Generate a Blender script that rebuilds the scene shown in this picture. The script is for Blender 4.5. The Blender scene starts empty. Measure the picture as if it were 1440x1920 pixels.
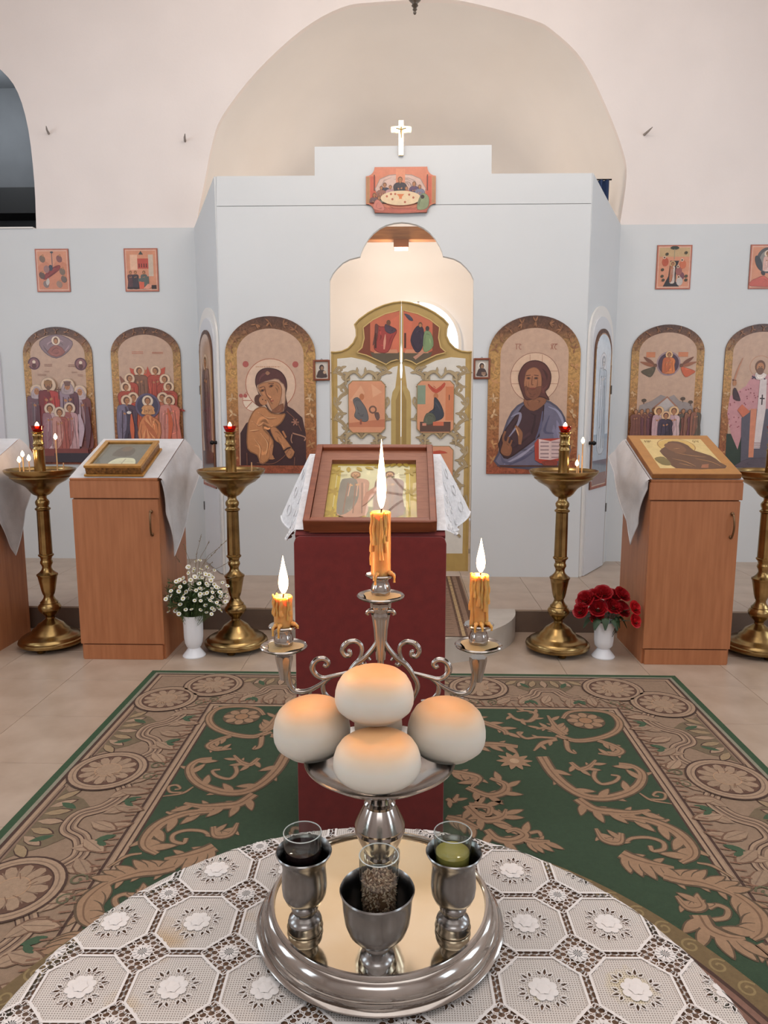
import bpy, bmesh, math, random
from math import sin, cos, pi, sqrt, hypot, radians, atan2, tan
from mathutils import Vector, Matrix
from mathutils.geometry import tessellate_polygon

SC = bpy.context.scene
COL = SC.collection
random.seed(7)

# ------------------------------------------------------------------ camera
FPX = 1345.0                       # focal length in pixels of the 1440x1920 frame
PITCH = math.atan(197.0 / FPX)     # horizon at y = 763
YAW = math.atan(37.0 / FPX * math.cos(PITCH))
cam_d = bpy.data.cameras.new('camera')
cam_d.sensor_fit = 'VERTICAL'
cam_d.sensor_height = 36.0
cam_d.lens = FPX / 1920.0 * 36.0
cam_d.clip_start = 0.02
cam = bpy.data.objects.new('camera', cam_d)
COL.objects.link(cam)
cam.location = (0, 0, 1.45)
cam.rotation_euler = (pi / 2 - PITCH, 0, YAW)
SC.camera = cam

# ------------------------------------------------------------------ world, light, exposure
w = bpy.data.worlds.new('daylight')
SC.world = w
w.use_nodes = True
w.node_tree.nodes['Background'].inputs[0].default_value = (0.75, 0.85, 1.0, 1)
w.node_tree.nodes['Background'].inputs[1].default_value = 1.0
SC.view_settings.view_transform = 'Standard'
SC.view_settings.look = 'None'
SC.view_settings.exposure = 0.12
SC.view_settings.gamma = 1.0
SC.view_settings.use_curve_mapping = False
SC.cycles.use_denoising = True
SC.cycles.max_bounces = 8
SC.cycles.diffuse_bounces = 4
SC.cycles.glossy_bounces = 4
SC.cycles.transmission_bounces = 8
SC.cycles.transparent_max_bounces = 12
SC.cycles.caustics_reflective = False
SC.cycles.caustics_refractive = False
SC.cycles.sample_clamp_indirect = 6.0

def area(name, loc, target, sx, sy, power, color):
    d = bpy.data.lights.new(name, 'AREA')
    d.shape = 'RECTANGLE'; d.size = sx; d.size_y = sy
    d.energy = power; d.color = color
    o = bpy.data.objects.new(name, d); COL.objects.link(o)
    o.location = loc
    o.rotation_euler = (Vector(target) - Vector(loc)).to_track_quat('-Z', 'Y').to_euler()
    return o

def point(name, loc, power, color, r=0.02):
    d = bpy.data.lights.new(name, 'POINT')
    d.energy = power; d.color = color; d.shadow_soft_size = r
    o = bpy.data.objects.new(name, d); COL.objects.link(o); o.location = loc
    return o

DAY = (0.72, 0.87, 1.0)
WARM = (1.0, 0.80, 0.62)
WINDOWS = []          # (x, y, z0, z1, half width) of the nave windows, filled here and built below
for sgn in (-1, 1):
    for wy in (-1.4, 1.1, 3.6):
        WINDOWS.append((sgn * 4.4, wy))
        area('window_daylight', (sgn * 4.36, wy, 2.55), (0, wy, 2.0), 1.0, 1.9, 22, DAY)
area('dome_daylight', (0, 1.2, 5.52), (0, 1.2, 0), 5.2, 5.2, 98, (1.0, 0.97, 0.95))
area('window_daylight', (0, -3.40, 3.2), (0, 3, 1.5), 2.6, 1.8, 40, (0.95, 0.97, 1.0))

# ------------------------------------------------------------------ colour helpers
def lin(c):
    c = c / 255.0
    return c / 12.92 if c <= 0.04045 else ((c + 0.055) / 1.055) ** 2.4
def S(r, g, b):
    return (lin(r), lin(g), lin(b), 1.0)

# ------------------------------------------------------------------ materials
MATS = {}
def new_mat(name):
    m = bpy.data.materials.new(name); m.use_nodes = True
    return m, m.node_tree, m.node_tree.nodes['Principled BSDF']

def M(name, rgb, rough=0.5, metal=0.0, var=0.0, vscale=6.0, bump=0.0, bscale=80.0, stretch=None, rgb2=None, detail=4.0, **kw):
    """procedural material: base colour varied by noise, optional fine bump"""
    if name in MATS: return MATS[name]
    m, nt, b = new_mat(name)
    N, L = nt.nodes, nt.links
    c = S(*rgb)
    if var > 0 or rgb2:
        tc = N.new('ShaderNodeTexCoord'); mp = N.new('ShaderNodeMapping')
        if stretch: mp.inputs['Scale'].default_value = stretch
        nz = N.new('ShaderNodeTexNoise'); nz.inputs['Scale'].default_value = vscale; nz.inputs['Detail'].default_value = detail
        rp = N.new('ShaderNodeValToRGB')
        lo = S(*rgb2) if rgb2 else tuple(x * (1 - var) for x in c[:3]) + (1,)
        hi = c if rgb2 else tuple(min(1, x * (1 + var)) for x in c[:3]) + (1,)
        rp.color_ramp.elements[0].position = 0.32; rp.color_ramp.elements[0].color = lo
        rp.color_ramp.elements[1].position = 0.68; rp.color_ramp.elements[1].color = hi
        L.new(tc.outputs['Object'], mp.inputs[0]); L.new(mp.outputs[0], nz.inputs['Vector'])
        L.new(nz.outputs['Fac'], rp.inputs[0]); L.new(rp.outputs[0], b.inputs['Base Color'])
    else:
        b.inputs['Base Color'].default_value = c
    b.inputs['Roughness'].default_value = rough
    b.inputs['Metallic'].default_value = metal
    if bump > 0:
        tc2 = N.new('ShaderNodeTexCoord'); nb = N.new('ShaderNodeTexNoise'); nb.inputs['Scale'].default_value = bscale
        nb.inputs['Detail'].default_value = 3
        bp = N.new('ShaderNodeBump'); bp.inputs['Strength'].default_value = bump; bp.inputs['Distance'].default_value = 0.01
        L.new(tc2.outputs['Object'], nb.inputs['Vector']); L.new(nb.outputs['Fac'], bp.inputs['Height'])
        L.new(bp.outputs[0], b.inputs['Normal'])
    for k, v in kw.items():
        b.inputs[k.replace('_', ' ')].default_value = v
    MATS[name] = m
    return m

def emis(name, rgb, strength):
    m, nt, b = new_mat(name)
    b.inputs['Base Color'].default_value = (0, 0, 0, 1)
    b.inputs['Emission Color'].default_value = rgb
    b.inputs['Emission Strength'].default_value = strength
    MATS[name] = m
    return m

def paint_mat(name, rough=0.45, grain=0.16, gscale=26.0, gain=1.0, bump=0.0, fine=0.0):
    """printed or woven colour: reads the flat colours stored on the faces, with wear noise"""
    m, nt, b = new_mat(name)
    N, L = nt.nodes, nt.links
    at = N.new('ShaderNodeAttribute'); at.attribute_name = 'tint'
    tc = N.new('ShaderNodeTexCoord'); nz = N.new('ShaderNodeTexNoise'); nz.inputs['Scale'].default_value = gscale
    nz.inputs['Detail'].default_value = 6.0; nz.inputs['Roughness'].default_value = 0.7
    mr = N.new('ShaderNodeMapRange')
    mr.inputs['From Min'].default_value = 0.25; mr.inputs['From Max'].default_value = 0.75
    mr.inputs['To Min'].default_value = gain * (1 - grain); mr.inputs['To Max'].default_value = gain * (1 + grain)
    mx = N.new('ShaderNodeVectorMath'); mx.operation = 'SCALE'
    L.new(tc.outputs['Object'], nz.inputs['Vector']); L.new(nz.outputs['Fac'], mr.inputs['Value'])
    L.new(at.outputs['Color'], mx.inputs[0]); L.new(mr.outputs[0], mx.inputs['Scale'])
    L.new(mx.outputs[0], b.inputs['Base Color'])
    b.inputs['Roughness'].default_value = rough
    if bump > 0:
        n2 = N.new('ShaderNodeTexNoise'); n2.inputs['Scale'].default_value = fine
        bp = N.new('ShaderNodeBump'); bp.inputs['Strength'].default_value = bump; bp.inputs['Distance'].default_value = 0.004
        L.new(tc.outputs['Object'], n2.inputs['Vector']); L.new(n2.outputs['Fac'], bp.inputs['Height'])
        L.new(bp.outputs[0], b.inputs['Normal'])
    MATS[name] = m
    return m

def gilt_mat(name):
    """icon border print: mottled gold on brown; dark brown at the crown of the arch, golden sides, reddish foot"""
    m, nt, b = new_mat(name)
    N, L = nt.nodes, nt.links
    tc = N.new('ShaderNodeTexCoord')
    sp = N.new('ShaderNodeSeparateXYZ'); L.new(tc.outputs['Generated'], sp.inputs[0])
    r1 = N.new('ShaderNodeValToRGB')
    els = r1.color_ramp.elements
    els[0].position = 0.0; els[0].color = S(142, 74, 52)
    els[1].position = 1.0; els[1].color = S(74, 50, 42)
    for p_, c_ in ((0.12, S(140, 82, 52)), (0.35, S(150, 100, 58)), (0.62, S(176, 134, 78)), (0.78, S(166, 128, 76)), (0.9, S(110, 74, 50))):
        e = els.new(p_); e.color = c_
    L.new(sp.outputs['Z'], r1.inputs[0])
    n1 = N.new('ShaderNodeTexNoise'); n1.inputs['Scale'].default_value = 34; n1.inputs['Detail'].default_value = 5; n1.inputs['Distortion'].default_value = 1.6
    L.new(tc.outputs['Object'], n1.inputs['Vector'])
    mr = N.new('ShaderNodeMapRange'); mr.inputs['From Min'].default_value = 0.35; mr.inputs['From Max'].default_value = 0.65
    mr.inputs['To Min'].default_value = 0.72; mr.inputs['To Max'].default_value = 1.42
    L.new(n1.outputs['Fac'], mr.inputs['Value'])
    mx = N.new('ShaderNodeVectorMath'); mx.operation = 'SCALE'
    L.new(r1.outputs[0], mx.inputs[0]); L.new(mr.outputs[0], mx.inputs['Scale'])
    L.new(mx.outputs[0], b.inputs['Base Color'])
    b.inputs['Roughness'].default_value = 0.4
    MATS[name] = m
    return m

def glass_mat(name, rgb=(1, 1, 1, 1), rough=0.0):
    m, nt, b = new_mat(name)
    b.inputs['Base Color'].default_value = rgb
    b.inputs['Transmission Weight'].default_value = 1.0
    b.inputs['Roughness'].default_value = rough
    b.inputs['IOR'].default_value = 1.45
    MATS[name] = m
    return m

def wood_mat(name, a, b_, rough=0.42, scale=(14, 14, 1.2), vs=3.0):
    return M(name, a, rough=rough, rgb2=b_, stretch=scale, vscale=vs, detail=6, bump=0.0)

plaster = M('plaster', (233, 225, 221), 0.85, var=0.025, vscale=2.0, bump=0.05, bscale=60)
plaster_cool = M('painted_board', (211, 215, 217), 0.7, var=0.02, vscale=1.6)
vault_m = M('vault_plaster', (230, 226, 222), 0.9, var=0.035, vscale=1.2)
white_trim = M('white_trim', (228, 226, 222), 0.5)
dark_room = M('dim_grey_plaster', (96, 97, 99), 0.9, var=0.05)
dark_beam = M('dark_beam_paint', (30, 30, 30), 0.7)
grout = M('grout', (120, 104, 88), 0.9)
tile_m = M('floor_tile_stone', (184, 164, 146), 0.28, rgb2=(164, 143, 124), vscale=5.0, detail=7)
tile_r = M('riser_stone', (112, 94, 82), 0.35, rgb2=(96, 80, 70), vscale=5.0, detail=7)
amb_m = M('ambon_stone', (196, 188, 178), 0.35, rgb2=(178, 168, 156), vscale=6.0)
brass = M('aged_brass', (178, 150, 100), 0.25, 1.0, rgb2=(124, 100, 62), vscale=9.0, detail=5)
brass_dk = M('dark_brass', (112, 80, 42), 0.38, 1.0)
gold_m = M('polished_gold', (252, 226, 160), 0.14, 1.0)
silver = M('tarnished_silver', (184, 178, 172), 0.13, 1.0, rgb2=(146, 138, 132), vscale=10.0)
pewter = M('pewter', (158, 155, 152), 0.24, 1.0, rgb2=(122, 118, 115), vscale=14.0)
plate_gold = M('gilt_plate', (255, 240, 210), 0.08, 1.0, rgb2=(246, 224, 184), vscale=10.0)
wax = M('honey_wax', (214, 156, 88), 0.42, rgb2=(196, 132, 66), vscale=40.0, Subsurface_Weight=0.7, Subsurface_Scale=0.02)
wax.node_tree.nodes['Principled BSDF'].inputs['Subsurface Radius'].default_value = (1.0, 0.45, 0.15)
wax_thin = M('thin_wax', (214, 170, 120), 0.5, Subsurface_Weight=0.4, Subsurface_Scale=0.01)
wick_m = M('burnt_wick', (30, 22, 20), 0.9)
beech = wood_mat('beech_veneer', (178, 116, 76), (162, 101, 64))
beech_end = M('beech_edge', (132, 76, 46), 0.5)
mahog = wood_mat('reddish_frame_wood', (138, 74, 46), (116, 58, 36), scale=(2, 14, 14))
pine = wood_mat('pine_beam', (150, 98, 52), (124, 76, 40), scale=(1.2, 14, 14))
velvet = M('maroon_velvet', (116, 32, 28), 0.85, rgb2=(106, 28, 25), vscale=30, Sheen_Weight=0.15, bump=0.05, bscale=400)
linen = M('white_linen', (200, 198, 199), 0.8, var=0.05, vscale=20, bump=0.12, bscale=120)
lace_cloth = M('lace_linen', (222, 222, 224), 0.8, var=0.08, vscale=60, bump=0.3, bscale=90)
porcelain = M('white_porcelain', (232, 234, 238), 0.18)
def bread_mat():
    """pale loaf whose crown is baked golden"""
    m, nt, b = new_mat('bread_crust'); N, L = nt.nodes, nt.links
    tc = N.new('ShaderNodeTexCoord'); sp = N.new('ShaderNodeSeparateXYZ'); L.new(tc.outputs['Generated'], sp.inputs[0])
    nz = N.new('ShaderNodeTexNoise'); nz.inputs['Scale'].default_value = 3.0; L.new(tc.outputs['Generated'], nz.inputs['Vector'])
    ma = N.new('ShaderNodeMath'); ma.operation = 'MULTIPLY_ADD'; ma.inputs[1].default_value = 0.12; L.new(nz.outputs['Fac'], ma.inputs[0]); L.new(sp.outputs['Z'], ma.inputs[2])
    rp = N.new('ShaderNodeValToRGB'); e = rp.color_ramp.elements
    e[0].position = 0.58; e[0].color = S(208, 202, 190); e[1].position = 1.0; e[1].color = S(214, 162, 112)
    k = e.new(0.82); k.color = S(212, 188, 160)
    L.new(ma.outputs[0], rp.inputs[0]); L.new(rp.outputs[0], b.inputs['Base Color'])
    b.inputs['Roughness'].default_value = 0.5; b.inputs['Subsurface Weight'].default_value = 0.1; b.inputs['Subsurface Scale'].default_value = 0.01
    return m
bread_m = bread_mat()
black_m = M('black_metal', (26, 24, 24), 0.45, 0.6)
def thin_glass(name, tint=(1, 1, 1, 1), f0=0.06, graze=0.8):
    """thin clear sheet: light passes straight through, with a grazing reflection"""
    m = bpy.data.materials.new(name); m.use_nodes = True
    nt = m.node_tree; N, L = nt.nodes, nt.links; N.clear()
    out = N.new('ShaderNodeOutputMaterial'); tr = N.new('ShaderNodeBsdfTransparent'); gl = N.new('ShaderNodeBsdfGlossy')
    tr.inputs[0].default_value = tint; gl.inputs['Roughness'].default_value = 0.02
    lw = N.new('ShaderNodeLayerWeight'); lw.inputs[0].default_value = 0.5
    pw = N.new('ShaderNodeMath'); pw.operation = 'POWER'; pw.inputs[1].default_value = 5.0
    ma = N.new('ShaderNodeMath'); ma.operation = 'MULTIPLY_ADD'; ma.inputs[1].default_value = graze; ma.inputs[2].default_value = f0
    mx = N.new('ShaderNodeMixShader')
    L.new(lw.outputs['Facing'], pw.inputs[0]); L.new(pw.outputs[0], ma.inputs[0]); L.new(ma.outputs[0], mx.inputs[0]); L.new(tr.outputs[0], mx.inputs[1]); L.new(gl.outputs[0], mx.inputs[2])
    L.new(mx.outputs[0], out.inputs[0])
    MATS[name] = m
    return m
glass = thin_glass('clear_glass', (0.97, 0.98, 0.97, 1), 0.005, 0.4)
cup_glass = thin_glass('tumbler_glass', (0.90, 0.93, 0.92, 1), 0.07, 0.9)
red_glass = thin_glass('ruby_glass', (0.85, 0.05, 0.02, 1), 0.05)
def flame_mat(name, rgb, strength):
    """a flame glows and lets light through"""
    m = bpy.data.materials.new(name); m.use_nodes = True
    nt = m.node_tree; N, L = nt.nodes, nt.links; N.clear()
    out = N.new('ShaderNodeOutputMaterial'); tr = N.new('ShaderNodeBsdfTransparent'); em = N.new('ShaderNodeEmission'); ad = N.new('ShaderNodeAddShader')
    em.inputs[0].default_value = rgb; em.inputs[1].default_value = strength
    L.new(tr.outputs[0], ad.inputs[0]); L.new(em.outputs[0], ad.inputs[1]); L.new(ad.outputs[0], out.inputs[0])
    MATS[name] = m
    return m
flame_m = flame_mat('candle_flame', (1.0, 0.62, 0.30, 1), 9.0)
small_flame_m = flame_mat('small_flame', (1.0, 0.62, 0.30, 1), 9.0)
print_m = paint_mat('icon_print', 0.4, 0.13, 22)
gloss_print = paint_mat('glossy_icon_print', 0.12, 0.1, 22)
carpet_m = paint_mat('carpet_pile', 0.95, 0.16, 60, 1.0, 0.5, 500)
door_paint = paint_mat('door_paint', 0.5, 0.07, 12)
gilt = gilt_mat('icon_border_print')

# ------------------------------------------------------------------ mesh builders
def cr(pts, n=6, closed=False):
    """Catmull-Rom through points of any dimension"""
    P = [tuple(p) for p in pts]; k = len(P); out = []
    dim = len(P[0])
    segs = k if closed else k - 1
    for i in range(segs):
        p0 = P[(i - 1) % k] if closed or i > 0 else tuple(2 * P[0][d] - P[1][d] for d in range(dim))
        p1 = P[i]; p2 = P[(i + 1) % k]
        p3 = P[(i + 2) % k] if closed or i + 2 < k else tuple(2 * P[-1][d] - P[-2][d] for d in range(dim))
        for j in range(n):
            t = j / n; t2 = t * t; t3 = t2 * t
            out.append(tuple(0.5 * (2 * p1[d] + (p2[d] - p0[d]) * t + (2 * p0[d] - 5 * p1[d] + 4 * p2[d] - p3[d]) * t2
                                    + (3 * p1[d] - p0[d] - 3 * p2[d] + p3[d]) * t3) for d in range(dim)))
    if not closed: out.append(P[-1])
    return out

class MB:
    def __init__(s):
        s.v = []; s.f = []; s.mi = []; s.c = []
    def add(s, verts, faces, mi=0, col=None):
        o = len(s.v); s.v += [tuple(p) for p in verts]
        for f in faces:
            s.f.append(tuple(i + o for i in f)); s.mi.append(mi); s.c.append(col)
        return s
    def box(s, x0, x1, y0, y1, z0, z1, mi=0, col=None):
        v = [(x, y, z) for z in (z0, z1) for y in (y0, y1) for x in (x0, x1)]
        return s.add(v, [(0, 2, 3, 1), (4, 5, 7, 6), (0, 1, 5, 4), (2, 6, 7, 3), (0, 4, 6, 2), (1, 3, 7, 5)], mi, col)
    def hexa(s, v, mi=0, col=None):     # 8 corners, bottom ring then top ring
        return s.add(v, [(3, 2, 1, 0), (4, 5, 6, 7), (0, 1, 5, 4), (1, 2, 6, 5), (2, 3, 7, 6), (3, 0, 4, 7)], mi, col)
    def prism(s, outline, y0, y1, mi=0, f=None, col=None):
        """outline in (x, z), extruded from y0 to y1; f maps (x, y, z) to a point"""
        f = f or (lambda x, y, z: (x, y, z))
        n = len(outline)
        a = [f(x, y0, z) for x, z in outline]; b = [f(x, y1, z) for x, z in outline]
        tris = tessellate_polygon([[Vector((x, z, 0)) for x, z in outline]])
        fc = [tuple(t) for t in tris] + [tuple(i + n for i in reversed(t)) for t in tris]
        fc += [(i, (i + 1) % n, (i + 1) % n + n, i + n) for i in range(n)]
        return s.add(a + b, fc, mi, col)
    def lathe(s, prof, seg=32, c=(0, 0, 0), mi=0, wob=None, col=None):
        vs = []; n = len(prof)
        for r, z in prof:
            for k in range(seg):
                a = 2 * pi * k / seg
                rr = r * (wob(a, z) if wob else 1)
                vs.append((c[0] + rr * cos(a), c[1] + rr * sin(a), c[2] + z))
        fc = [(i * seg + k, i * seg + (k + 1) % seg, (i + 1) * seg + (k + 1) % seg, (i + 1) * seg + k) for i in range(n - 1) for k in range(seg)]
        if prof[0][0] > 1e-5: fc.append(tuple(reversed(range(seg))))
        if prof[-1][0] > 1e-5: fc.append(tuple(range((n - 1) * seg, n * seg)))
        return s.add(vs, fc, mi, col)
    def tube(s, pts, r, seg=8, mi=0, cap=True, col=None):
        pts = [Vector(p) for p in pts]; n = len(pts); vs = []
        rr = r if isinstance(r, (list, tuple)) else [r] * n
        t0 = (pts[1] - pts[0]).normalized()
        ref = Vector((0, 0, 1)) if abs(t0.z) < 0.9 else Vector((0, 1, 0))
        u = t0.cross(ref).normalized()
        for i in range(n):
            t = (pts[min(i + 1, n - 1)] - pts[max(i - 1, 0)]).normalized()
            u = (u - t * u.dot(t)).normalized(); w_ = t.cross(u)
            for k in range(seg):
                a = 2 * pi * k / seg
                vs.append(pts[i] + (u * cos(a) + w_ * sin(a)) * rr[i])
        fc = [(i * seg + k, i * seg + (k + 1) % seg, (i + 1) * seg + (k + 1) % seg, (i + 1) * seg + k) for i in range(n - 1) for k in range(seg)]
        if cap: fc += [tuple(reversed(range(seg))), tuple(range((n - 1) * seg, n * seg))]
        return s.add(vs, fc, mi, col)
    def grid(s, fn, nu, nv, mi=0, col=None):
        vs = [fn(i / nu, j / nv) for j in range(nv + 1) for i in range(nu + 1)]
        fc = [(j * (nu + 1) + i, j * (nu + 1) + i + 1, (j + 1) * (nu + 1) + i + 1, (j + 1) * (nu + 1) + i) for j in range(nv) for i in range(nu)]
        return s.add(vs, fc, mi, col)
    def mesh(s, name, mats, smooth=None, bevel=0, weld=False):
        me = bpy.data.meshes.new(name)
        me.from_pydata(s.v, [], s.f)
        me.polygons.foreach_set('material_index', s.mi)
        if any(c is not None for c in s.c):
            at = me.attributes.new('tint', 'FLOAT_COLOR', 'FACE')
            flat = []
            for c in s.c: flat += list(c or (1, 1, 1, 1))
            at.data.foreach_set('color', flat)
        if bevel or weld:
            bm = bmesh.new(); bm.from_mesh(me)
            bmesh.ops.remove_doubles(bm, verts=bm.verts, dist=1e-6)
            bmesh.ops.recalc_face_normals(bm, faces=bm.faces)
            if bevel:
                ed = [e for e in bm.edges if len(e.link_faces) == 2 and e.calc_face_angle(0) > 0.6]
                bmesh.ops.bevel(bm, geom=ed, offset=bevel, segments=2, affect='EDGES', profile=0.5, clamp_overlap=True)
            bm.to_mesh(me); bm.free()
        if smooth is not None:
            me.polygons.foreach_set('use_smooth', [True] * len(me.polygons))
            me.set_sharp_from_angle(angle=radians(smooth))
        for m in (mats if isinstance(mats, (list, tuple)) else [mats]): me.materials.append(m)
        me.update()
        return me
    def build(s, name, mats, parent=None, smooth=None, bevel=0, loc=None, weld=False):
        return obj(name, s.mesh(name, mats, smooth, bevel, weld), parent, loc)

def obj(name, me, parent=None, loc=None):
    o = bpy.data.objects.new(name, me); COL.objects.link(o)
    if parent is not None: o.parent = parent
    if loc is not None: o.location = loc
    return o
def tag(o, label=None, cat=None, group=None, kind=None):
    if label: o['label'] = label
    if cat: o['category'] = cat
    if group: o['group'] = group
    if kind: o['kind'] = kind
    return o
def thing(name, label, cat, loc=(0, 0, 0), rotz=0.0, group=None):
    o = bpy.data.objects.new(name, None); COL.objects.link(o)
    o.location = loc; o.rotation_euler = (0, 0, rotz); o.empty_display_size = 0.05
    return tag(o, label, cat, group)
def struct(o, label=None, cat=None):
    return tag(o, label, cat, None, 'structure')
def copy_tree(o, parent=None):
    c = o.copy(); COL.objects.link(c)
    if parent is not None: c.parent = parent
    for ch in [x for x in bpy.data.objects if x.parent == o]:
        copy_tree(ch, c)
    return c

# ------------------------------------------------------------------ flat print: coloured shapes in a plane, each a hair above the last
class Paint(MB):
    STEP = 0.00006
    def __init__(s, fn, step=None):
        super().__init__(); s.fn = fn; s.h = 0.0002; s.step = step or Paint.STEP
    drape = False
    def folds(s, pts, col):
        """painted drapery: a few curved lights and darks that follow the outline of a robe"""
        n = len(pts); cx = sum(q[0] for q in pts) / n; cy = sum(q[1] for q in pts) / n
        xs = [q[0] for q in pts]; ys = [q[1] for q in pts]; size = min(max(xs) - min(xs), max(ys) - min(ys))
        if size < 0.022: return
        rn = random.Random(int((cx * 7919 + cy * 104729) * 1000) & 0xffff)
        for k in range(6 if size > 0.09 else 4):
            i0 = rn.randrange(n); m = max(4, int(n * rn.uniform(0.14, 0.3))); f = rn.uniform(0.35, 0.82)
            seg = [(cx + (pts[(i0 + j) % n][0] - cx) * f, cy + (pts[(i0 + j) % n][1] - cy) * f) for j in range(m)]
            c = shade(col, rn.choice((0.55, 0.62, 0.7, 1.35, 1.6)))
            s.stroke(seg, (size * 0.012, size * rn.uniform(0.05, 0.09), size * 0.012), c, 0)
        s.stroke(list(pts) + [pts[0]], size * 0.03, shade(col, 0.55), 0)
    def poly(s, pts, col, smooth=0, holes=None):
        if smooth: pts = cr(pts, smooth, True)
        if smooth >= 2 and s.drape and not holes:
            s.drape = False; s.poly(pts, col); s.folds(pts, col); s.drape = True
            return s
        loops = [[Vector((p[0], p[1], 0)) for p in pts]] + [[Vector((p[0], p[1], 0)) for p in h] for h in (holes or [])]
        flat = [p for l in loops for p in l]
        try: tris = tessellate_polygon(loops)
        except Exception: return s
        fc = []
        for t in tris:
            a, b, c = (flat[i] for i in t)
            fc.append(tuple(t) if (b - a).cross(c - a).z > 0 else tuple(reversed(t)))
        s.add([s.fn(p.x, p.y, s.h) for p in flat], fc, 0, col); s.h += s.step
        return s
    def ell(s, cx, cy, rx, ry=None, col=None, rot=0, n=20, a0=0, a1=2 * pi):
        ry = rx if ry is None else ry
        full = abs(a1 - a0 - 2 * pi) < 1e-6
        pts = []
        for k in range(n if full else n + 1):
            a = a0 + (a1 - a0) * k / n
            x, y = rx * cos(a), ry * sin(a)
            pts.append((cx + x * cos(rot) - y * sin(rot), cy + x * sin(rot) + y * cos(rot)))
        return s.poly(pts, col)
    def ring(s, cx, cy, r, wd, col, n=28, ry=None):
        k = (ry or r) / r
        s.stroke([(cx + r * cos(2 * pi * i / n), cy + k * r * sin(2 * pi * i / n)) for i in range(n + 1)], wd, col, 0)
        return s
    def rect(s, x0, x1, y0, y1, col): return s.poly([(x0, y0), (x1, y0), (x1, y1), (x0, y1)], col)
    def stroke(s, pts, wd, col, smooth=5, taper=None):
        """ribbon; wd a number or (start, mid, end) widths"""
        if smooth: pts = cr(pts, smooth)
        n = len(pts); vs = []
        for i, p in enumerate(pts):
            a = pts[max(i - 1, 0)]; b = pts[min(i + 1, n - 1)]
            dx, dy = b[0] - a[0], b[1] - a[1]; d = hypot(dx, dy) or 1
            t = i / (n - 1)
            if isinstance(wd, tuple):
                w_ = wd[0] + (wd[1] - wd[0]) * t * 2 if t < 0.5 else wd[1] + (wd[2] - wd[1]) * (t - 0.5) * 2
            else: w_ = wd
            w_ *= 0.5
            vs += [s.fn(p[0] - dy / d * w_, p[1] + dx / d * w_, s.h), s.fn(p[0] + dy / d * w_, p[1] - dx / d * w_, s.h)]
        s.add(vs, [(2 * i + 1, 2 * i + 3, 2 * i + 2, 2 * i) for i in range(n - 1)], 0, col); s.h += s.step
        return s
    def leaf(s, x, y, ang, ln, wd, col):
        pts = []
        for t, k in ((0, 0), (0.25, 0.8), (0.5, 1), (0.8, 0.6), (1, 0)): pts.append((t * ln, k * wd / 2))
        for t, k in ((0.8, -0.6), (0.5, -1), (0.25, -0.8)): pts.append((t * ln, k * wd / 2))
        d_ = s.drape; s.drape = False
        s.poly([(x + a * cos(ang) - b * sin(ang), y + a * sin(ang) + b * cos(ang)) for a, b in pts], col, 2); s.drape = d_
        return s
    def acanthus(s, pts, wd, col, dark=None, side=1, lobes=4, vein=None, lobe_k=1.5, ink=0.25):
        """a scroll stem that swells and carries leaf lobes along one side"""
        P = cr(pts, 5); n = len(P)
        if dark: s.stroke(pts, tuple(w_ * (1 + ink) + 0.004 for w_ in wd), dark)
        for k in range(lobes):
            t = (k + 0.6) / (lobes + 0.4); i = min(n - 2, int(t * (n - 1)))
            dx, dy = P[i + 1][0] - P[i][0], P[i + 1][1] - P[i][1]
            a = atan2(dy, dx)
            w_ = max(wd) * lobe_k
            for sd in ((side,) if side else (1, -1)):
                aa = a + sd * 0.85
                if dark: s.leaf(P[i][0], P[i][1], aa, w_ * 1.75, w_ * 0.72, dark)
                s.leaf(P[i][0], P[i][1], aa, w_ * 1.6, w_ * 0.55, col)
        s.stroke(pts, wd, col)
        if vein: s.stroke(pts, tuple(w_ * 0.16 for w_ in wd), vein)
        return s

def arch_outline(hw, z0, zs, zt, n=24):
    """closed outline of a round-headed panel: half width, foot, springing, crown"""
    o = [(-hw, z0), (hw, z0)]
    for k in range(n + 1):
        a = pi * k / n
        o.append((hw * cos(a), zs + (zt - zs) * sin(a)))
    return o

# ================================================================== THE SETTING
YS, YW, YU = 5.44, 6.03, 6.06        # front screen, wing walls, upper wall
ZP = 0.15                            # height of the raised platform in front of the screen
XN, YB, ZC = 4.4, -3.5, 5.6          # nave half width, back, ceiling

# floor slab with its tiles
fl = MB().box(-XN, XN, YB, 4.53, -0.06, -0.003).build('floor', tile_m)
struct(fl, 'beige stone tile floor of the church nave', 'floor')
T = 0.45
tile_me = MB().box(-T / 2 + 0.001, T / 2 - 0.001, -T / 2 + 0.001, T / 2 - 0.001, -0.012, 0).mesh('floor_tile', tile_m, bevel=0.0012)
ix = 0
for i in range(-10, 10):
    for j in range(8):
        cx, cy = (i + 0.5) * T, 4.53 - (j + 0.5) * T
        if abs(cx) + T / 2 > XN: continue
        if -1.33 < cx - T / 2 and cx + T / 2 < 1.43 and cy + T / 2 < 3.7: continue      # wholly under the rug
        obj('floor_tile', tile_me, fl, (cx, cy, 0))
ix = 0
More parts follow.
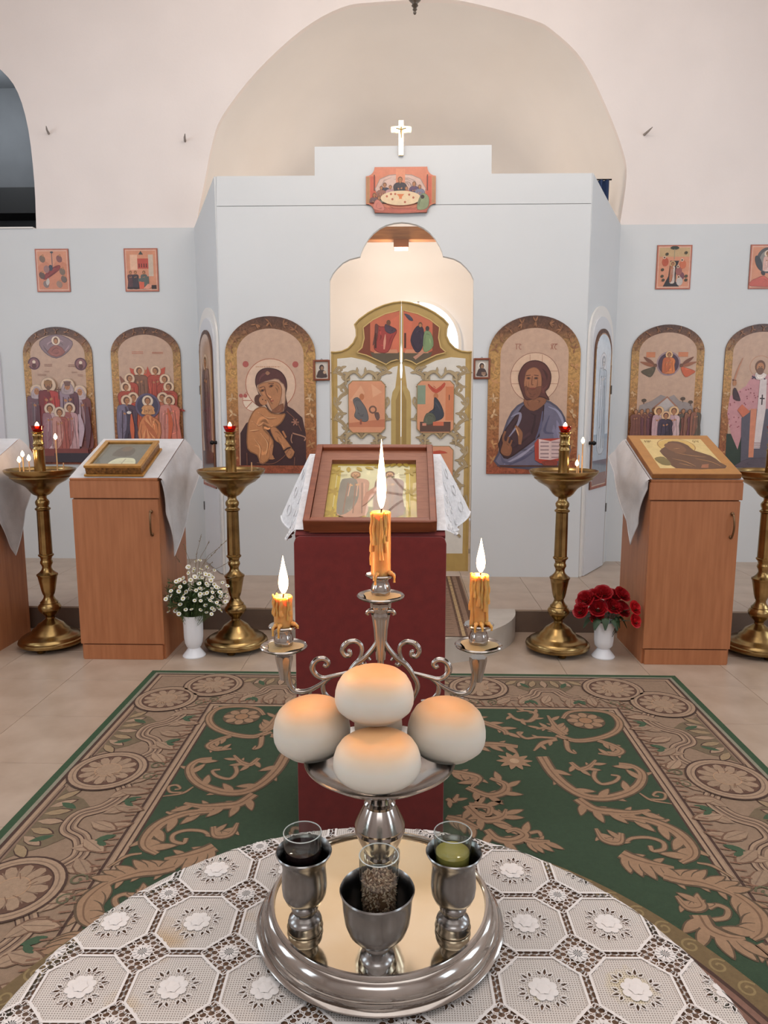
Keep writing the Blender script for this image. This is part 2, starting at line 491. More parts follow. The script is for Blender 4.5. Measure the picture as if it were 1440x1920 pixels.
# platform (solea) with the rounded ambon in front of the doors
pf = MB()
pf.box(-XN, XN, 4.53, 6.6, -0.06, ZP - 0.012)
pl = pf.build('platform', tile_r)
struct(pl, 'raised stone platform with a dark riser in front of the icon screen', 'platform')
for i in range(-10, 10):
    for j in range(4):
        cx, cy = (i + 0.5) * T, 4.53 + (j + 0.5) * T
        if abs(cx) + T / 2 > XN or cy > 6.2: continue
        obj('floor_tile', tile_me, pl, (cx, cy, ZP))
am = [(-0.01 + 0.735 * cos(a), 4.545 + 0.66 * sin(a)) for a in [pi + pi * k / 40 for k in range(41)]]
n = len(am)
amb = MB().add([(x, y, -0.02) for x, y in am] + [(x, y, ZP + 0.001) for x, y in am],
               [tuple(range(n)), tuple(range(2 * n - 1, n - 1, -1))] + [(i, i + n, (i + 1) % n + n, (i + 1) % n) for i in range(n)])
struct(amb.build('ambon_step', amb_m, smooth=40, weld=True), 'pale rounded stone step in front of the gilded doors', 'step')

# front screen: lower board with the scalloped doorway, upper stepped board
open_l = [(-0.553, 1.854), (-0.547, 2.371), (-0.525, 2.415), (-0.492, 2.454), (-0.45, 2.492), (-0.401, 2.517), (-0.323, 2.535), (-0.315, 2.565), (-0.296, 2.605),
          (-0.265, 2.655), (-0.226, 2.698), (-0.18, 2.732), (-0.129, 2.755), (-0.075, 2.768), (-0.02, 2.773)]
open_r = [(-0.04 - x, z) for x, z in reversed(open_l[:-1])]
lower = [(-1.384, ZP), (-0.56, ZP)] + open_l + open_r + [(0.52, ZP), (1.35, ZP), (1.337, 2.889), (-1.366, 2.889)]
ws = MB().prism(lower, YS, YS + 0.045).build('wall_screen', plaster_cool)
struct(ws, 'white icon screen wall with a scalloped doorway in the middle', 'screen wall')
upper = [(-1.366, 2.893), (1.337, 2.893), (1.334, 3.097), (0.62, 3.099), (0.618, 3.292), (-0.645, 3.292), (-0.647, 3.096), (-1.356, 3.098)]
MB().prism(upper, YS, YS + 0.045).build('upper_panel', plaster_cool, ws)

# slanting returns between screen and wings
def return_map(side):
    x0, y0 = (-1.376, YS) if side < 0 else (1.343, YS)
    x1, y1 = (-1.70, YW) if side < 0 else (1.722, YW)
    L = hypot(x1 - x0, y1 - y0); dx, dy = (x1 - x0) / L, (y1 - y0) / L
    nx, ny = (-dy, dx) if side < 0 else (dy, -dx)         # towards the nave
    if ny > 0: nx, ny = -nx, -ny
    return L, (lambda s_, t_, z_: (x0 + dx * s_ + nx * t_, y0 + dy * s_ + ny * t_, z_))
RET = {}
for side, nm in ((-1, 'left'), (1, 'right')):
    L, f = return_map(side); RET[side] = (L, f)
    o = MB().prism([(0, ZP), (L, ZP), (L, 2.885), (0, 3.097)], 0.0, -0.04, f=f).build('wall_return_' + nm, plaster_cool, weld=True)
    struct(o, f'white slanting side wall joining the icon screen to the {nm} wing', 'wall')

# wing walls
for nm, xa, xb in (('left', -XN, -1.70), ('right', 1.722, XN)):
    o = MB().box(xa, xb, YW, YW + 0.05, ZP, 2.885).build('wall_wing_' + nm, plaster_cool)
    struct(o, f'white wing wall hung with icons on the {nm} of the screen', 'wall')

# upper wall with the big chancel arch and the side arch on the left
arch_l = [(-1.70, 2.885), (-1.603, 3.279), (-1.543, 3.519), (-1.451, 3.737), (-1.167, 4.065), (-0.806, 4.36), (-0.493, 4.515), (-0.226, 4.549)]
arch_r = [(0.28, 4.562), (0.573, 4.519), (0.983, 4.408), (1.149, 4.323), (1.381, 4.112), (1.581, 3.764), (1.72, 3.45), (1.758, 3.252), (1.722, 2.885)]
arch = cr(arch_l + arch_r, 4)
sd = [(-3.01, 2.885), (-3.0, 3.25), (-3.02, 3.65), (-3.085, 3.93), (-3.2, 4.09), (-3.4, 4.23), (-3.6, 4.28)]
sd = cr(sd + [(-7.2 - x, z) for x, z in reversed(sd[:-1])], 3)
outl = [(-XN, 2.885)] + list(reversed(sd)) + arch + [(XN, 2.885), (XN, ZC), (-XN, ZC)]
wu = MB().prism(outl, YU, YU + 0.05).build('wall_upper', plaster)
struct(wu, 'pale upper wall pierced by the wide chancel arch', 'wall')

# apse behind the screen: straight reveal, then a half dome closing on a flat end wall with a window
base = [(-1.70, ZP)] + arch + [(1.722, ZP)]
ap = MB(); rings = [(YU + 0.05, 1.0), (YU + 0.10, 1.0)]
for k in range(1, 11):
    t = radians(62 * k / 10); rings.append((YU + 0.10 + 2.5 * sin(t), cos(t)))
nb = len(base); vs = []
for y, sc in rings:
    for x, z in base:
        vs.append((0.011 + (x - 0.011) * sc, y, z if z <= 2.2 else 2.2 + (z - 2.2) * (0.35 + 0.65 * sc)))
fc = [(r * nb + i, r * nb + i + 1, (r + 1) * nb + i + 1, (r + 1) * nb + i) for r in range(len(rings) - 1) for i in range(nb - 1)]
fc.append(tuple((len(rings) - 1) * nb + i for i in range(nb)))
ap.add(vs, fc)
struct(ap.build('wall_apse', vault_m, smooth=50), 'curved plaster vault of the apse behind the icon screen', 'vault')
ye = rings[-1][0]
MB().box(-2.2, 2.2, YS + 0.05, ye + 0.1, ZP - 0.06, ZP - 0.013).build('floor_apse', tile_m)
struct(bpy.data.objects['floor_apse'], 'stone floor of the apse behind the screen', 'floor')
pane_m = emis('daylit_pane', (0.80, 0.90, 1.0, 1), 1.5)
wo = MB().prism(arch_outline(0.46, 1.1, 2.16, 2.62), ye - 0.02, ye - 0.01).build('window_1', pane_m)
wo.location.x = 0.16
struct(wo, 'arched daylit window in the end wall of the apse', 'window')
fr = MB()
ao = arch_outline(0.49, 1.08, 2.16, 2.65); ai = arch_outline(0.455, 1.11, 2.16, 2.615); k_ = len(ao)
fr.add([(x, ye - 0.04, z) for x, z in ao] + [(x, ye - 0.04, z) for x, z in ai], [(i, (i + 1) % k_, (i + 1) % k_ + k_, i + k_) for i in range(k_)])
fr.box(-0.012, 0.012, ye - 0.04, ye - 0.021, 1.1, 2.62); fr.box(-0.455, 0.455, ye - 0.04, ye - 0.021, 1.75, 1.775)
fr.build('window_frame', white_trim, wo)
# beam across the apse with the lamp block under it
bo = MB().box(-1.9, 1.9, 7.4, 7.52, 3.085, 3.209).build('trim_1', pine, bevel=0.004)
struct(bo, 'brown wooden beam seen through the top of the doorway', 'beam')
lb = thing('lamp_block', 'dark square lamp hanging under the wooden beam', 'lamp', (-0.032, 7.43, 3.002))
MB().box(-0.074, 0.074, -0.06, 0.08, 0.006, 0.083).build('housing', M('lamp_wood', (110, 66, 40), 0.5), lb, bevel=0.003)
MB().box(-0.068, 0.068, -0.055, 0.075, 0.0, 0.006).build('diffuser', emis('lamp_glow', (1, 0.86, 0.7, 1), 5.0), lb)
point('altar_lamp', (-0.03, 7.4, 2.86), 24, (1.0, 0.83, 0.68), 0.12)
point('altar_lamp', (-0.95, 6.4, 1.6), 8, (1.0, 0.84, 0.70), 0.15)  # unseen light without a fitting, set behind the screen to brighten the doorway
point('altar_lamp', (0.95, 6.4, 1.6), 8, (1.0, 0.84, 0.70), 0.15)  # second unseen light on the right, also added without a fitting
point('side_room_light', (-4.0, 6.9, 4.2), 26, (0.85, 0.93, 1.0), 0.2)  # unseen light added to lift the side room out of black

# dim side room behind the left arch
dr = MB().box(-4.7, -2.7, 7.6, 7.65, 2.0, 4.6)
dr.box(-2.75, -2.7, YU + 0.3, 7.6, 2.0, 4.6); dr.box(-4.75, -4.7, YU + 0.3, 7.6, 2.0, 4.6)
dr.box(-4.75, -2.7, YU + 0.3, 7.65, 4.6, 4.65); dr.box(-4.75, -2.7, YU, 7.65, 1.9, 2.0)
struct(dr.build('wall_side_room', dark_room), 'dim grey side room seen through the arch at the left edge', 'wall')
struct(MB().box(-4.7, -2.75, 7.3, 7.58, 3.335, 3.575).build('trim_2', dark_beam), 'black beam inside the dim side room', 'beam')
lg = MB().box(-XN, -3.02, YW - 0.01, YW + 0.06, 2.886, 2.898).build('trim_3', white_trim)
struct(lg, 'thin white ledge under the left side arch', 'ledge')

# rest of the nave: side walls, back wall, ceiling and the windows that light it
for nm, sgn in (('left', -1), ('right', 1)):
    wl = MB()
    ys_ = [YB]
    for wx, wy in WINDOWS:
        if wx * sgn > 0: ys_ += [wy - 0.5, wy + 0.5]
    ys_.append(YU + 0.3)
    x0, x1 = sorted((sgn * XN, sgn * (XN + 0.3)))
    wl.box(x0, x1, YB, YU + 0.3, -0.06, 1.6); wl.box(x0, x1, YB, YU + 0.3, 3.5, ZC)
    for a, b in zip(ys_[0::2], ys_[1::2]): wl.box(x0, x1, a, b, 1.6, 3.5)
    struct(wl.build('wall_' + nm, plaster), f'plain pale {nm} side wall of the nave', 'wall')
wn = 2
for wx, wy in WINDOWS:
    sg = 1 if wx > 0 else -1
    o = MB().box(wx + sg * 0.10 - 0.005, wx + sg * 0.10 + 0.005, wy - 0.5, wy + 0.5, 1.6, 3.5).build(f'window_{wn}', pane_m)
    struct(o, f'tall daylit window in the {"right" if sg > 0 else "left"} nave wall', 'window'); wn += 1
    f_ = MB()
    for yy in (wy - 0.48, wy, wy + 0.48): f_.box(wx + sg * 0.06, wx + sg * 0.09, yy - 0.025, yy + 0.025, 1.6, 3.5)
    for zz in (1.625, 2.9, 3.475): f_.box(wx + sg * 0.06, wx + sg * 0.09, wy - 0.5, wy + 0.5, zz - 0.025, zz + 0.025)
    f_.build('window_frame', white_trim, o)
struct(MB().box(-XN - 0.3, XN + 0.3, YB - 0.2, YB, -0.06, ZC).build('wall_back', plaster), 'plain pale back wall of the nave', 'wall')
struct(MB().box(-XN - 0.3, XN + 0.3, YB - 0.2, YU + 0.3, ZC, ZC + 0.2).build('ceiling', plaster), 'plain pale ceiling of the nave', 'ceiling')

# small spikes left in the upper wall
for x, z, lb_ in ((-2.856, 3.62, 'short nail stub in the upper wall beside the side arch'), (-1.756, 3.553, 'short nail stub in the upper wall left of the big arch'),
                  (1.88, 3.566, 'short nail stub in the upper wall right of the big arch')):
    o = MB().tube([(0, 0, 0), (0.015, -0.06, 0.008), (0.03, -0.10, 0.02)], [0.010, 0.008, 0.003], 6).build('wall_nail', M('plaster_grey', (150, 142, 136), 0.8), loc=(x, YU, z))
    tag(o, lb_, 'nail')

# ================================================================== ICONS
TAN = S(192, 160, 138); SKIN = S(176, 122, 84); SKIN_D = S(136, 88, 62); CREAM = S(222, 202, 180)
MAROON = S(92, 52, 50); DKRED = S(74, 40, 44); BLUE = S(112, 112, 142); NAVY = S(58, 60, 78); OCHRE = S(188, 134, 90)
RED = S(184, 74, 56); ORANGE = S(206, 122, 78); PINK = S(200, 140, 130); WHITE = S(224, 214, 206); GREENP = S(120, 132, 106)
BROWN = S(110, 74, 54); GOLD = S(190, 150, 90); DARK = S(52, 38, 38); LILAC = S(168, 142, 160); GREY = S(150, 136, 134)

def shade(c, k): return (c[0] * k, c[1] * k, c[2] * k, 1.0)

def saint(p, x, y, r, foot, wd, robe, cloak=None, halo=CREAM, hair=BROWN, skin=SKIN, beard=False, look=0.0, veil=None, face=True):
    """a small standing figure: head centre (x, y), head radius r, robe down to foot, half width wd"""
    if halo:
        p.ell(x, y, r * 1.75, None, shade(halo, 0.62), n=22); p.ell(x, y, r * 1.62, None, halo, n=22)
    sh = y - r * 1.35
    p.poly([(x - wd * 0.55, sh), (x + wd * 0.55, sh), (x + wd, sh - wd * 0.5), (x + wd * 0.9, (sh + foot) / 2), (x + wd * 0.95, foot),
            (x - wd * 0.95, foot), (x - wd * 0.85, (sh + foot) / 2), (x - wd, sh - wd * 0.5)], robe, 3)
    if cloak:
        p.poly([(x - wd * 0.6, sh + r * 0.1), (x + wd * 0.1, sh - r * 0.4), (x + wd * 0.35, (sh + foot) / 2), (x - wd * 0.1, foot + (sh - foot) * 0.12), (x - wd * 0.98, foot + (sh - foot) * 0.05), (x - wd, sh - wd * 0.5)], cloak, 3)
    for k in (-0.45, 0.05, 0.5):
        p.stroke([(x + wd * k, sh - wd * 0.5), (x + wd * k * 1.15, (sh + foot) / 2), (x + wd * k * 1.3, foot + 0.01)], wd * 0.09, shade(robe, 0.6), 3)
        p.stroke([(x + wd * (k + 0.16), sh - wd * 0.6), (x + wd * (k + 0.12) * 1.15, (sh + foot) / 2)], wd * 0.06, shade(robe, 1.35), 3)
    hy = sh - wd * 0.75
    p.ell(x + wd * 0.2, hy, r * 0.42, r * 0.3, skin, 0.5, 10); p.ell(x - wd * 0.25, hy - r * 0.2, r * 0.4, r * 0.3, skin, -0.5, 10)
    p.rect(x - r * 0.3, x + r * 0.3, sh - r * 0.1, y - r * 0.5, shade(skin, 0.8))
    p.ell(x, y + r * 0.1, r * 0.98, r * 1.08, veil or hair, n=16)
    if veil: p.poly([(x - r, y + r * 0.3), (x + r, y + r * 0.3), (x + r * 1.35, sh - r * 0.4), (x - r * 1.35, sh - r * 0.4)], veil, 3)
    p.ell(x + look * r * 0.2, y - r * 0.1, r * 0.66, r * 0.86, skin, n=14)
    if beard: p.ell(x + look * r * 0.2, y - r * 0.62, r * 0.5, r * 0.5, hair, n=12)
    if face and r > 0.012:
        fx = x + look * r * 0.3
        for e in (-1, 1): p.ell(fx + e * r * 0.27, y + r * 0.02, r * 0.14, r * 0.08, DARK, n=8)
        p.stroke([(fx, y), (fx + r * 0.05, y - r * 0.32)], r * 0.09, shade(skin, 0.62), 0)
        p.stroke([(fx - r * 0.16, y - r * 0.5), (fx + r * 0.16, y - r * 0.5)], r * 0.1, shade(RED, 0.6), 0)

def text_bars(p, x0, x1, y0, y1, rows, col, seed=1):
    rnd = random.Random(seed)
    for k in range(rows):
        y = y1 - (k + 0.5) * (y1 - y0) / rows; x = x0; hgt = (y1 - y0) / rows * 0.5
        while x < x1 - 0.002:
            L_ = min(x1 - x, (x1 - x0) * rnd.uniform(0.05, 0.12))
            p.rect(x, x + L_ * 0.7, y - hgt / 2, y + hgt / 2, col); x += L_

def letters(p, word, x, y, h, col):
    """small letter strokes for the monograms beside a halo"""
    G = {'I': [[(.3, 0), (.3, 1)]], 'C': [[(.6, .9), (.3, 1), (0, .6), (0, .4), (.3, 0), (.6, .1)]], 'X': [[(0, 0), (.6, 1)], [(0, 1), (.6, 0)]],
         'M': [[(0, 0), (0, 1), (.3, .4), (.6, 1), (.6, 0)]], 'P': [[(0, 0), (0, 1), (.5, .9), (.5, .55), (0, .5)]], 'O': [[(.3, 0), (0, .5), (.3, 1), (.6, .5), (.3, 0)]],
         'V': [[(0, 1), (.3, 0), (.6, 1)]], 'N': [[(0, 0), (0, 1), (.6, 0), (.6, 1)]], '-': [[(0, 1.25), (.6, 1.3)]]}
    for ch in word:
        for st in G[ch]: p.stroke([(x + a * h * 0.8, y + b * h) for a, b in st], h * 0.13, col, 0)
        x += h * 0.75

def icon_fn(y0):      # painting plane facing the nave
    return lambda u, v, h: (u, y0 - h, v)

def arched_icon(name, label, x, y, hw, z0, zs, zt, painter, bw=0.088, mats=None, fmap=None, group='arched icons on the icon screen'):
    t = thing(name, label, 'icon', (0, 0, 0) if fmap else (x, y - 0.0015, z0), 0, group)
    f = fmap or (lambda u, t_, z: (u, -t_, z))
    zo = z0 if fmap else 0.0
    o = [(u, z - z0 + zo) for u, z in arch_outline(hw, z0, zs, zt)]
    i_ = [(u, z - z0 + zo) for u, z in arch_outline(hw - bw, z0 + bw * 0.68, zs + 0.0, zt - bw * 1.02)]
    MB().prism(o, 0.0, 0.010, f=lambda u, t_, z: f(u, t_, z)).build('board', M('icon_board_edge', (96, 62, 44), 0.5), t, weld=True)
    b = MB(); k = len(o)
    b.add([f(u, 0.0104, z) for u, z in o] + [f(u, 0.0104, z) for u, z in i_], [(j, (j + 1) % k, (j + 1) % k + k, j + k) for j in range(k)])
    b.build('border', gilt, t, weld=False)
    p = Paint(lambda u, v, h: f(u, 0.0104 + h, v + zo))
    p.poly([(u, z - zo) for u, z in i_], TAN)
    p.drape = True; painter(p); p.drape = False
    # pale rosettes and leaf flecks of the printed border
    q = Paint(lambda u, v, h: f(u, 0.0104 + h, v + zo))
    rnd = random.Random(len(label))
    H_ = zs - z0
    for sd_ in (-1, 1):
        for k in range(7):
            v = H_ * (0.12 + 0.13 * k); u = sd_ * (hw - bw * 0.5)
            c = S(206, 170, 128) if k in (3, 4) else S(190, 140, 92)
            for m_ in range(5): q.leaf(u, v, rnd.uniform(0, 6.28), bw * 0.42, bw * 0.15, shade(c, rnd.uniform(0.75, 1.1)))
    for k in range(9):
        a = pi * (k + 0.5) / 9
        u, v = (hw - bw * 0.5) * cos(a), H_ + (zt - zs - bw * 0.5) * sin(a)
        for m_ in range(4): q.leaf(u, v, rnd.uniform(0, 6.28), bw * 0.45, bw * 0.12, shade(S(150, 104, 72), rnd.uniform(0.7, 1.1)))
    tag(q.build('border_ornament', print_m, t), kind='stuff')
    p.build('painting', mats or print_m, t)
    return t

# --- pixel tracings of the prints, turned into plane coordinates (u right, v up from the foot of the icon)
def tracer(ox, oy, sc, cx, lean, ytop, kx, kz, vtop):
    return lambda zx, zy: ((ox + zx / sc - (cx + lean * (oy + zy / sc - ytop))) * kx, vtop - (oy + zy / sc - ytop) * kz)

def paint_mother(p):
    q = tracer(350, 560, 4.8, 508.5, 0.0, 593, 0.00402, 0.003963, 2.114 - 0.95)
    P_ = lambda *a: [q(*c) for c in a]
    hx, hy = q(760, 760)
    p.ell(*q(600, 905), 0.082, None, S(172, 108, 88)); p.ell(*q(600, 905), 0.078, None, CREAM)
    for a in (2.3, 3.14, 3.95): p.stroke([q(600, 905), (q(600, 905)[0] + 0.078 * cos(a), q(600, 905)[1] + 0.078 * sin(a))], 0.006, S(172, 108, 88), 0)
    p.ell(hx, hy, 0.190, None, S(166, 100, 76), n=36); p.ell(hx, hy, 0.185, None, S(214, 184, 160), n=36)
    for c in ((540, 580), (985, 583)): p.ell(*q(*c), 0.023, None, S(168, 88, 80), n=16)
    for c in ((490, 862), (530, 862)): p.ell(*q(*c), 0.015, None, S(168, 88, 80), n=14)
    text_bars(p, q(630, 0)[0], q(850, 0)[0], q(0, 612)[1], q(0, 595)[1], 1, S(186, 140, 110), 3)
    # dark mantle
    p.poly(P_((470, 1495), (475, 1200), (530, 1110), (620, 1060), (760, 1020), (900, 950), (960, 985), (1040, 1060), (1068, 1200), (1068, 1495)), S(64, 40, 42))
    p.poly(P_((625, 740), (640, 670), (690, 625), (760, 617), (840, 640), (890, 700), (905, 780), (890, 860), (905, 960), (860, 1010), (760, 1015), (720, 960), (660, 860), (640, 800)), S(86, 50, 48), 3)
    p.poly(P_((640, 770), (800, 712), (850, 740), (890, 800), (870, 1000), (770, 1010), (720, 940), (665, 850)), S(198, 158, 130), 2)
    p.poly(P_((655, 765), (790, 735), (850, 770), (855, 860), (820, 960), (770, 990), (730, 900), (675, 850)), SKIN, 3)
    p.poly(P_((760, 1010), (860, 1010), (870, 930), (800, 970)), SKIN_D, 2)
    for c in ((685, 815), (765, 775)): p.ell(*q(*c), 0.019, 0.010, S(120, 78, 52), 0.4, 12); p.ell(*q(*c), 0.007, 0.007, DARK, 0, 10)
    p.stroke(P_((705, 780), (720, 850), (745, 890), (765, 885)), 0.006, S(120, 74, 52)); p.stroke(P_((740, 755), (790, 752)), 0.005, S(96, 60, 46))
    p.stroke(P_((660, 790), (700, 780)), 0.005, S(96, 60, 46)); p.stroke(P_((755, 912), (785, 905)), 0.008, S(150, 72, 58))
    p.leaf(*q(715, 660), 0, 0.035, 0.03, S(150, 108, 84))
    # child
    p.ell(*q(655, 905), 0.036, 0.046, S(88, 54, 42), 0.3); p.ell(*q(690, 905), 0.030, 0.036, SKIN, 0.4)
    for c in ((685, 895), (712, 905)): p.ell(*q(*c), 0.005, 0.004, DARK, 0, 8)
    p.poly(P_((620, 985), (700, 965), (760, 1020), (850, 1030), (885, 1030), (840, 1110), (760, 1150), (690, 1120), (690, 1170), (770, 1270), (740, 1420), (660, 1480), (625, 1400), (540, 1340), (545, 1150), (570, 1060)), S(186, 128, 84), 3)
    for a in (((580, 1090), (640, 1130), (690, 1100)), ((560, 1180), (640, 1170)), ((600, 1250), (650, 1330), (640, 1440)), ((660, 1200), (720, 1290), (700, 1400)), ((640, 1010), (720, 1060), (800, 1060))):
        p.stroke(P_(*a), (0.002, 0.006, 0.002), S(226, 178, 130)); p.stroke([(x + 0.008, y - 0.006) for x, y in P_(*a)], (0.002, 0.005, 0.002), S(140, 88, 58))
    p.poly(P_((735, 1420), (745, 1310), (775, 1310), (760, 1400), (785, 1435), (735, 1440)), SKIN, 2); p.poly(P_((640, 1430), (690, 1480), (650, 1480)), SKIN, 2)
    # supporting hand and cuff
    p.poly(P_((750, 1160), (800, 1150), (880, 1250), (950, 1360), (930, 1430), (890, 1400), (840, 1300), (790, 1260)), S(184, 126, 84), 3)
    p.stroke(P_((860, 1180), (890, 1240)), 0.014, S(176, 118, 78)); p.poly(P_((870, 1340), (920, 1330), (965, 1370), (930, 1430), (895, 1415)), SKIN, 2)
    p.stroke(P_((860, 1370), (900, 1340), (930, 1330)), 0.012, S(58, 34, 34))
    p.stroke(P_((950, 1200), (1060, 1235), (1055, 1270)), 0.010, S(166, 122, 100)); p.stroke(P_((945, 1210), (935, 1260), (945, 1290)), 0.008, S(166, 122, 100))
    for a in (0, 1.05, 2.1): p.stroke([(q(975, 1100)[0] + 0.028 * cos(a), q(975, 1100)[1] + 0.028 * sin(a)), (q(975, 1100)[0] - 0.028 * cos(a), q(975, 1100)[1] - 0.028 * sin(a))], 0.009, S(160, 112, 92), 0)
    for a in (((530, 1380), (530, 1495)), ((965, 1420), (960, 1495)), ((620, 1470), (760, 1480), (860, 1420), (920, 1340)), ((900, 1000), (980, 1080), (1030, 1180))): p.stroke(P_(*a), 0.005, S(128, 84, 66))

def paint_teacher(p):
    q = tracer(880, 560, 4.8, 999, -0.02, 593, 0.00402, 0.003963, 2.114 - 0.95)
    P_ = lambda *a: [q(*c) for c in a]
    hx, hy = q(567, 700)
    p.ell(hx, hy, 0.181, None, S(134, 92, 78), n=36); p.ell(hx, hy, 0.177, None, S(212, 180, 154), n=36)
    for a in (((525, 500), (525, 590)), ((632, 500), (632, 590)), ((365, 645), (450, 645)), ((365, 757), (440, 757)), ((690, 645), (770, 645)), ((690, 757), (770, 757))): p.stroke(P_(*a), 0.004, S(170, 126, 104), 0)
    letters(p, 'IC', *q(395, 455), 0.036, S(150, 92, 74)); letters(p, 'XC', *q(705, 455), 0.036, S(150, 92, 74)); p.stroke(P_((395, 408), (440, 408)), 0.004, S(150, 92, 74), 0); p.stroke(P_((710, 408), (765, 408)), 0.004, S(150, 92, 74), 0)
    p.poly(P_((252, 1495), (255, 1380), (300, 1180), (370, 1010), (480, 920), (640, 900), (760, 960), (830, 1060), (850, 1180), (850, 1495)), S(108, 104, 124), 2)
    p.poly(P_((250, 1300), (330, 1140), (430, 1010), (500, 930), (650, 950), (610, 1200), (590, 1240), (380, 1400), (300, 1420)), S(66, 42, 48), 2)
    for a, c in ((((360, 1050), (440, 1020), (420, 1120), (330, 1250)), S(140, 136, 156)), (((690, 960), (770, 1000), (820, 1100), (800, 1200)), S(146, 144, 166)), (((640, 1000), (620, 1150), (580, 1250)), S(92, 90, 116)), (((300, 1480), (450, 1400), (590, 1290)), S(150, 146, 166)), (((330, 1495), (480, 1420), (580, 1350)), S(84, 82, 106)), (((700, 1040), (660, 1180), (740, 1200)), S(84, 82, 106)), (((270, 1400), (300, 1460), (380, 1470)), S(92, 90, 112))): p.stroke(P_(*a), (0.006, 0.022, 0.006), c)
    p.stroke(P_((400, 1130), (440, 1200), (440, 1300)), (0.015, 0.04, 0.02), S(140, 94, 66)); p.stroke(P_((405, 1150), (430, 1220)), (0.004, 0.012, 0.004), S(206, 154, 110))
    p.poly(P_((490, 880), (650, 880), (660, 930), (560, 1000), (480, 950)), SKIN_D, 3)
    p.poly(P_((425, 720), (440, 640), (490, 575), (570, 553), (650, 580), (700, 650), (708, 720), (690, 790), (660, 830), (695, 900), (620, 870), (500, 900), (460, 840)), S(92, 52, 46), 3)
    p.poly(P_((480, 700), (500, 640), (560, 612), (605, 640), (625, 700), (625, 780), (600, 850), (550, 880), (500, 860), (475, 780)), S(166, 112, 80), 3)
    p.poly(P_((480, 780), (540, 800), (625, 780), (610, 860), (550, 895), (490, 860)), S(122, 76, 56), 3)
    for c in ((512, 708), (578, 708)): p.ell(*q(*c), 0.017, 0.009, S(112, 72, 52), 0, 12); p.ell(*q(*c), 0.007, 0.006, DARK, 0, 8)
    p.stroke(P_((545, 690), (540, 760), (556, 765)), 0.006, S(112, 70, 50)); p.stroke(P_((520, 797), (575, 797)), 0.009, S(128, 64, 54))
    for a in (((490, 685), (530, 680)), ((560, 680), (600, 685))): p.stroke(P_(*a), 0.005, S(84, 52, 40))
    # blessing hand
    p.poly(P_((275, 1330), (300, 1270), (345, 1290), (370, 1340), (350, 1400), (300, 1400), (270, 1370)), SKIN_D, 3)
    p.stroke(P_((300, 1290), (290, 1240), (310, 1180)), 0.016, SKIN_D); p.stroke(P_((325, 1285), (340, 1230)), 0.014, SKIN_D); p.stroke(P_((350, 1310), (370, 1260)), 0.012, SKIN_D)
    # open book
    p.poly(P_((570, 1290), (600, 1250), (860, 1240), (860, 1440), (620, 1470), (575, 1440)), S(170, 66, 52))
    p.poly(P_((608, 1250), (712, 1270), (714, 1440), (610, 1432)), S(214, 186, 180)); p.poly(P_((712, 1270), (806, 1245), (806, 1420), (714, 1440)), S(206, 178, 174))
    for k in range(5):
        y = 1275 + k * 34
        a, b = q(622, y), q(698, y + 12); p.rect(a[0], b[0], b[1], a[1], S(150, 124, 126))
        a, b = q(722, y), q(796, y + 10); p.rect(a[0], b[0], b[1], a[1], S(150, 124, 126))
    p.poly(P_((640, 1455), (760, 1440), (770, 1490), (660, 1490)), S(140, 66, 54), 2)
    p.stroke(P_((260, 1495), (850, 1495)), 0.01, S(90, 56, 44), 0)

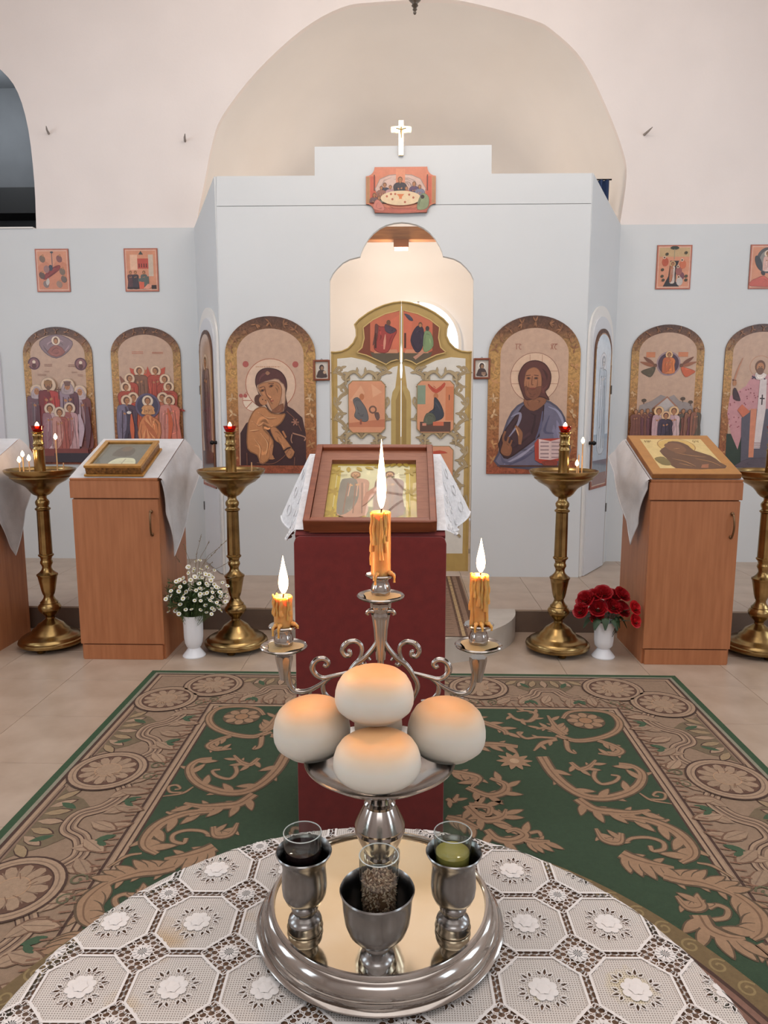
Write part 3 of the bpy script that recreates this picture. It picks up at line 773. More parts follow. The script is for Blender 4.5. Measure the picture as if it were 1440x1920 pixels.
def conv_left(cx, lean):
    return tracer(0, 580, 3.6, cx, lean, 613, 0.0045, 0.00443, 2.106 - 0.968)
def paint_family(p):
    q = conv_left(108, 0.043); P_ = lambda *a: [q(*c) for c in a]
    p.poly(P_((280, 215), (390, 170), (498, 215), (470, 280), (390, 325), (310, 285)), S(140, 116, 120), 3)
    p.poly(P_((330, 285), (390, 235), (450, 285), (390, 318)), S(150, 94, 84), 2); p.ell(*q(388, 210), 0.036, None, CREAM); p.ell(*q(388, 210), 0.02, 0.027, BROWN); p.ell(*q(388, 213), 0.014, 0.019, SKIN)
    for c in ((238, 360), (553, 365)):
        p.ell(*q(*c), 0.052, None, S(98, 62, 70)); p.ell(*q(*c), 0.04, None, S(140, 96, 96)); p.ell(q(*c)[0], q(*c)[1] + 0.012, 0.014, None, CREAM); p.ell(q(*c)[0], q(*c)[1] - 0.02, 0.02, 0.02, MAROON)
    for a in ((292, 345, 362, 382), (452, 505, 365, 385), (290, 325, 410, 418), (475, 512, 415, 424), (245, 305, 430, 442), (515, 550, 432, 448)):
        text_bars(p, q(a[0], 0)[0], q(a[1], 0)[0], q(0, a[3])[1], q(0, a[2])[1], 2, S(150, 110, 96), a[0])
    p.poly(P_((205, 600), (610, 600), (615, 1000), (205, 1000)), S(112, 66, 66))
    for hx, hy, r, rb, ck, vl in ((255, 545, 0.033, S(128, 118, 124), S(116, 84, 92), S(176, 160, 164)), (548, 550, 0.033, S(120, 70, 66), S(176, 150, 156), S(186, 166, 166)), (465, 510, 0.036, S(104, 66, 74), S(150, 128, 140), S(170, 150, 152)), (337, 505, 0.037, S(176, 66, 60), S(120, 52, 54), None)):
        saint(p, *q(hx, hy), r, q(0, 930)[1], 0.088, rb, ck, S(214, 186, 160), S(110, 80, 60), SKIN, hx == 337, 0, vl)
    p.poly(P_((312, 475), (360, 475), (366, 500), (306, 500)), S(150, 110, 70)); p.poly(P_((440, 480), (490, 480), (480, 510), (450, 510)), S(120, 86, 76))
    p.stroke(P_((407, 520), (407, 600)), 0.008, S(110, 72, 60), 0); p.stroke(P_((392, 535), (422, 535)), 0.008, S(110, 72, 60), 0)
    for hx, hy, rb, ck in ((345, 665, S(196, 166, 168), S(150, 108, 116)), (480, 660, S(190, 150, 152), S(160, 96, 92)), (412, 690, S(166, 92, 82), S(190, 140, 130))):
        saint(p, *q(hx, hy), 0.028, q(0, 940)[1], 0.066, rb, ck, S(214, 190, 170))
    for a in (((545, 700), (560, 800), (550, 920)), ((600, 650), (605, 800), (600, 930)), ((270, 640), (265, 800), (270, 920))): p.stroke(P_(*a), (0.02, 0.05, 0.02), S(186, 162, 172) if a[0][0] == 545 else S(96, 62, 70))
    p.poly(P_((205, 935), (600, 935), (605, 985), (205, 1000)), S(126, 66, 62), 0); p.rect(q(330, 0)[0], q(605, 0)[0], q(0, 1028)[1], q(0, 965)[1], S(52, 46, 56)); p.rect(q(205, 0)[0], q(335, 0)[0], q(0, 1028)[1], q(0, 985)[1], S(90, 60, 60))
def paint_council(p):
    q = conv_left(272, 0.040); P_ = lambda *a: [q(*c) for c in a]
    for a in ((885, 962, 280, 300), (1020, 1095, 284, 300)): text_bars(p, q(a[0], 0)[0], q(a[1], 0)[0], q(0, a[3])[1], q(0, a[2])[1], 2, S(186, 108, 84), a[0])
    p.poly(P_((820, 1040), (830, 600), (900, 470), (880, 390), (990, 430), (1000, 380), (1020, 430), (1120, 385), (1110, 470), (1180, 600), (1190, 1040)), S(190, 84, 62))
    for k in range(14):
        a = random.Random(k).uniform(0, 6.28); x = 850 + 310 * random.Random(k + 50).random(); y = 440 + 500 * random.Random(k + 90).random()
        p.leaf(*q(x, y), a, 0.13, 0.035, random.Random(k).choice([S(160, 64, 52), S(206, 116, 78), S(140, 90, 70), S(176, 76, 60)]))
    for hx, hy in ((945, 412), (1055, 412), (880, 462), (1118, 468), (855, 520), (1145, 518)): saint(p, *q(hx, hy), 0.026, q(0, 720)[1], 0.07, random.Random(hx).choice([S(170, 74, 56), S(130, 90, 70), S(196, 110, 76)]), None, S(222, 192, 162), BROWN, SKIN, look=1 if hx < 1000 else -1)
    for hx, hy, rb, ck in ((905, 592, S(196, 96, 62), S(196, 72, 56)), (1105, 592, S(170, 120, 80), S(190, 110, 84)), (862, 610, S(86, 66, 80), S(120, 110, 130)), (1150, 610, S(206, 120, 100), S(196, 132, 120))): saint(p, *q(hx, hy), 0.028, q(0, 890)[1], 0.085, rb, ck, S(222, 192, 162), BROWN, SKIN, look=1 if hx < 1000 else -1)
    p.ell(*q(1005, 645), 0.105, None, S(98, 86, 110)); p.ell(*q(1005, 645), 0.09, None, S(70, 64, 84)); saint(p, *q(1005, 612), 0.027, q(0, 700)[1], 0.055, S(206, 150, 100), None, CREAM)
    p.poly(P_((950, 760), (1000, 700), (1040, 720), (1090, 760), (1080, 890), (950, 890)), S(206, 130, 84), 2)
    for k in range(6): p.leaf(*q(965 + k * 22, 870), 1.57 + (k - 2.5) * 0.25, 0.2, 0.04, S(186, 108, 70) if k % 2 else S(222, 154, 104))
    for a in (((855, 650), (880, 760), (850, 880)), ((895, 700), (905, 880)), ((1140, 660), (1160, 760), (1150, 880))): p.stroke(P_(*a), (0.01, 0.04, 0.02), S(70, 60, 76) if a[0][0] == 855 else S(200, 100, 66))
    p.ell(*q(880, 690), 0.02, 0.012, WHITE)
def paint_ascent(p):
    q = tracer(1140, 560, 4.8, 1252, -0.033, 609, 0.0043, 0.00443, 2.112 - 0.968); P_ = lambda *a: [q(*c) for c in a]
    p.ell(*q(535, 575), 0.098, None, S(150, 126, 130)); p.ell(*q(535, 575), 0.085, None, S(76, 52, 66)); saint(p, *q(540, 498), 0.017, q(0, 655)[1], 0.05, S(206, 120, 66), S(186, 100, 60), S(222, 180, 130))
    for a in ((350, 430, 475, 520), (638, 725, 475, 515)): p.rect(q(a[0], 0)[0], q(a[1], 0)[0], q(0, a[3])[1], q(0, a[2])[1], S(196, 124, 86))
    for s_, x0, c in ((-1, 415, S(92, 80, 60)), (1, 650, S(196, 96, 62))):
        p.leaf(*q(x0, 590), 0.62 if s_ > 0 else pi - 0.62, 0.12, 0.03, S(120, 74, 54)); p.leaf(*q(x0, 600), 0.3 if s_ > 0 else pi - 0.3, 0.13, 0.028, S(150, 94, 66))
        p.poly([q(x0, 600), q(x0 + s_ * 40, 610), q(x0 + s_ * 125, 640), q(x0 + s_ * 90, 670), q(x0 + s_ * 40, 690), q(x0 + s_ * 5, 640)], c, 3); p.ell(*q(x0, 590), 0.015, None, BROWN)
    p.poly(P_((270, 1000), (280, 940), (390, 900), (470, 845), (540, 870), (590, 845), (640, 900), (750, 920), (775, 1000), (780, 1220), (240, 1220)), S(150, 138, 134))
    p.poly(P_((410, 960), (530, 860), (620, 960), (560, 1000), (470, 1000)), S(186, 176, 172)); p.stroke(P_((410, 960), (530, 865), (625, 960)), 0.014, S(160, 112, 90), 0)
    for c in ((320, 895), (672, 880), (742, 910)): p.ell(*q(*c), 0.02, 0.014, S(86, 70, 56)); p.stroke([q(*c), (q(*c)[0], q(*c)[1] - 0.03)], 0.006, S(90, 64, 50), 0)
    rnd = random.Random(3)
    for k in range(7):
        for s_ in (-1, 1):
            x = 515 + s_ * (105 + 28 * k); saint(p, *q(x, 975 + 22 * rnd.random() + (k % 2) * 30), 0.017, q(0, 1215)[1], 0.042, rnd.choice([S(120, 74, 62), S(96, 84, 72), S(130, 104, 84), S(110, 66, 72)]), rnd.choice([None, S(140, 92, 74)]), None, BROWN, SKIN)
    for x in (450, 585): saint(p, *q(x, 990), 0.024, q(0, 1215)[1], 0.05, S(206, 176, 176), S(190, 154, 160), S(226, 186, 140))
    saint(p, *q(512, 1030), 0.022, q(0, 1215)[1], 0.058, S(58, 44, 58), S(70, 56, 74), S(222, 180, 140), MAROON)
def paint_bishop(p):
    q = tracer(1140, 560, 4.8, 1428, -0.036, 607, 0.0043, 0.00443, 2.112 - 0.968); P_ = lambda *a: [q(*c) for c in a]
    p.poly(P_((1075, 1480), (1080, 1180), (1650, 1180), (1650, 1480)), S(48, 62, 52))
    p.ring(*q(1365, 590), 0.085, 0.004, S(180, 130, 100))
    p.poly(P_((1100, 850), (1240, 760), (1300, 660), (1430, 660), (1500, 760), (1560, 900), (1600, 1300), (1560, 1320), (1500, 1000), (1290, 960), (1210, 1000), (1215, 1200), (1185, 1320), (1120, 1180), (1080, 1000)), S(196, 142, 146))
    rnd = random.Random(5)
    for k in range(70):
        x, y = 1090 + rnd.random() * 480, 720 + rnd.random() * 420
        if y > 960 and 1215 < x < 1500: continue
        if x < 1110 + (960 - y) * 0.5 and y < 900: continue
        p.ell(*q(x, y), 0.006, None, S(150, 84, 92), n=6)
    p.poly(P_((1210, 1040), (1300, 960), (1500, 960), (1520, 1420), (1215, 1440)), S(92, 88, 100))
    p.poly(P_((1290, 960), (1345, 960), (1330, 1390), (1285, 1390)), S(206, 134, 104))
    p.poly(P_((1365, 700), (1425, 700), (1425, 960), (1385, 1310), (1330, 1310), (1350, 960)), S(214, 202, 200))
    p.stroke(P_((1390, 835), (1388, 925)), 0.01, DARK, 0); p.stroke(P_((1368, 868), (1412, 870)), 0.01, DARK, 0)
    for k in range(3): p.stroke(P_((1330, 1262 + 18 * k), (1392, 1262 + 18 * k)), 0.006, S(140, 110, 110), 0)
    for c in ((1310, 685), (1392, 690)): p.stroke([q(c[0] - 18, c[1] - 12), q(c[0] + 18, c[1] + 12)], 0.01, S(70, 62, 80), 0); p.stroke([q(c[0] - 18, c[1] + 12), q(c[0] + 18, c[1] - 12)], 0.01, S(70, 62, 80), 0)
    p.poly(P_((1320, 650), (1360, 640), (1420, 660), (1390, 700), (1330, 700)), WHITE, 2)
    p.ell(*q(1362, 590), 0.04, 0.05, BROWN); p.ell(*q(1362, 598), 0.03, 0.038, SKIN); p.ell(*q(1362, 630), 0.028, 0.03, S(120, 86, 66))
    for e in (1352, 1374): p.ell(*q(e, 592), 0.005, 0.003, DARK, 0, 8)
    p.stroke(P_((1130, 720), (1165, 610), (1205, 515)), (0.014, 0.012, 0.004), S(186, 130, 100)); p.stroke(P_((1115, 705), (1150, 715)), 0.012, BROWN, 0)
    p.poly(P_((1125, 790), (1150, 780), (1190, 870), (1185, 890), (1130, 870)), S(70, 48, 52), 2); p.ell(*q(1137, 735), 0.016, 0.022, SKIN)
    p.poly(P_((1170, 970), (1210, 920), (1285, 985), (1220, 1035)), S(200, 112, 84))
    p.poly(P_((1200, 1440), (1300, 1400), (1540, 1400), (1560, 1480), (1180, 1480)), S(90, 80, 90), 2)
def paint_angel(c1, c2, glare_bg=None):
    def f(p):
        if glare_bg:
            p.poly(arch_inner_ret, glare_bg); p.rect(-0.17, 0.17, 0.03, 0.42, S(176, 196, 212)); p.rect(-0.17, 0.17, 0.03, 0.22, S(120, 128, 140)); p.rect(-0.17, 0.17, 0.03, 0.12, S(134, 96, 88))  # glare on the icon put into its pale blue ground and figure
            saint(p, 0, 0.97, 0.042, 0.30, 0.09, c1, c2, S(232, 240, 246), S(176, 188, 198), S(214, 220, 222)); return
        p.poly([(-0.15, 0.55), (-0.12, 0.85), (-0.05, 0.98), (-0.07, 0.6), (-0.09, 0.3)], S(190, 150, 130), 3); p.poly([(0.15, 0.55), (0.12, 0.85), (0.05, 0.98), (0.07, 0.6), (0.09, 0.3)], S(120, 82, 72), 3)
        saint(p, 0, 0.97, 0.042, 0.28, 0.105, c1, c2, S(216, 186, 160), BROWN, SKIN)
        p.rect(-0.17, 0.17, 0.085, 0.28, S(92, 70, 66))
    return f

arched_icon('arched_icon', 'large arched icon of a dark-veiled mother holding a child, left of the gilded doors', -0.996, YS, 0.338, 0.95, 1.836, 2.114, paint_mother)
arched_icon('arched_icon', 'large arched icon of a bearded man with an open book, right of the gilded doors', 0.963, YS, 0.338, 0.95, 1.834, 2.113, paint_teacher)
WG = 'arched icons on the wing walls'
arched_icon('arched_icon', 'arched icon of a crowned family in dark robes, leftmost on the left wing', -2.882, YW, 0.291, 0.968, 1.884, 2.106, paint_family, 0.062, group=WG)
arched_icon('arched_icon', 'arched icon of a red-robed host of angels above the left lectern cabinet', -2.143, YW, 0.291, 0.968, 1.884, 2.104, paint_council, 0.062, group=WG)
arched_icon('arched_icon', 'arched icon with a blue roundel over a crowd above the right lectern cabinet', 2.147, YW, 0.293, 0.968, 1.892, 2.110, paint_ascent, 0.062, group=WG)
arched_icon('arched_icon', 'arched icon of a bishop in pink robes raising a sword, at the right edge', 2.9, YW, 0.293, 0.968, 1.892, 2.113, paint_bishop, 0.062, group=WG)

# door panels with icons in the slanting returns
arch_inner_ret = [(u, z - 0.82) for u, z in arch_outline(0.175, 0.88, 1.86, 2.0)]
for side, lab, c1, c2, mt in ((-1, 'narrow arched icon of a winged saint on the left slanting wall', S(96, 66, 70), S(120, 92, 96), gloss_print),
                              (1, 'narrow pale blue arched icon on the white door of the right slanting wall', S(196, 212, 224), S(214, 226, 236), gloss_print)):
    L, f = RET[side]
    sc_ = 0.29
    # moulded arch trim and door leaf
    d = MB().prism([(u + 0.30, z) for u, z in arch_outline(0.285, ZP + 0.002, 1.96, 2.21)], 0.001, 0.018, f=lambda s_, t_, z_: f(s_, t_, z_)).build(f'door_{1 if side > 0 else 2}', white_trim, weld=True)
    struct(d, f'white round-headed side door in the {"right" if side > 0 else "left"} slanting wall', 'door')
    MB().prism([(u + 0.29, z) for u, z in arch_outline(0.235, ZP + 0.004, 1.93, 2.13)], 0.018, 0.030, f=f).build('door_leaf', M('door_white', (214, 216, 220), 0.4), d, weld=True)
    MB().prism([(0.555, ZP + 0.01), (0.567, ZP + 0.01), (0.567, 1.78), (0.555, 1.78)], 0.012, 0.0192, f=f).build('door_gap', black_m, d, weld=True)  # solid black strip standing in for the shade inside the door gap
    for hz in (0.6, 1.55): MB().prism([(0.535, hz), (0.548, hz), (0.548, hz + 0.07), (0.535, hz + 0.07)], 0.018, 0.036, f=f).build('hinge', pewter, d, weld=True)
    kb = MB(); c0 = f(0.06, 0.05, 1.18)
    kb.tube([f(0.06, 0.03, 1.18), f(0.06, 0.055, 1.18)], [0.014, 0.009], 10); kb.lathe([(0.0, -0.018), (0.016, -0.01), (0.02, 0), (0.016, 0.01), (0, 0.018)], 12, f(0.06, 0.066, 1.18))
    kb.build('door_knob', black_m, d, smooth=40)
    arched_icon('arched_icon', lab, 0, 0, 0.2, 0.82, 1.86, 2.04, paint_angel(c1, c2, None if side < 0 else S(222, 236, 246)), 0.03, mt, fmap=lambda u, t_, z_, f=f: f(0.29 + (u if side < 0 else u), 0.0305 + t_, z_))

# far-left white arched panel just entering the frame
o = MB().prism(arch_outline(0.29, ZP + 0.01, 1.86, 2.09), 0, -0.02).build('door_3', M('door_lilac', (208, 208, 214), 0.5), loc=(-3.66, YW, 0))
struct(o, 'plain white round-headed door at the far left edge', 'door')
MB().prism(arch_outline(0.24, ZP + 0.02, 1.84, 2.04), -0.02, -0.03).build('door_leaf', M('door_white', (214, 216, 220), 0.4), o)

# small square feast icons on the wings
def sq_paint(kind):
    def f(p):
        p.rect(-0.138, 0.138, 0, 0.34, S(176, 104, 84)); p.rect(-0.128, 0.128, 0.01, 0.33, S(214, 168, 146)); p.rect(-0.12, 0.12, 0.02, 0.32, S(206, 142, 112))
        if kind == 0:
            p.poly([(-0.12, 0.02), (0.12, 0.02), (0.12, 0.22), (0.05, 0.26), (0, 0.2), (-0.06, 0.25), (-0.12, 0.2)], S(198, 128, 98)); p.stroke([(0, 0.31), (0, 0.2)], 0.006, S(90, 84, 90), 0); p.ell(0, 0.312, 0.014, 0.008, S(70, 72, 76))
            p.poly([(-0.06, 0.1), (0.05, 0.17), (0.06, 0.21), (0, 0.19), (-0.08, 0.12)], S(140, 56, 52), 3); p.ell(-0.015, 0.19, 0.018, 0.024, S(60, 60, 74)); p.ell(-0.05, 0.18, 0.024, 0.03, S(150, 110, 104))
            for x, y, c in ((-0.08, 0.26, S(120, 96, 80)), (0.06, 0.26, S(130, 84, 80)), (0.08, 0.16, S(120, 100, 84)), (-0.06, 0.06, S(130, 110, 104)), (0.05, 0.06, S(150, 120, 104)), (0.09, 0.1, S(110, 90, 80)), (-0.09, 0.13, S(100, 74, 64))): p.ell(x, y, 0.024, 0.03, c, 0.4, 10); p.ell(x + 0.006, y + 0.028, 0.009, None, SKIN, 0, 8)
            p.leaf(-0.05, 0.05, 1.4, 0.06, 0.03, S(186, 176, 168))
        elif kind == 1:
            p.rect(-0.03, 0.08, 0.18, 0.26, S(184, 80, 66)); p.rect(-0.09, -0.03, 0.17, 0.29, S(222, 178, 150)); p.poly([(-0.02, 0.29), (0.0, 0.32), (0.02, 0.29)], S(70, 76, 70)); p.rect(0.06, 0.1, 0.12, 0.29, S(196, 178, 160))
            for x in (-0.02, 0.0, 0.02, 0.04): p.rect(x, x + 0.008, 0.19, 0.22, S(90, 44, 40))
            for x, c in ((-0.09, S(92, 62, 66)), (-0.05, S(70, 60, 66)), (0.02, S(90, 96, 92))): saint(p, x, 0.15, 0.012, 0.025, 0.026, c, None, None, BROWN, SKIN)
            p.poly([(-0.03, 0.1), (0.06, 0.12), (0.06, 0.05), (0.02, 0.05), (0.02, 0.08), (-0.03, 0.08)], S(92, 98, 92)); p.rect(-0.02, 0.02, 0.02, 0.075, S(206, 96, 72)); p.rect(-0.12, -0.02, 0.02, 0.035, DARK); p.poly([(0.01, 0.02), (0.05, 0.06), (0.1, 0.05), (0.06, 0.02)], S(216, 150, 126)); p.rect(0.08, 0.12, 0.02, 0.05, DARK)
        elif kind == 2:
            p.rect(-0.12, 0.12, 0.25, 0.32, S(190, 160, 120)); p.ell(0, 0.318, 0.035, 0.014, S(60, 66, 56)); p.stroke([(0, 0.31), (0, 0.23)], 0.006, S(150, 140, 112), 0)
            p.poly([(-0.08, 0.02), (0.05, 0.02), (0.02, 0.06), (0.02, 0.16), (0.04, 0.22), (-0.03, 0.22), (-0.04, 0.1)], S(50, 44, 46)); saint(p, -0.01, 0.195, 0.014, 0.05, 0.02, S(206, 190, 180), S(170, 104, 70), S(196, 160, 116))
            for x, y, c in ((-0.07, 0.21, S(176, 84, 60)), (0.06, 0.1, S(120, 72, 80)), (0.04, 0.14, S(150, 90, 84)), (0.07, 0.19, S(196, 108, 76)), (0.05, 0.06, S(190, 180, 174))): p.ell(x, y, 0.026, 0.034, c, 0, 12); p.ell(x - 0.008, y + 0.034, 0.012, None, CREAM, 0, 10); p.ell(x - 0.008, y + 0.034, 0.008, None, BROWN, 0, 8)
            for x, y in ((-0.09, 0.15), (-0.09, 0.1), (-0.08, 0.07), (0.1, 0.07), (0.1, 0.1), (-0.06, 0.27), (0.09, 0.28)): p.ell(x, y, 0.014, 0.012, S(74, 66, 50), 0.4, 8)
        else:
            p.ell(0.0, 0.22, 0.09, 0.1, S(86, 84, 84)); p.ell(0.0, 0.22, 0.065, 0.075, S(140, 136, 130)); saint(p, 0, 0.27, 0.017, 0.14, 0.034, S(224, 196, 186), S(214, 172, 160), CREAM)
            p.ell(-0.07, 0.2, 0.024, 0.06, S(66, 66, 70), 0.4); p.ell(0.07, 0.2, 0.024, 0.06, S(66, 66, 70), -0.4); p.poly([(-0.12, 0.02), (0.12, 0.02), (0.12, 0.08), (0.04, 0.06), (-0.02, 0.1), (-0.08, 0.08), (-0.12, 0.06)], S(190, 92, 78), 2); p.ell(-0.03, 0.12, 0.014, 0.02, S(60, 54, 56), 0.9, 10); p.ell(0.05, 0.1, 0.02, 0.014, S(120, 60, 56), 0, 10)
    return f
for x, kind, lab in ((-2.878, 0, 'small square icon with a red reclining figure, left one of the left wing'), (-2.145, 1, 'small square icon with a red building, right one of the left wing'),
                     (2.155, 2, 'small square icon with a dark cave, left one of the right wing'), (2.892, 3, 'small square icon with a grey halo oval, cut by the right edge')):
    t = thing('feast_icon', lab, 'icon', (x, YW, 2.386), 0, 'small square icons on the wing walls')
    MB().box(-0.138, 0.138, -0.008, 0, 0, 0.34).build('board', M('icon_board_edge', (96, 62, 44), 0.5), t)
    p = Paint(icon_fn(-0.008)); p.drape = True; sq_paint(kind)(p); p.build('painting', print_m, t)

# plaque over the doorway
t = thing('supper_plaque', 'eight-cornered plaque of figures round a pale table, over the doorway', 'plaque', (-0.027, YS, 2.834))
def scallop(w_, h_, c, n=5):
    o = []
    for cx, cz, a0 in ((w_ / 2, 0, pi), (w_ / 2, h_, -pi / 2), (-w_ / 2, h_, 0), (-w_ / 2, 0, pi / 2)):
        for k in range(n + 1):
            a = a0 - (pi / 2) * k / n; o.append((cx + c * cos(a), cz + c * sin(a)))
    return o
so = scallop(0.5, 0.312, 0.062)
MB().prism(so, -0.014, 0).build('board', M('icon_board_edge', (96, 62, 44), 0.5), t, weld=True)
p = Paint(icon_fn(-0.014)); p.poly(so, S(206, 128, 100)); p.drape = True
for s_ in (-1, 1): p.rect(s_ * 0.235 - 0.012, s_ * 0.235 + 0.012, 0.066, 0.246, S(176, 130, 92)); p.rect(s_ * 0.2 - 0.02, s_ * 0.2 + 0.02, 0.06, 0.25, S(196, 98, 76)); p.rect(s_ * 0.19 - 0.004, s_ * 0.19 + 0.004, 0.15, 0.26, S(96, 60, 50))
p.poly([(-0.16, 0.1), (-0.15, 0.23), (0, 0.262), (0.14, 0.23), (0.16, 0.1)], S(206, 176, 164), 2); p.rect(-0.035, 0.03, 0.2, 0.3, S(214, 140, 108))
for x, h_, r, rb in ((-0.115, 0.19, 0.014, NAVY), (-0.14, 0.17, 0.012, S(150, 104, 90)), (-0.075, 0.175, 0.012, S(180, 140, 140)), (-0.005, 0.225, 0.017, S(60, 56, 64)), (0.04, 0.165, 0.012, S(206, 92, 78)), (0.095, 0.195, 0.014, S(92, 70, 100)), (0.135, 0.175, 0.012, S(120, 120, 140)), (-0.19, 0.12, 0.013, S(110, 84, 84)), (-0.155, 0.1, 0.013, S(120, 122, 106))):
    saint(p, x, h_, r, 0.07, 0.034 if r < 0.017 else 0.048, rb, None, None, BROWN, SKIN)
p.ell(0.0, 0.098, 0.145, 0.05, S(222, 198, 162), 0, 30); p.poly([(-0.03, 0.125), (0.025, 0.125), (0.008, 0.105), (0.008, 0.092), (-0.012, 0.092), (-0.012, 0.105)], S(214, 128, 80))
for x, y in ((-0.1, 0.11), (-0.06, 0.09), (0.06, 0.12), (0.09, 0.1), (0.03, 0.07), (-0.04, 0.125), (-0.07, 0.125)): p.ell(x, y, 0.008, None, S(176, 100, 76), 0, 8)
p.poly([(-0.18, 0.0), (-0.17, 0.06), (-0.1, 0.03), (0.1, 0.03), (0.17, 0.06), (0.18, 0.0)], S(176, 100, 84), 2); p.poly([(0.12, 0.02), (0.13, 0.09), (0.16, 0.13), (0.2, 0.1), (0.19, 0.03)], S(134, 146, 112), 3); p.ell(0.155, 0.105, 0.014, None, DARK); p.poly([(-0.2, 0.03), (-0.17, 0.09), (-0.12, 0.04), (-0.13, 0.01)], S(200, 126, 112), 3)
p.build('painting', print_m, t)

# gold cross on the crown of the screen
cx = MB()
def flare(p0, p1, w0, w1): return [(p0[0] - w0, p0[1]), (p0[0] + w0, p0[1]), (p1[0] + w1, p1[1]), (p1[0] - w1, p1[1])]
cx.prism([(-0.017, -0.115), (0.017, -0.115), (0.017, 0.036), (0.055, 0.040), (0.070, 0.040), (0.072, 0.058), (0.070, 0.074), (0.055, 0.076), (0.017, 0.080), (0.016, 0.117), (-0.016, 0.117), (-0.017, 0.080), (-0.055, 0.076), (-0.070, 0.074), (-0.072, 0.058), (-0.070, 0.040), (-0.055, 0.040), (-0.017, 0.036)], -0.007, 0.007)
t = thing('altar_cross', 'small gold cross standing on the top edge of the white screen', 'cross', (-0.026, YS - 0.012, 3.338))
cx.build('cross_body', gold_m, t, bevel=0.004, smooth=50)
MB().box(-0.012, 0.012, -0.001, 0.012, -0.10, -0.06).build('bracket', brass_dk, t)
fg = MB(); fg.tube([(0, -0.009, 0.075), (0, -0.011, 0.05), (0.002, -0.010, 0.0)], [0.004, 0.007, 0.003], 8); fg.tube([(-0.035, -0.009, 0.066), (0, -0.011, 0.056), (0.035, -0.009, 0.066)], 0.003, 6)
fg.build('figure', brass, t, smooth=60)

# two small framed icons flanking the doorway
for x, lab, kind in ((-0.613, 'tiny wood-framed icon of a veiled woman left of the doorway', 0), (0.577, 'tiny wood-framed icon of a bearded saint right of the doorway', 1)):
    t = thing('framed_icon', lab, 'icon', (x, YS, 1.646 if kind == 0 else 1.656), 0, 'tiny framed icons beside the doorway')
    fb = MB(); W_, H_, b_ = 0.124, 0.15, 0.013
    fb.box(-W_ / 2, -W_ / 2 + b_, -0.022, 0, 0, H_); fb.box(W_ / 2 - b_, W_ / 2, -0.022, 0, 0, H_); fb.box(-W_ / 2 + b_, W_ / 2 - b_, -0.022, 0, 0, b_); fb.box(-W_ / 2 + b_, W_ / 2 - b_, -0.022, 0, H_ - b_, H_)
    fb.build('frame', mahog, t, bevel=0.003)
    MB().tube([(-0.008, -0.004, H_), (0, -0.006, H_ + 0.01), (0.008, -0.004, H_)], 0.0016, 6).build('hook', black_m, t)
    p = Paint(icon_fn(-0.008)); p.rect(-W_ / 2 + b_, W_ / 2 - b_, b_, H_ - b_, S(206, 198, 186))
    if kind: p.ell(0, 0.1, 0.026, None, S(236, 230, 220))
    p.poly([(-0.036, 0.02), (0.036, 0.02), (0.036, 0.045), (0.02, 0.075), (-0.02, 0.075), (-0.034, 0.045)], S(74, 58, 56), 2); p.ell(0, 0.094, 0.018, 0.022, S(64, 50, 48)); p.ell(0.003, 0.09, 0.011, 0.015, S(150, 116, 90)); p.ell(0.022 if kind == 0 else 0.015, 0.06 if kind == 0 else 0.035, 0.012, 0.012, S(196, 168, 140))
    if kind: p.rect(-0.002, 0.03, 0.03, 0.05, S(150, 120, 100))
    p.build('painting', print_m, t)

# ================================================================== ROYAL DOORS
PALE = S(222, 217, 206); SCR = S(176, 156, 120); SCR_D = S(142, 122, 92); DGOLD = S(184, 154, 92)
def dq(zx, zy):
    px, py = 580 + zx / 4.235, 400 + zy / 4.235
    return ((px - 752) * 0.003956 - 0.018, 2.214 - (py - 566) * 0.00384 if py <= 660 else 1.853 - (py - 660) * 0.00405)
leaf_o = [(-0.543, 0.19), (-0.0215, 0.19), (-0.0215, 1.655), (-0.026, 1.67), (-0.029, 1.72), (-0.0275, 1.765), (-0.0235, 1.775), (-0.0275, 1.785), (-0.027, 1.85), (-0.0215, 1.92), (-0.0215, 2.215), (-0.08, 2.208), (-0.15, 2.19), (-0.21, 2.165), (-0.267, 2.135), (-0.33, 2.09), (-0.366, 2.052), (-0.354, 2.017),
          (-0.352, 1.97), (-0.375, 1.92), (-0.415, 1.88), (-0.465, 1.858), (-0.51, 1.852), (-0.543, 1.854)]
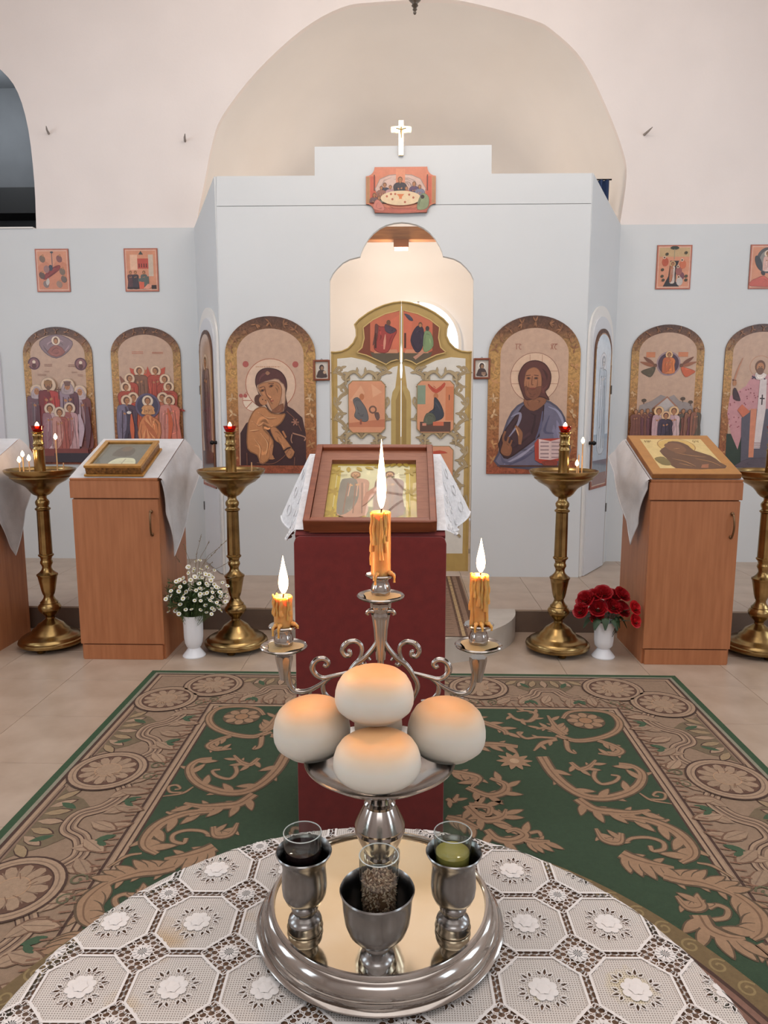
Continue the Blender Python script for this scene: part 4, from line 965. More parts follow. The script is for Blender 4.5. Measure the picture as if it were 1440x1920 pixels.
def door_leaf_thing(mir):
    mx = (lambda x: -0.040 - x) if mir else (lambda x: x)
    lab = 'right leaf of the gilded doors, painted with a standing woman and scribes' if mir else 'left leaf of the gilded doors, painted with a red-robed messenger and scribes'
    t = thing('royal_door_leaf', lab, 'door', (0, YS + 0.010, 0), 0, 'pair of gilded doors')
    ol = [(mx(x), z) for x, z in leaf_o]
    if mir: ol = ol[::-1]
    MB().prism(ol, 0, 0.028).build('leaf_board', M('door_gilding', (184, 154, 92), 0.42, var=0.08, vscale=10), t, weld=True)
    F = lambda u, v, h: (u, -h, v)
    p = Paint(F); P_ = lambda *a: [(mx(dq(*c)[0]), dq(*c)[1]) for c in a]
    pan = [dq(215, 1150), dq(330, 1140), dq(450, 1165), dq(560, 1215), dq(610, 1250), dq(660, 1215), dq(700, 1205)]
    pan = [(mx(x), z) for x, z in pan] + [(mx(-0.075), 1.5), (mx(-0.075), 0.33), (mx(dq(215, 0)[0]), 0.33)]
    p.poly(pan, PALE)
    # gilt stile with its rounded top beside the meeting edge
    p.poly([(mx(-0.030), 0.33), (mx(-0.095), 0.33), (mx(-0.095), 1.5), (mx(-0.085), 1.56), (mx(-0.06), 1.6), (mx(-0.030), 1.61)], S(186, 160, 100))
    p.poly([(mx(-0.030), 0.33), (mx(-0.06), 0.33), (mx(-0.06), 1.5), (mx(-0.030), 1.58)], S(160, 132, 76))
    # scrolls either side of the small icons
    rows = [(1.74, 1.60), (1.60, 1.40), (1.40, 1.22), (1.22, 1.05), (1.05, 0.86), (0.86, 0.66), (0.66, 0.46)]
    for col, sg in ((-0.468, 1), (-0.17, -1)):
        for k, (za, zb) in enumerate(rows):
            s_ = sg if k % 2 == 0 else -sg
            h = za - zb; wv = 0.038
            pts = [(col - s_ * wv * 0.3, zb), (col + s_ * wv, zb + h * 0.3), (col + s_ * wv * 0.2, zb + h * 0.62), (col - s_ * wv, zb + h * 0.8), (col - s_ * wv * 0.5, za), (col + s_ * wv * 0.1, za - h * 0.1), (col - s_ * wv * 0.35, za - h * 0.2)]
            p.acanthus([(mx(x), z) for x, z in pts], (0.013, 0.024, 0.008), SCR, SCR_D, side=s_ * (-1 if mir else 1), lobes=3, lobe_k=1.2, ink=0.05, vein=S(146, 124, 92))
            br = [(col + s_ * wv * 0.9, zb + h * 0.25), (col + s_ * wv * 1.55, zb + h * 0.42), (col + s_ * wv * 1.3, zb + h * 0.6), (col + s_ * wv * 0.85, zb + h * 0.5)]
            p.stroke([(mx(x), z) for x, z in br], (0.014, 0.016, 0.008), SCR); p.ell(mx(br[-1][0]), br[-1][1], 0.011, None, SCR, n=10); p.ell(mx(br[-1][0]), br[-1][1], 0.004, None, SCR_D, n=8)
    for zc in (1.685, 1.235, 0.80):
        for s_ in (-1, 1):
            pts = [(-0.318, zc - 0.02), (-0.318 + s_ * 0.05, zc + 0.025), (-0.318 + s_ * 0.1, zc + 0.005), (-0.318 + s_ * 0.115, zc - 0.03), (-0.318 + s_ * 0.085, zc - 0.035)]
            p.acanthus([(mx(x), z) for x, z in pts], (0.010, 0.024, 0.008), SCR, SCR_D, side=s_ * (-1 if mir else 1), lobes=3, lobe_k=1.15, ink=0.05)
    p.leaf(mx(-0.318), 1.225, pi / 2, 0.06, 0.03, SCR_D)
    p.drape = True
    for (xa, xb, za, zb) in ((-0.412, -0.142, 1.26, 1.64), (-0.412, -0.142, 0.83, 1.155)):
        rr = [(mx(x), z) for x, z in ((xa + 0.03, za), (xb - 0.03, za), (xb, za + 0.03), (xb, zb - 0.03), (xb - 0.03, zb), (xa + 0.03, zb), (xa, zb - 0.03), (xa, za + 0.03))]
        p.poly([(x + (x - mx(-0.277)) * 0.04, z + (z - (za + zb) / 2) * 0.03) for x, z in rr], S(150, 124, 84)); p.poly(rr, S(216, 152, 116))
        xm = lambda x: mx(x)
        if za > 1.2 and not mir:
            p.poly([(xm(xa), 1.3), (xm(xb), 1.3), (xm(xb), 1.36), (xm(xa), 1.33)], S(196, 124, 92)); p.poly([(xm(xa + 0.01), 1.5), (xm(xa + 0.09), 1.61), (xm(xa + 0.12), 1.55), (xm(xa + 0.05), 1.48)], S(224, 168, 132)); p.poly([(xm(xb - 0.02), 1.56), (xm(xb - 0.1), 1.62), (xm(xb - 0.09), 1.52)], S(224, 168, 132))
            p.poly([(-0.38, 1.50), (-0.345, 1.52), (-0.31, 1.48), (-0.28, 1.43), (-0.265, 1.36), (-0.29, 1.34), (-0.33, 1.35), (-0.37, 1.38), (-0.36, 1.43)], S(106, 104, 104), 3); p.ell(-0.315, 1.525, 0.018, 0.024, S(190, 120, 80)); p.ring(-0.232, 1.43, 0.024, 0.012, S(120, 90, 76)); p.poly([(-0.22, 1.40), (-0.19, 1.41), (-0.18, 1.37), (-0.2, 1.35)], S(110, 86, 80), 2); p.rect(-0.33, -0.315, 1.32, 1.36, S(150, 90, 70))
        elif za > 1.2:
            p.rect(xm(xb), xm(xb) + 0.06, 1.47, 1.61, S(134, 150, 128)); p.poly([(xm(xb) + 0.08, 1.62), (xm(xb) + 0.14, 1.58), (xm(xb) + 0.2, 1.63), (xm(xb) + 0.2, 1.6), (xm(xb) + 0.14, 1.55), (xm(xb) + 0.09, 1.59)], S(196, 84, 62), 2); p.rect(xm(xa) - 0.06, xm(xa), 1.35, 1.6, S(206, 128, 88))
            p.rect(xm(xb) + 0.02, xm(xa) - 0.02, 1.265, 1.34, S(96, 70, 60)); p.ell(xm(-0.29) - 0.01, 1.53, 0.018, 0.024, S(190, 120, 80)); p.poly([(0.23, 1.52), (0.27, 1.48), (0.30, 1.4), (0.28, 1.36), (0.21, 1.34), (0.17, 1.36), (0.19, 1.41), (0.225, 1.44)], S(62, 66, 76), 3); p.poly([(0.17, 1.40), (0.22, 1.4), (0.24, 1.35), (0.2, 1.32), (0.15, 1.33)], S(96, 100, 84), 3); p.rect(0.22, 0.3, 1.31, 1.34, S(206, 112, 82)); p.rect(0.14, 0.17, 1.31, 1.33, S(206, 140, 116)); p.rect(xm(xa) - 0.035, xm(xa) - 0.03, 1.5, 1.54, DARK)
        else:
            p.poly([(xm(xa + 0.04), zb - 0.05), (xm(xa + 0.1), zb - 0.03), (xm(xa + 0.2), zb - 0.05), (xm(xa + 0.2), zb - 0.07), (xm(xa + 0.12), zb - 0.055)], S(196, 84, 62), 2); p.rect(min(xm(xb), xm(xb - 0.06)), max(xm(xb), xm(xb - 0.06)), za + 0.05, zb - 0.08, S(150, 156, 132)); saint(p, xm(-0.29), 1.02, 0.022, 0.86, 0.06, S(96, 92, 100), S(120, 84, 70), None)
    # lunette half
    lun = P_((370, 1105), (415, 1065), (432, 990), (425, 905), (500, 845), (600, 797), (690, 775), (716, 772), (716, 1165), (690, 1160), (645, 1172), (605, 1195), (540, 1165), (450, 1125))
    p.poly(lun, S(126, 66, 44)); p.poly(P_((480, 850), (600, 800), (716, 776), (716, 1100), (700, 1140), (520, 1110), (480, 1090)), S(196, 108, 80)); p.poly(P_((640, 850), (716, 800), (716, 1090), (660, 1100)), S(206, 112, 84)); p.poly(P_((480, 1105), (716, 1105), (716, 1160), (605, 1190), (500, 1140)), S(96, 84, 66))
    p.poly(P_((510, 1110), (700, 1110), (690, 1080), (520, 1085)), S(206, 140, 108))
    if not mir:
        p.poly(P_((525, 880), (560, 900), (640, 900), (690, 930), (660, 1000), (620, 1100), (540, 1100), (510, 1060), (540, 980)), S(160, 66, 60), 3); p.poly(P_((600, 880), (650, 900), (685, 930), (640, 955), (600, 930)), S(80, 62, 74), 3); p.poly(P_((520, 880), (545, 900), (530, 1000), (500, 1050), (515, 960)), S(110, 66, 60), 3); p.ell(*P_((625, 868))[0], 0.016, 0.02, BROWN); p.stroke(P_((600, 960), (590, 1080)), (0.004, 0.02, 0.01), S(216, 150, 126)); p.rect(*sorted((P_((515, 0))[0][0], P_((530, 0))[0][0])), dq(0, 1070)[1], dq(0, 950)[1], S(80, 44, 36))
    else:
        R_ = lambda *a: [dq(*c) for c in a]
        p.poly(R_((830, 920), (870, 890), (900, 920), (905, 1010), (880, 1090), (840, 1100), (800, 1010)), S(58, 46, 62), 3); p.ell(*dq(876, 885), 0.015, 0.019, BROWN); p.ell(*dq(876, 890), 0.010, 0.013, SKIN); p.poly(R_((910, 940), (960, 950), (980, 1050), (930, 1100), (900, 1080)), S(126, 148, 104), 3); p.ell(*dq(932, 915), 0.014, 0.018, S(70, 60, 54)); p.poly(R_((750, 800), (790, 810), (820, 850), (790, 850)), S(74, 70, 84), 2); p.rect(dq(750, 0)[0], dq(764, 0)[0], dq(0, 1070)[1], dq(0, 950)[1], S(80, 44, 36)); p.poly(R_((820, 1140), (900, 1090), (905, 1110), (840, 1160)), S(190, 140, 116), 0)
    p.drape = False; p.stroke(lun + [lun[0]], 0.008, S(206, 176, 112), 0)
    p.build('door_painting', door_paint, t)
    # raised gilt edge mouldings
    em = MB(); em.tube([(mx(x), -0.004, z) for x, z in leaf_o[10:]] , 0.007, 6); em.tube([(mx(-0.536), -0.003, 0.2), (mx(-0.536), -0.003, 1.845)], 0.006, 6)
    em.build('edge_moulding', M('door_gilding', (184, 154, 92), 0.42), t, smooth=50)
    return t
door_leaf_thing(False); door_leaf_thing(True)

# runner on the platform leading to the doors
p = Paint(lambda u, v, h: (u, v, ZP + 0.006 + h))
RB = S(140, 112, 92); RT = S(176, 148, 108); RD = S(96, 70, 54)
p.rect(-0.44, 0.44, 3.955, 5.43, RB)
for s_ in (-1, 1):
    for a, b, c in ((0.405, 0.43, RD), (0.325, 0.375, RD), (0.34, 0.36, RT)): p.rect(min(s_ * a, s_ * b), max(s_ * a, s_ * b), 3.96, 5.42, c)
for k in range(16):
    y = 4.0 + k * 0.09
    p.rect(-0.30, 0.30, y, y + 0.012, shade(RB, 0.75)); p.rect(-0.40, 0.40, y + 0.05, y + 0.056, shade(RB, 0.85))
t = thing('runner_carpet', 'brown striped runner carpet on the step before the gilded doors', 'carpet', (0, 0, 0))
p.build('pile', carpet_m, t)
MB().box(-0.44, 0.44, 3.955, 5.43, ZP + 0.0015, ZP + 0.006).build('backing', M('carpet_backing', (90, 70, 56), 0.9), t)

# ================================================================== LECTERN CABINETS
SL = math.atan2(0.19, 0.485)
def slant(u, s_, h):     # on the sloping top: u across, s up the slope, h off the surface
    return (u, 0.0 + s_ * cos(SL) - h * sin(SL), 1.04 + s_ * sin(SL) + h * cos(SL))
def cabinet(x, label):
    t = thing('lectern_cabinet', label, 'cabinet', (x, 3.95, 0), 0, 'beech lectern cabinets')
    W = 0.2435
    MB().hexa([(-W, 0.02, 0.0), (W, 0.02, 0.0), (W, 0.485, 0.0), (-W, 0.485, 0.0), (-W, 0.02, 1.036), (W, 0.02, 1.036), (W, 0.485, 1.218), (-W, 0.485, 1.218)]).build('carcass', beech, t, weld=True)
    MB().box(-W + 0.012, W - 0.012, 0.002, 0.02, 0.0, 0.088).build('plinth', beech, t, bevel=0.0015)
    d = MB().box(-W, W, 0.0, 0.0185, 0.094, 0.937).build('cabinet_door', beech, t, bevel=0.002)
    h = MB(); h.tube(cr([(0.203, 0.0, 0.868), (0.203, -0.016, 0.862), (0.204, -0.026, 0.835), (0.205, -0.03, 0.80), (0.204, -0.026, 0.768), (0.203, -0.016, 0.745), (0.203, 0.0, 0.738)], 4), 0.0055, 8)
    for z in (0.868, 0.738): h.lathe([(0.0, -0.012), (0.009, -0.006), (0.010, 0), (0.009, 0.006), (0.0, 0.012)], 10, (0.203, -0.003, z))
    h.build('door_handle', M('bronze_handle', (120, 92, 66), 0.35, 0.9), d, smooth=50)
    MB().box(-W - 0.008, W + 0.008, -0.004, 0.02, 0.944, 1.040).build('header_rail', beech, t, bevel=0.002)
    MB().hexa([slant(-W - 0.004, -0.003, 0.0), slant(W + 0.004, -0.003, 0.0), slant(W + 0.004, 0.53, 0.0), slant(-W - 0.004, 0.53, 0.0), slant(-W - 0.004, -0.003, 0.016), slant(W + 0.004, -0.003, 0.016), slant(W + 0.004, 0.53, 0.016), slant(-W - 0.004, 0.53, 0.016)]).build('sloping_top', beech, t, bevel=0.002)
    return t
def top_cloth(x, label, side, tip=(0.13, 0.60), back=(0.62, 1.10), seed=0):
    """linen on the sloping top, its corner hanging down the side of the cabinet"""
    t = thing('linen_cloth', label, 'cloth', (x, 3.95, 0), 0, 'white cloths on the lecterns')
    W = 0.252; rnd = random.Random(seed)
    a, b = rnd.uniform(0, 6), rnd.uniform(0, 6)
    m = MB()
    m.grid(lambda i, j: tuple(slant((2 * i - 1) * W, 0.006 + j * 0.535, 0.0175 + 0.0012 * sin(9 * i + a) * sin(7 * j + b))), 14, 14)
    # flap: from the top edge to the hanging tip
    def fl_(i, j):
        e = Vector(slant(side * W, 0.006 + i * 0.535, 0.0175))
        far = Vector((side * (W + 0.03), back[0], back[1])); tp = Vector((side * (W + 0.012), tip[0], tip[1]))
        # lower outline: front corner -> tip -> back corner
        lo = e.lerp(tp, 1.0) if i < 0.0 else None
        if i < 0.5: q_ = Vector((side * W, 0.01, 1.04)).lerp(tp, i / 0.5)
        else: q_ = tp.lerp(far, (i - 0.5) / 0.5)
        q_ = e.lerp(q_, j)
        wv = 0.014 * j * sin(11 * i + a) + 0.012 * sin(pi * min(1, j * 1.3))
        return (q_.x + side * (abs(wv) + 0.004 + 0.02 * j * i), q_.y, q_.z)
    m.grid(fl_, 22, 14)
    m.build('cloth_sheet', linen, t, smooth=60, weld=True)
    hm = MB(); hm.tube([fl_(i / 40, 1.0) for i in range(41)], 0.003, 5); hm.build('hem', linen, t, smooth=60)
    return t
CX = [-2.66, -1.619, 1.6045]
cabinet(CX[0], 'beech lectern cabinet mostly cut off by the left edge')
cabinet(CX[1], 'beech lectern cabinet with a glazed icon box on top, on the left')
cabinet(CX[2], 'beech lectern cabinet with a large bare icon panel on top, on the right')
top_cloth(CX[0], 'white linen cloth hanging over the lectern at the left edge', 1, (0.30, 0.55), (0.60, 1.12), 3)
top_cloth(CX[1], 'white linen cloth under the glazed icon box with a pointed corner hanging', 1, (0.14, 0.585), (0.66, 1.10), 1)
top_cloth(CX[2], 'white linen cloth under the bare icon panel with a pointed corner hanging', -1, (0.16, 0.665), (0.60, 1.14), 2)

# glazed icon box on the left lectern
t = thing('icon_case', 'gold-framed glazed icon box lying on the left sloping lectern', 'icon', (CX[1], 3.95, 0))
def slab(u0, u1, s0, s1, h0, h1): return MB().hexa([slant(u0, s0, h0), slant(u1, s0, h0), slant(u1, s1, h0), slant(u0, s1, h0), slant(u0, s0, h1), slant(u1, s0, h1), slant(u1, s1, h1), slant(u0, s1, h1)])
giltw = M('gilt_wood', (186, 138, 72), 0.32, 0.55, var=0.15, vscale=25)
H0 = 0.0205
slab(-0.168, 0.168, 0.012, 0.372, H0, H0 + 0.012).build('foot_moulding', giltw, t, bevel=0.003)
slab(-0.158, 0.158, 0.022, 0.362, H0 + 0.012, H0 + 0.05).build('case', M('carved_gilt', (160, 112, 58), 0.4, 0.5, rgb2=(96, 64, 34), vscale=70), t, bevel=0.002)
fr = MB()
for (u0, u1, s0, s1) in ((-0.162, -0.134, 0.018, 0.366), (0.134, 0.162, 0.018, 0.366), (-0.134, 0.134, 0.018, 0.046), (-0.134, 0.134, 0.338, 0.366)):
    m = slab(u0, u1, s0, s1, H0 + 0.05, H0 + 0.066); fr.add(m.v, m.f)
fr.build('frame', giltw, t, bevel=0.003)
p = Paint(lambda u, v, h: slant(u, v, H0 + 0.051 + h)); p.rect(-0.134, 0.134, 0.046, 0.338, S(150, 142, 128)); p.rect(-0.12, 0.12, 0.06, 0.325, S(122, 116, 106))
p.poly([(-0.04, 0.06), (0.1, 0.06), (0.09, 0.13), (0.05, 0.15), (-0.02, 0.14)], S(214, 208, 178), 3); p.stroke([(0.03, 0.062), (0.035, 0.14)], 0.008, S(176, 166, 140), 3); p.stroke([(-0.03, 0.09), (0.09, 0.1)], 0.006, S(186, 176, 150), 3); p.poly([(-0.06, 0.18), (0.05, 0.18), (0.04, 0.28), (-0.04, 0.29)], S(104, 92, 82), 3); p.ell(0, 0.27, 0.03, 0.035, S(120, 100, 84))
p.build('relic_painting', print_m, t)
slab(-0.134, 0.134, 0.046, 0.338, H0 + 0.0575, H0 + 0.060).build('glass_pane', glass, t)

# bare icon panel on the right lectern
t = thing('painted_icon', 'large wooden icon panel with a brown bust on gold, lying on the right lectern', 'icon', (CX[2], 3.95, 0))
slab(-0.246, 0.236, 0.004, 0.528, H0, H0 + 0.03).build('board', M('icon_wood', (150, 98, 50), 0.4, rgb2=(128, 80, 40), vscale=12), t, bevel=0.004)
p = Paint(lambda u, v, h: slant(u, v, H0 + 0.03 + h)); p.rect(-0.243, 0.233, 0.008, 0.524, S(172, 120, 62)); p.rect(-0.185, 0.175, 0.075, 0.47, S(206, 180, 122))
p.ring(0.0, 0.375, 0.105, 0.006, S(160, 120, 66)); p.ell(0.0, 0.375, 0.102, 0.09, S(198, 162, 92), 0, 28)
p.poly([(-0.1, 0.075), (-0.11, 0.2), (-0.12, 0.3), (-0.07, 0.36), (-0.03, 0.43), (0.03, 0.435), (0.07, 0.38), (0.08, 0.31), (0.15, 0.24), (0.172, 0.15), (0.172, 0.075)], S(98, 66, 44), 2)
p.poly([(-0.07, 0.38), (-0.05, 0.30), (0.0, 0.27), (0.04, 0.32), (0.03, 0.39), (-0.02, 0.42)], S(116, 78, 50), 3)
for a in (((-0.04, 0.28), (0.04, 0.24), (0.12, 0.22)), ((-0.08, 0.2), (-0.02, 0.16), (0.02, 0.1)), ((-0.06, 0.14), (0.0, 0.1)), ((0.05, 0.2), (0.12, 0.16), (0.16, 0.1)), ((-0.03, 0.33), (0.01, 0.34))): p.stroke(list(a), (0.002, 0.007, 0.002), S(170, 124, 76))
p.poly([(0.06, 0.12), (0.1, 0.13), (0.08, 0.08), (0.04, 0.08)], S(150, 96, 66)); p.poly([(-0.18, 0.2), (-0.12, 0.22), (-0.11, 0.12), (-0.16, 0.12)], S(120, 104, 60), 3)
letters(p, 'MP', -0.165, 0.42, 0.03, S(120, 90, 50)); letters(p, 'OV', 0.115, 0.42, 0.03, S(120, 90, 50))
p.build('painting', print_m, t)

# dark red framed icon on the lectern at the left edge
t = thing('cased_icon', 'dark red wooden icon case at the very left edge', 'icon', (CX[0], 3.95, 0))
slab(-0.17, 0.10, 0.05, 0.40, H0, H0 + 0.07).build('case', M('dark_red_wood', (92, 30, 26), 0.4), t, bevel=0.004)
slab(-0.19, 0.12, 0.03, 0.42, H0 + 0.07, H0 + 0.082).build('lid_moulding', M('dark_frame', (50, 28, 28), 0.4), t, bevel=0.003)
slab(-0.14, 0.07, 0.08, 0.37, H0 + 0.082, H0 + 0.084).build('painting', M('dull_gold', (170, 130, 80), 0.4, var=0.2, vscale=20), t)

# ================================================================== CENTRAL LECTERN under the red cover
AX, AY = -0.106, 2.25
SA = math.atan2(0.225, 0.42)
def aslant(u, s_, h): return (u, s_ * cos(SA) - h * sin(SA), 1.045 + s_ * sin(SA) + h * cos(SA))
t = thing('covered_lectern', 'tall lectern under a maroon velvet cover standing on the rug', 'lectern', (AX, AY, 0))
W = 0.236
MB().hexa([(-W, 0.02, 0.0165), (W, 0.02, 0.0165), (W, 0.42, 0.0165), (-W, 0.42, 0.0165), (-W, 0.02, 1.03), (W, 0.02, 1.03), (W, 0.42, 1.26), (-W, 0.42, 1.26)]).build('carcass', beech, t, weld=True)
co = [(-0.2445, 0.0165), (0.2445, 0.0165), (0.2435, 1.02), (0.238, 1.036), (0.226, 1.042), (-0.226, 1.042), (-0.238, 1.036), (-0.2435, 1.02)]
MB().prism(co, -0.008, 0.019).build('front_cover', velvet, t, bevel=0.004, smooth=40)
for s_ in (-1, 1):
    m = MB().grid(lambda i, j, s_=s_: (s_ * (W + 0.004 + 0.004 * sin(12 * i) * (1 - j)), 0.02 + i * 0.40, 0.0165 + j * (1.015 + 0.21 * i)), 16, 10)
    m.build('side_cover', velvet, t, smooth=60)
def aslab(u0, u1, s0, s1, h0, h1, m=None):
    m = m or MB()
    return m.hexa([aslant(u0, s0, h0), aslant(u1, s0, h0), aslant(u1, s1, h0), aslant(u0, s1, h0), aslant(u0, s0, h1), aslant(u1, s0, h1), aslant(u1, s1, h1), aslant(u0, s1, h1)])
aslab(-0.24, 0.24, 0.0, 0.475, -0.012, 0.0).build('sloping_top', velvet, t, weld=True)

c = thing('lace_cloth', 'white lace cloth hanging from both sides of the maroon lectern', 'cloth', (AX, AY, 0))
def awing(s_):
    def f(i, j):
        e = Vector(aslant(s_ * 0.243, 0.02 + i * 0.46, 0.006))
        lo = Vector((s_ * (0.262 + 0.035 * i), 0.05 + 0.36 * i, 1.02 - 0.03 * i + (0.02 if s_ > 0 else 0.0)))
        if i > 0.72: lo = lo + Vector((s_ * 0.05, 0.02, 0.05)) * ((i - 0.72) / 0.28)
        q_ = e.lerp(lo, j)
        return (q_.x + s_ * (0.007 * sin(16 * i) * j + 0.012 * sin(pi * j * 0.5)), q_.y, q_.z)
    return f
m = MB(); m.grid(lambda i, j: aslant((2 * i - 1) * 0.243, 0.02 + j * 0.46, 0.006), 10, 10)
for s_ in (-1, 1): m.grid(awing(s_), 24, 12)
m.build('cloth_sheet', lace_cloth, c, smooth=70, weld=True)
for s_ in (-1, 1): MB().tube([awing(s_)(i / 40, 1.0) for i in range(41)], 0.004, 5).build('lace_edging', lace_cloth, c, smooth=60)
k = MB()
for s_ in (-1, 1):
    f = awing(s_)
    for a in range(5):
        for b in range(3):
            k.tube([tuple(Vector(f((a + 0.3 + 0.18 * cos(th)) / 5, (b + 0.6 + 0.28 * sin(th)) / 3.4)) + Vector((s_ * 0.002, -0.002, 0))) for th in [pi * q_ / 4 for q_ in range(9)]], 0.0018, 4)
tag(k.build('lace_motif', lace_cloth, c, smooth=60), kind='stuff')

ic = thing('framed_icon', 'wide wood-framed icon of two robed saints resting on the maroon lectern', 'icon', (AX, AY, 0))
fr = MB(); HB = 0.010; U = 0.2125; L0, L1 = 0.004, 0.470
for (u0, u1, s0, s1) in ((-U, -U + 0.022, L0, L1), (U - 0.022, U, L0, L1), (-U + 0.022, U - 0.022, L0, L0 + 0.022), (-U + 0.022, U - 0.022, L1 - 0.022, L1)): aslab(u0, u1, s0, s1, HB, HB + 0.045, fr)
fr.build('frame', mahog, ic, bevel=0.004)
ins = MB()
for (u0, u1, s0, s1) in ((-U + 0.022, -U + 0.062, L0 + 0.022, L1 - 0.022), (U - 0.062, U - 0.022, L0 + 0.022, L1 - 0.022), (-U + 0.062, U - 0.062, L0 + 0.022, L0 + 0.034), (-U + 0.062, U - 0.062, L1 - 0.085, L1 - 0.022)): aslab(u0, u1, s0, s1, HB, HB + 0.030, ins)
ins.build('inner_frame', M('inner_frame_wood', (150, 96, 72), 0.5, rgb2=(134, 82, 60), vscale=8, stretch=(3, 14, 14)), ic, bevel=0.002)
p = Paint(lambda u, v, h: aslant(u, v, HB + 0.012 + h))
ua, sa, sb = U - 0.062, L0 + 0.034, L1 - 0.085
p.rect(-ua, ua, sa, sb, S(196, 166, 72)); p.rect(-ua + 0.022, ua - 0.022, sa + 0.012, sb - 0.012, S(222, 210, 168)); p.rect(-ua + 0.022, ua - 0.022, sa + 0.012, sa + 0.085, S(130, 128, 74))
for s_ in (-1, 1):
    p.rect(s_ * (ua - 0.03) - 0.006, s_ * (ua - 0.03) + 0.006, sa + 0.02, sb - 0.04, S(206, 176, 70))
    for v in (sa + 0.05, (sa + sb) / 2, sb - 0.05):
        for q_ in range(5): p.leaf(s_ * (ua - 0.02), v, q_ * 1.256, 0.028, 0.012, S(178, 146, 56))
for k in range(9): p.leaf(-ua + 0.03 + k * (2 * ua - 0.06) / 8, sb - 0.022, 0.5 * (k - 4), 0.034, 0.016, S(186, 154, 60)); p.leaf(-ua + 0.03 + k * (2 * ua - 0.06) / 8, sa + 0.012, 1.0, 0.03, 0.014, S(186, 154, 60))
for x, rb, ck, hr in ((-0.062, S(196, 146, 122), S(140, 128, 116), S(166, 120, 84)), (0.058, S(122, 84, 76), S(140, 100, 82), S(120, 78, 54))): saint(p, x, sb - 0.075, 0.018, sa + 0.035, 0.05, rb, ck, None, hr, S(206, 156, 112), True)
p.poly([(-0.02, 0.2), (0.025, 0.24), (0.0, 0.17), (-0.03, 0.12)], S(186, 128, 104), 2); text_bars(p, -0.12, -0.09, sb - 0.085, sb - 0.075, 1, S(150, 130, 90)); text_bars(p, 0.085, 0.115, sb - 0.085, sb - 0.075, 1, S(150, 130, 90))
p.build('painting', print_m, ic)
aslab(-U + 0.062, U - 0.062, L0 + 0.034, L1 - 0.085, HB + 0.024, HB + 0.026).build('glass_pane', glass, ic)

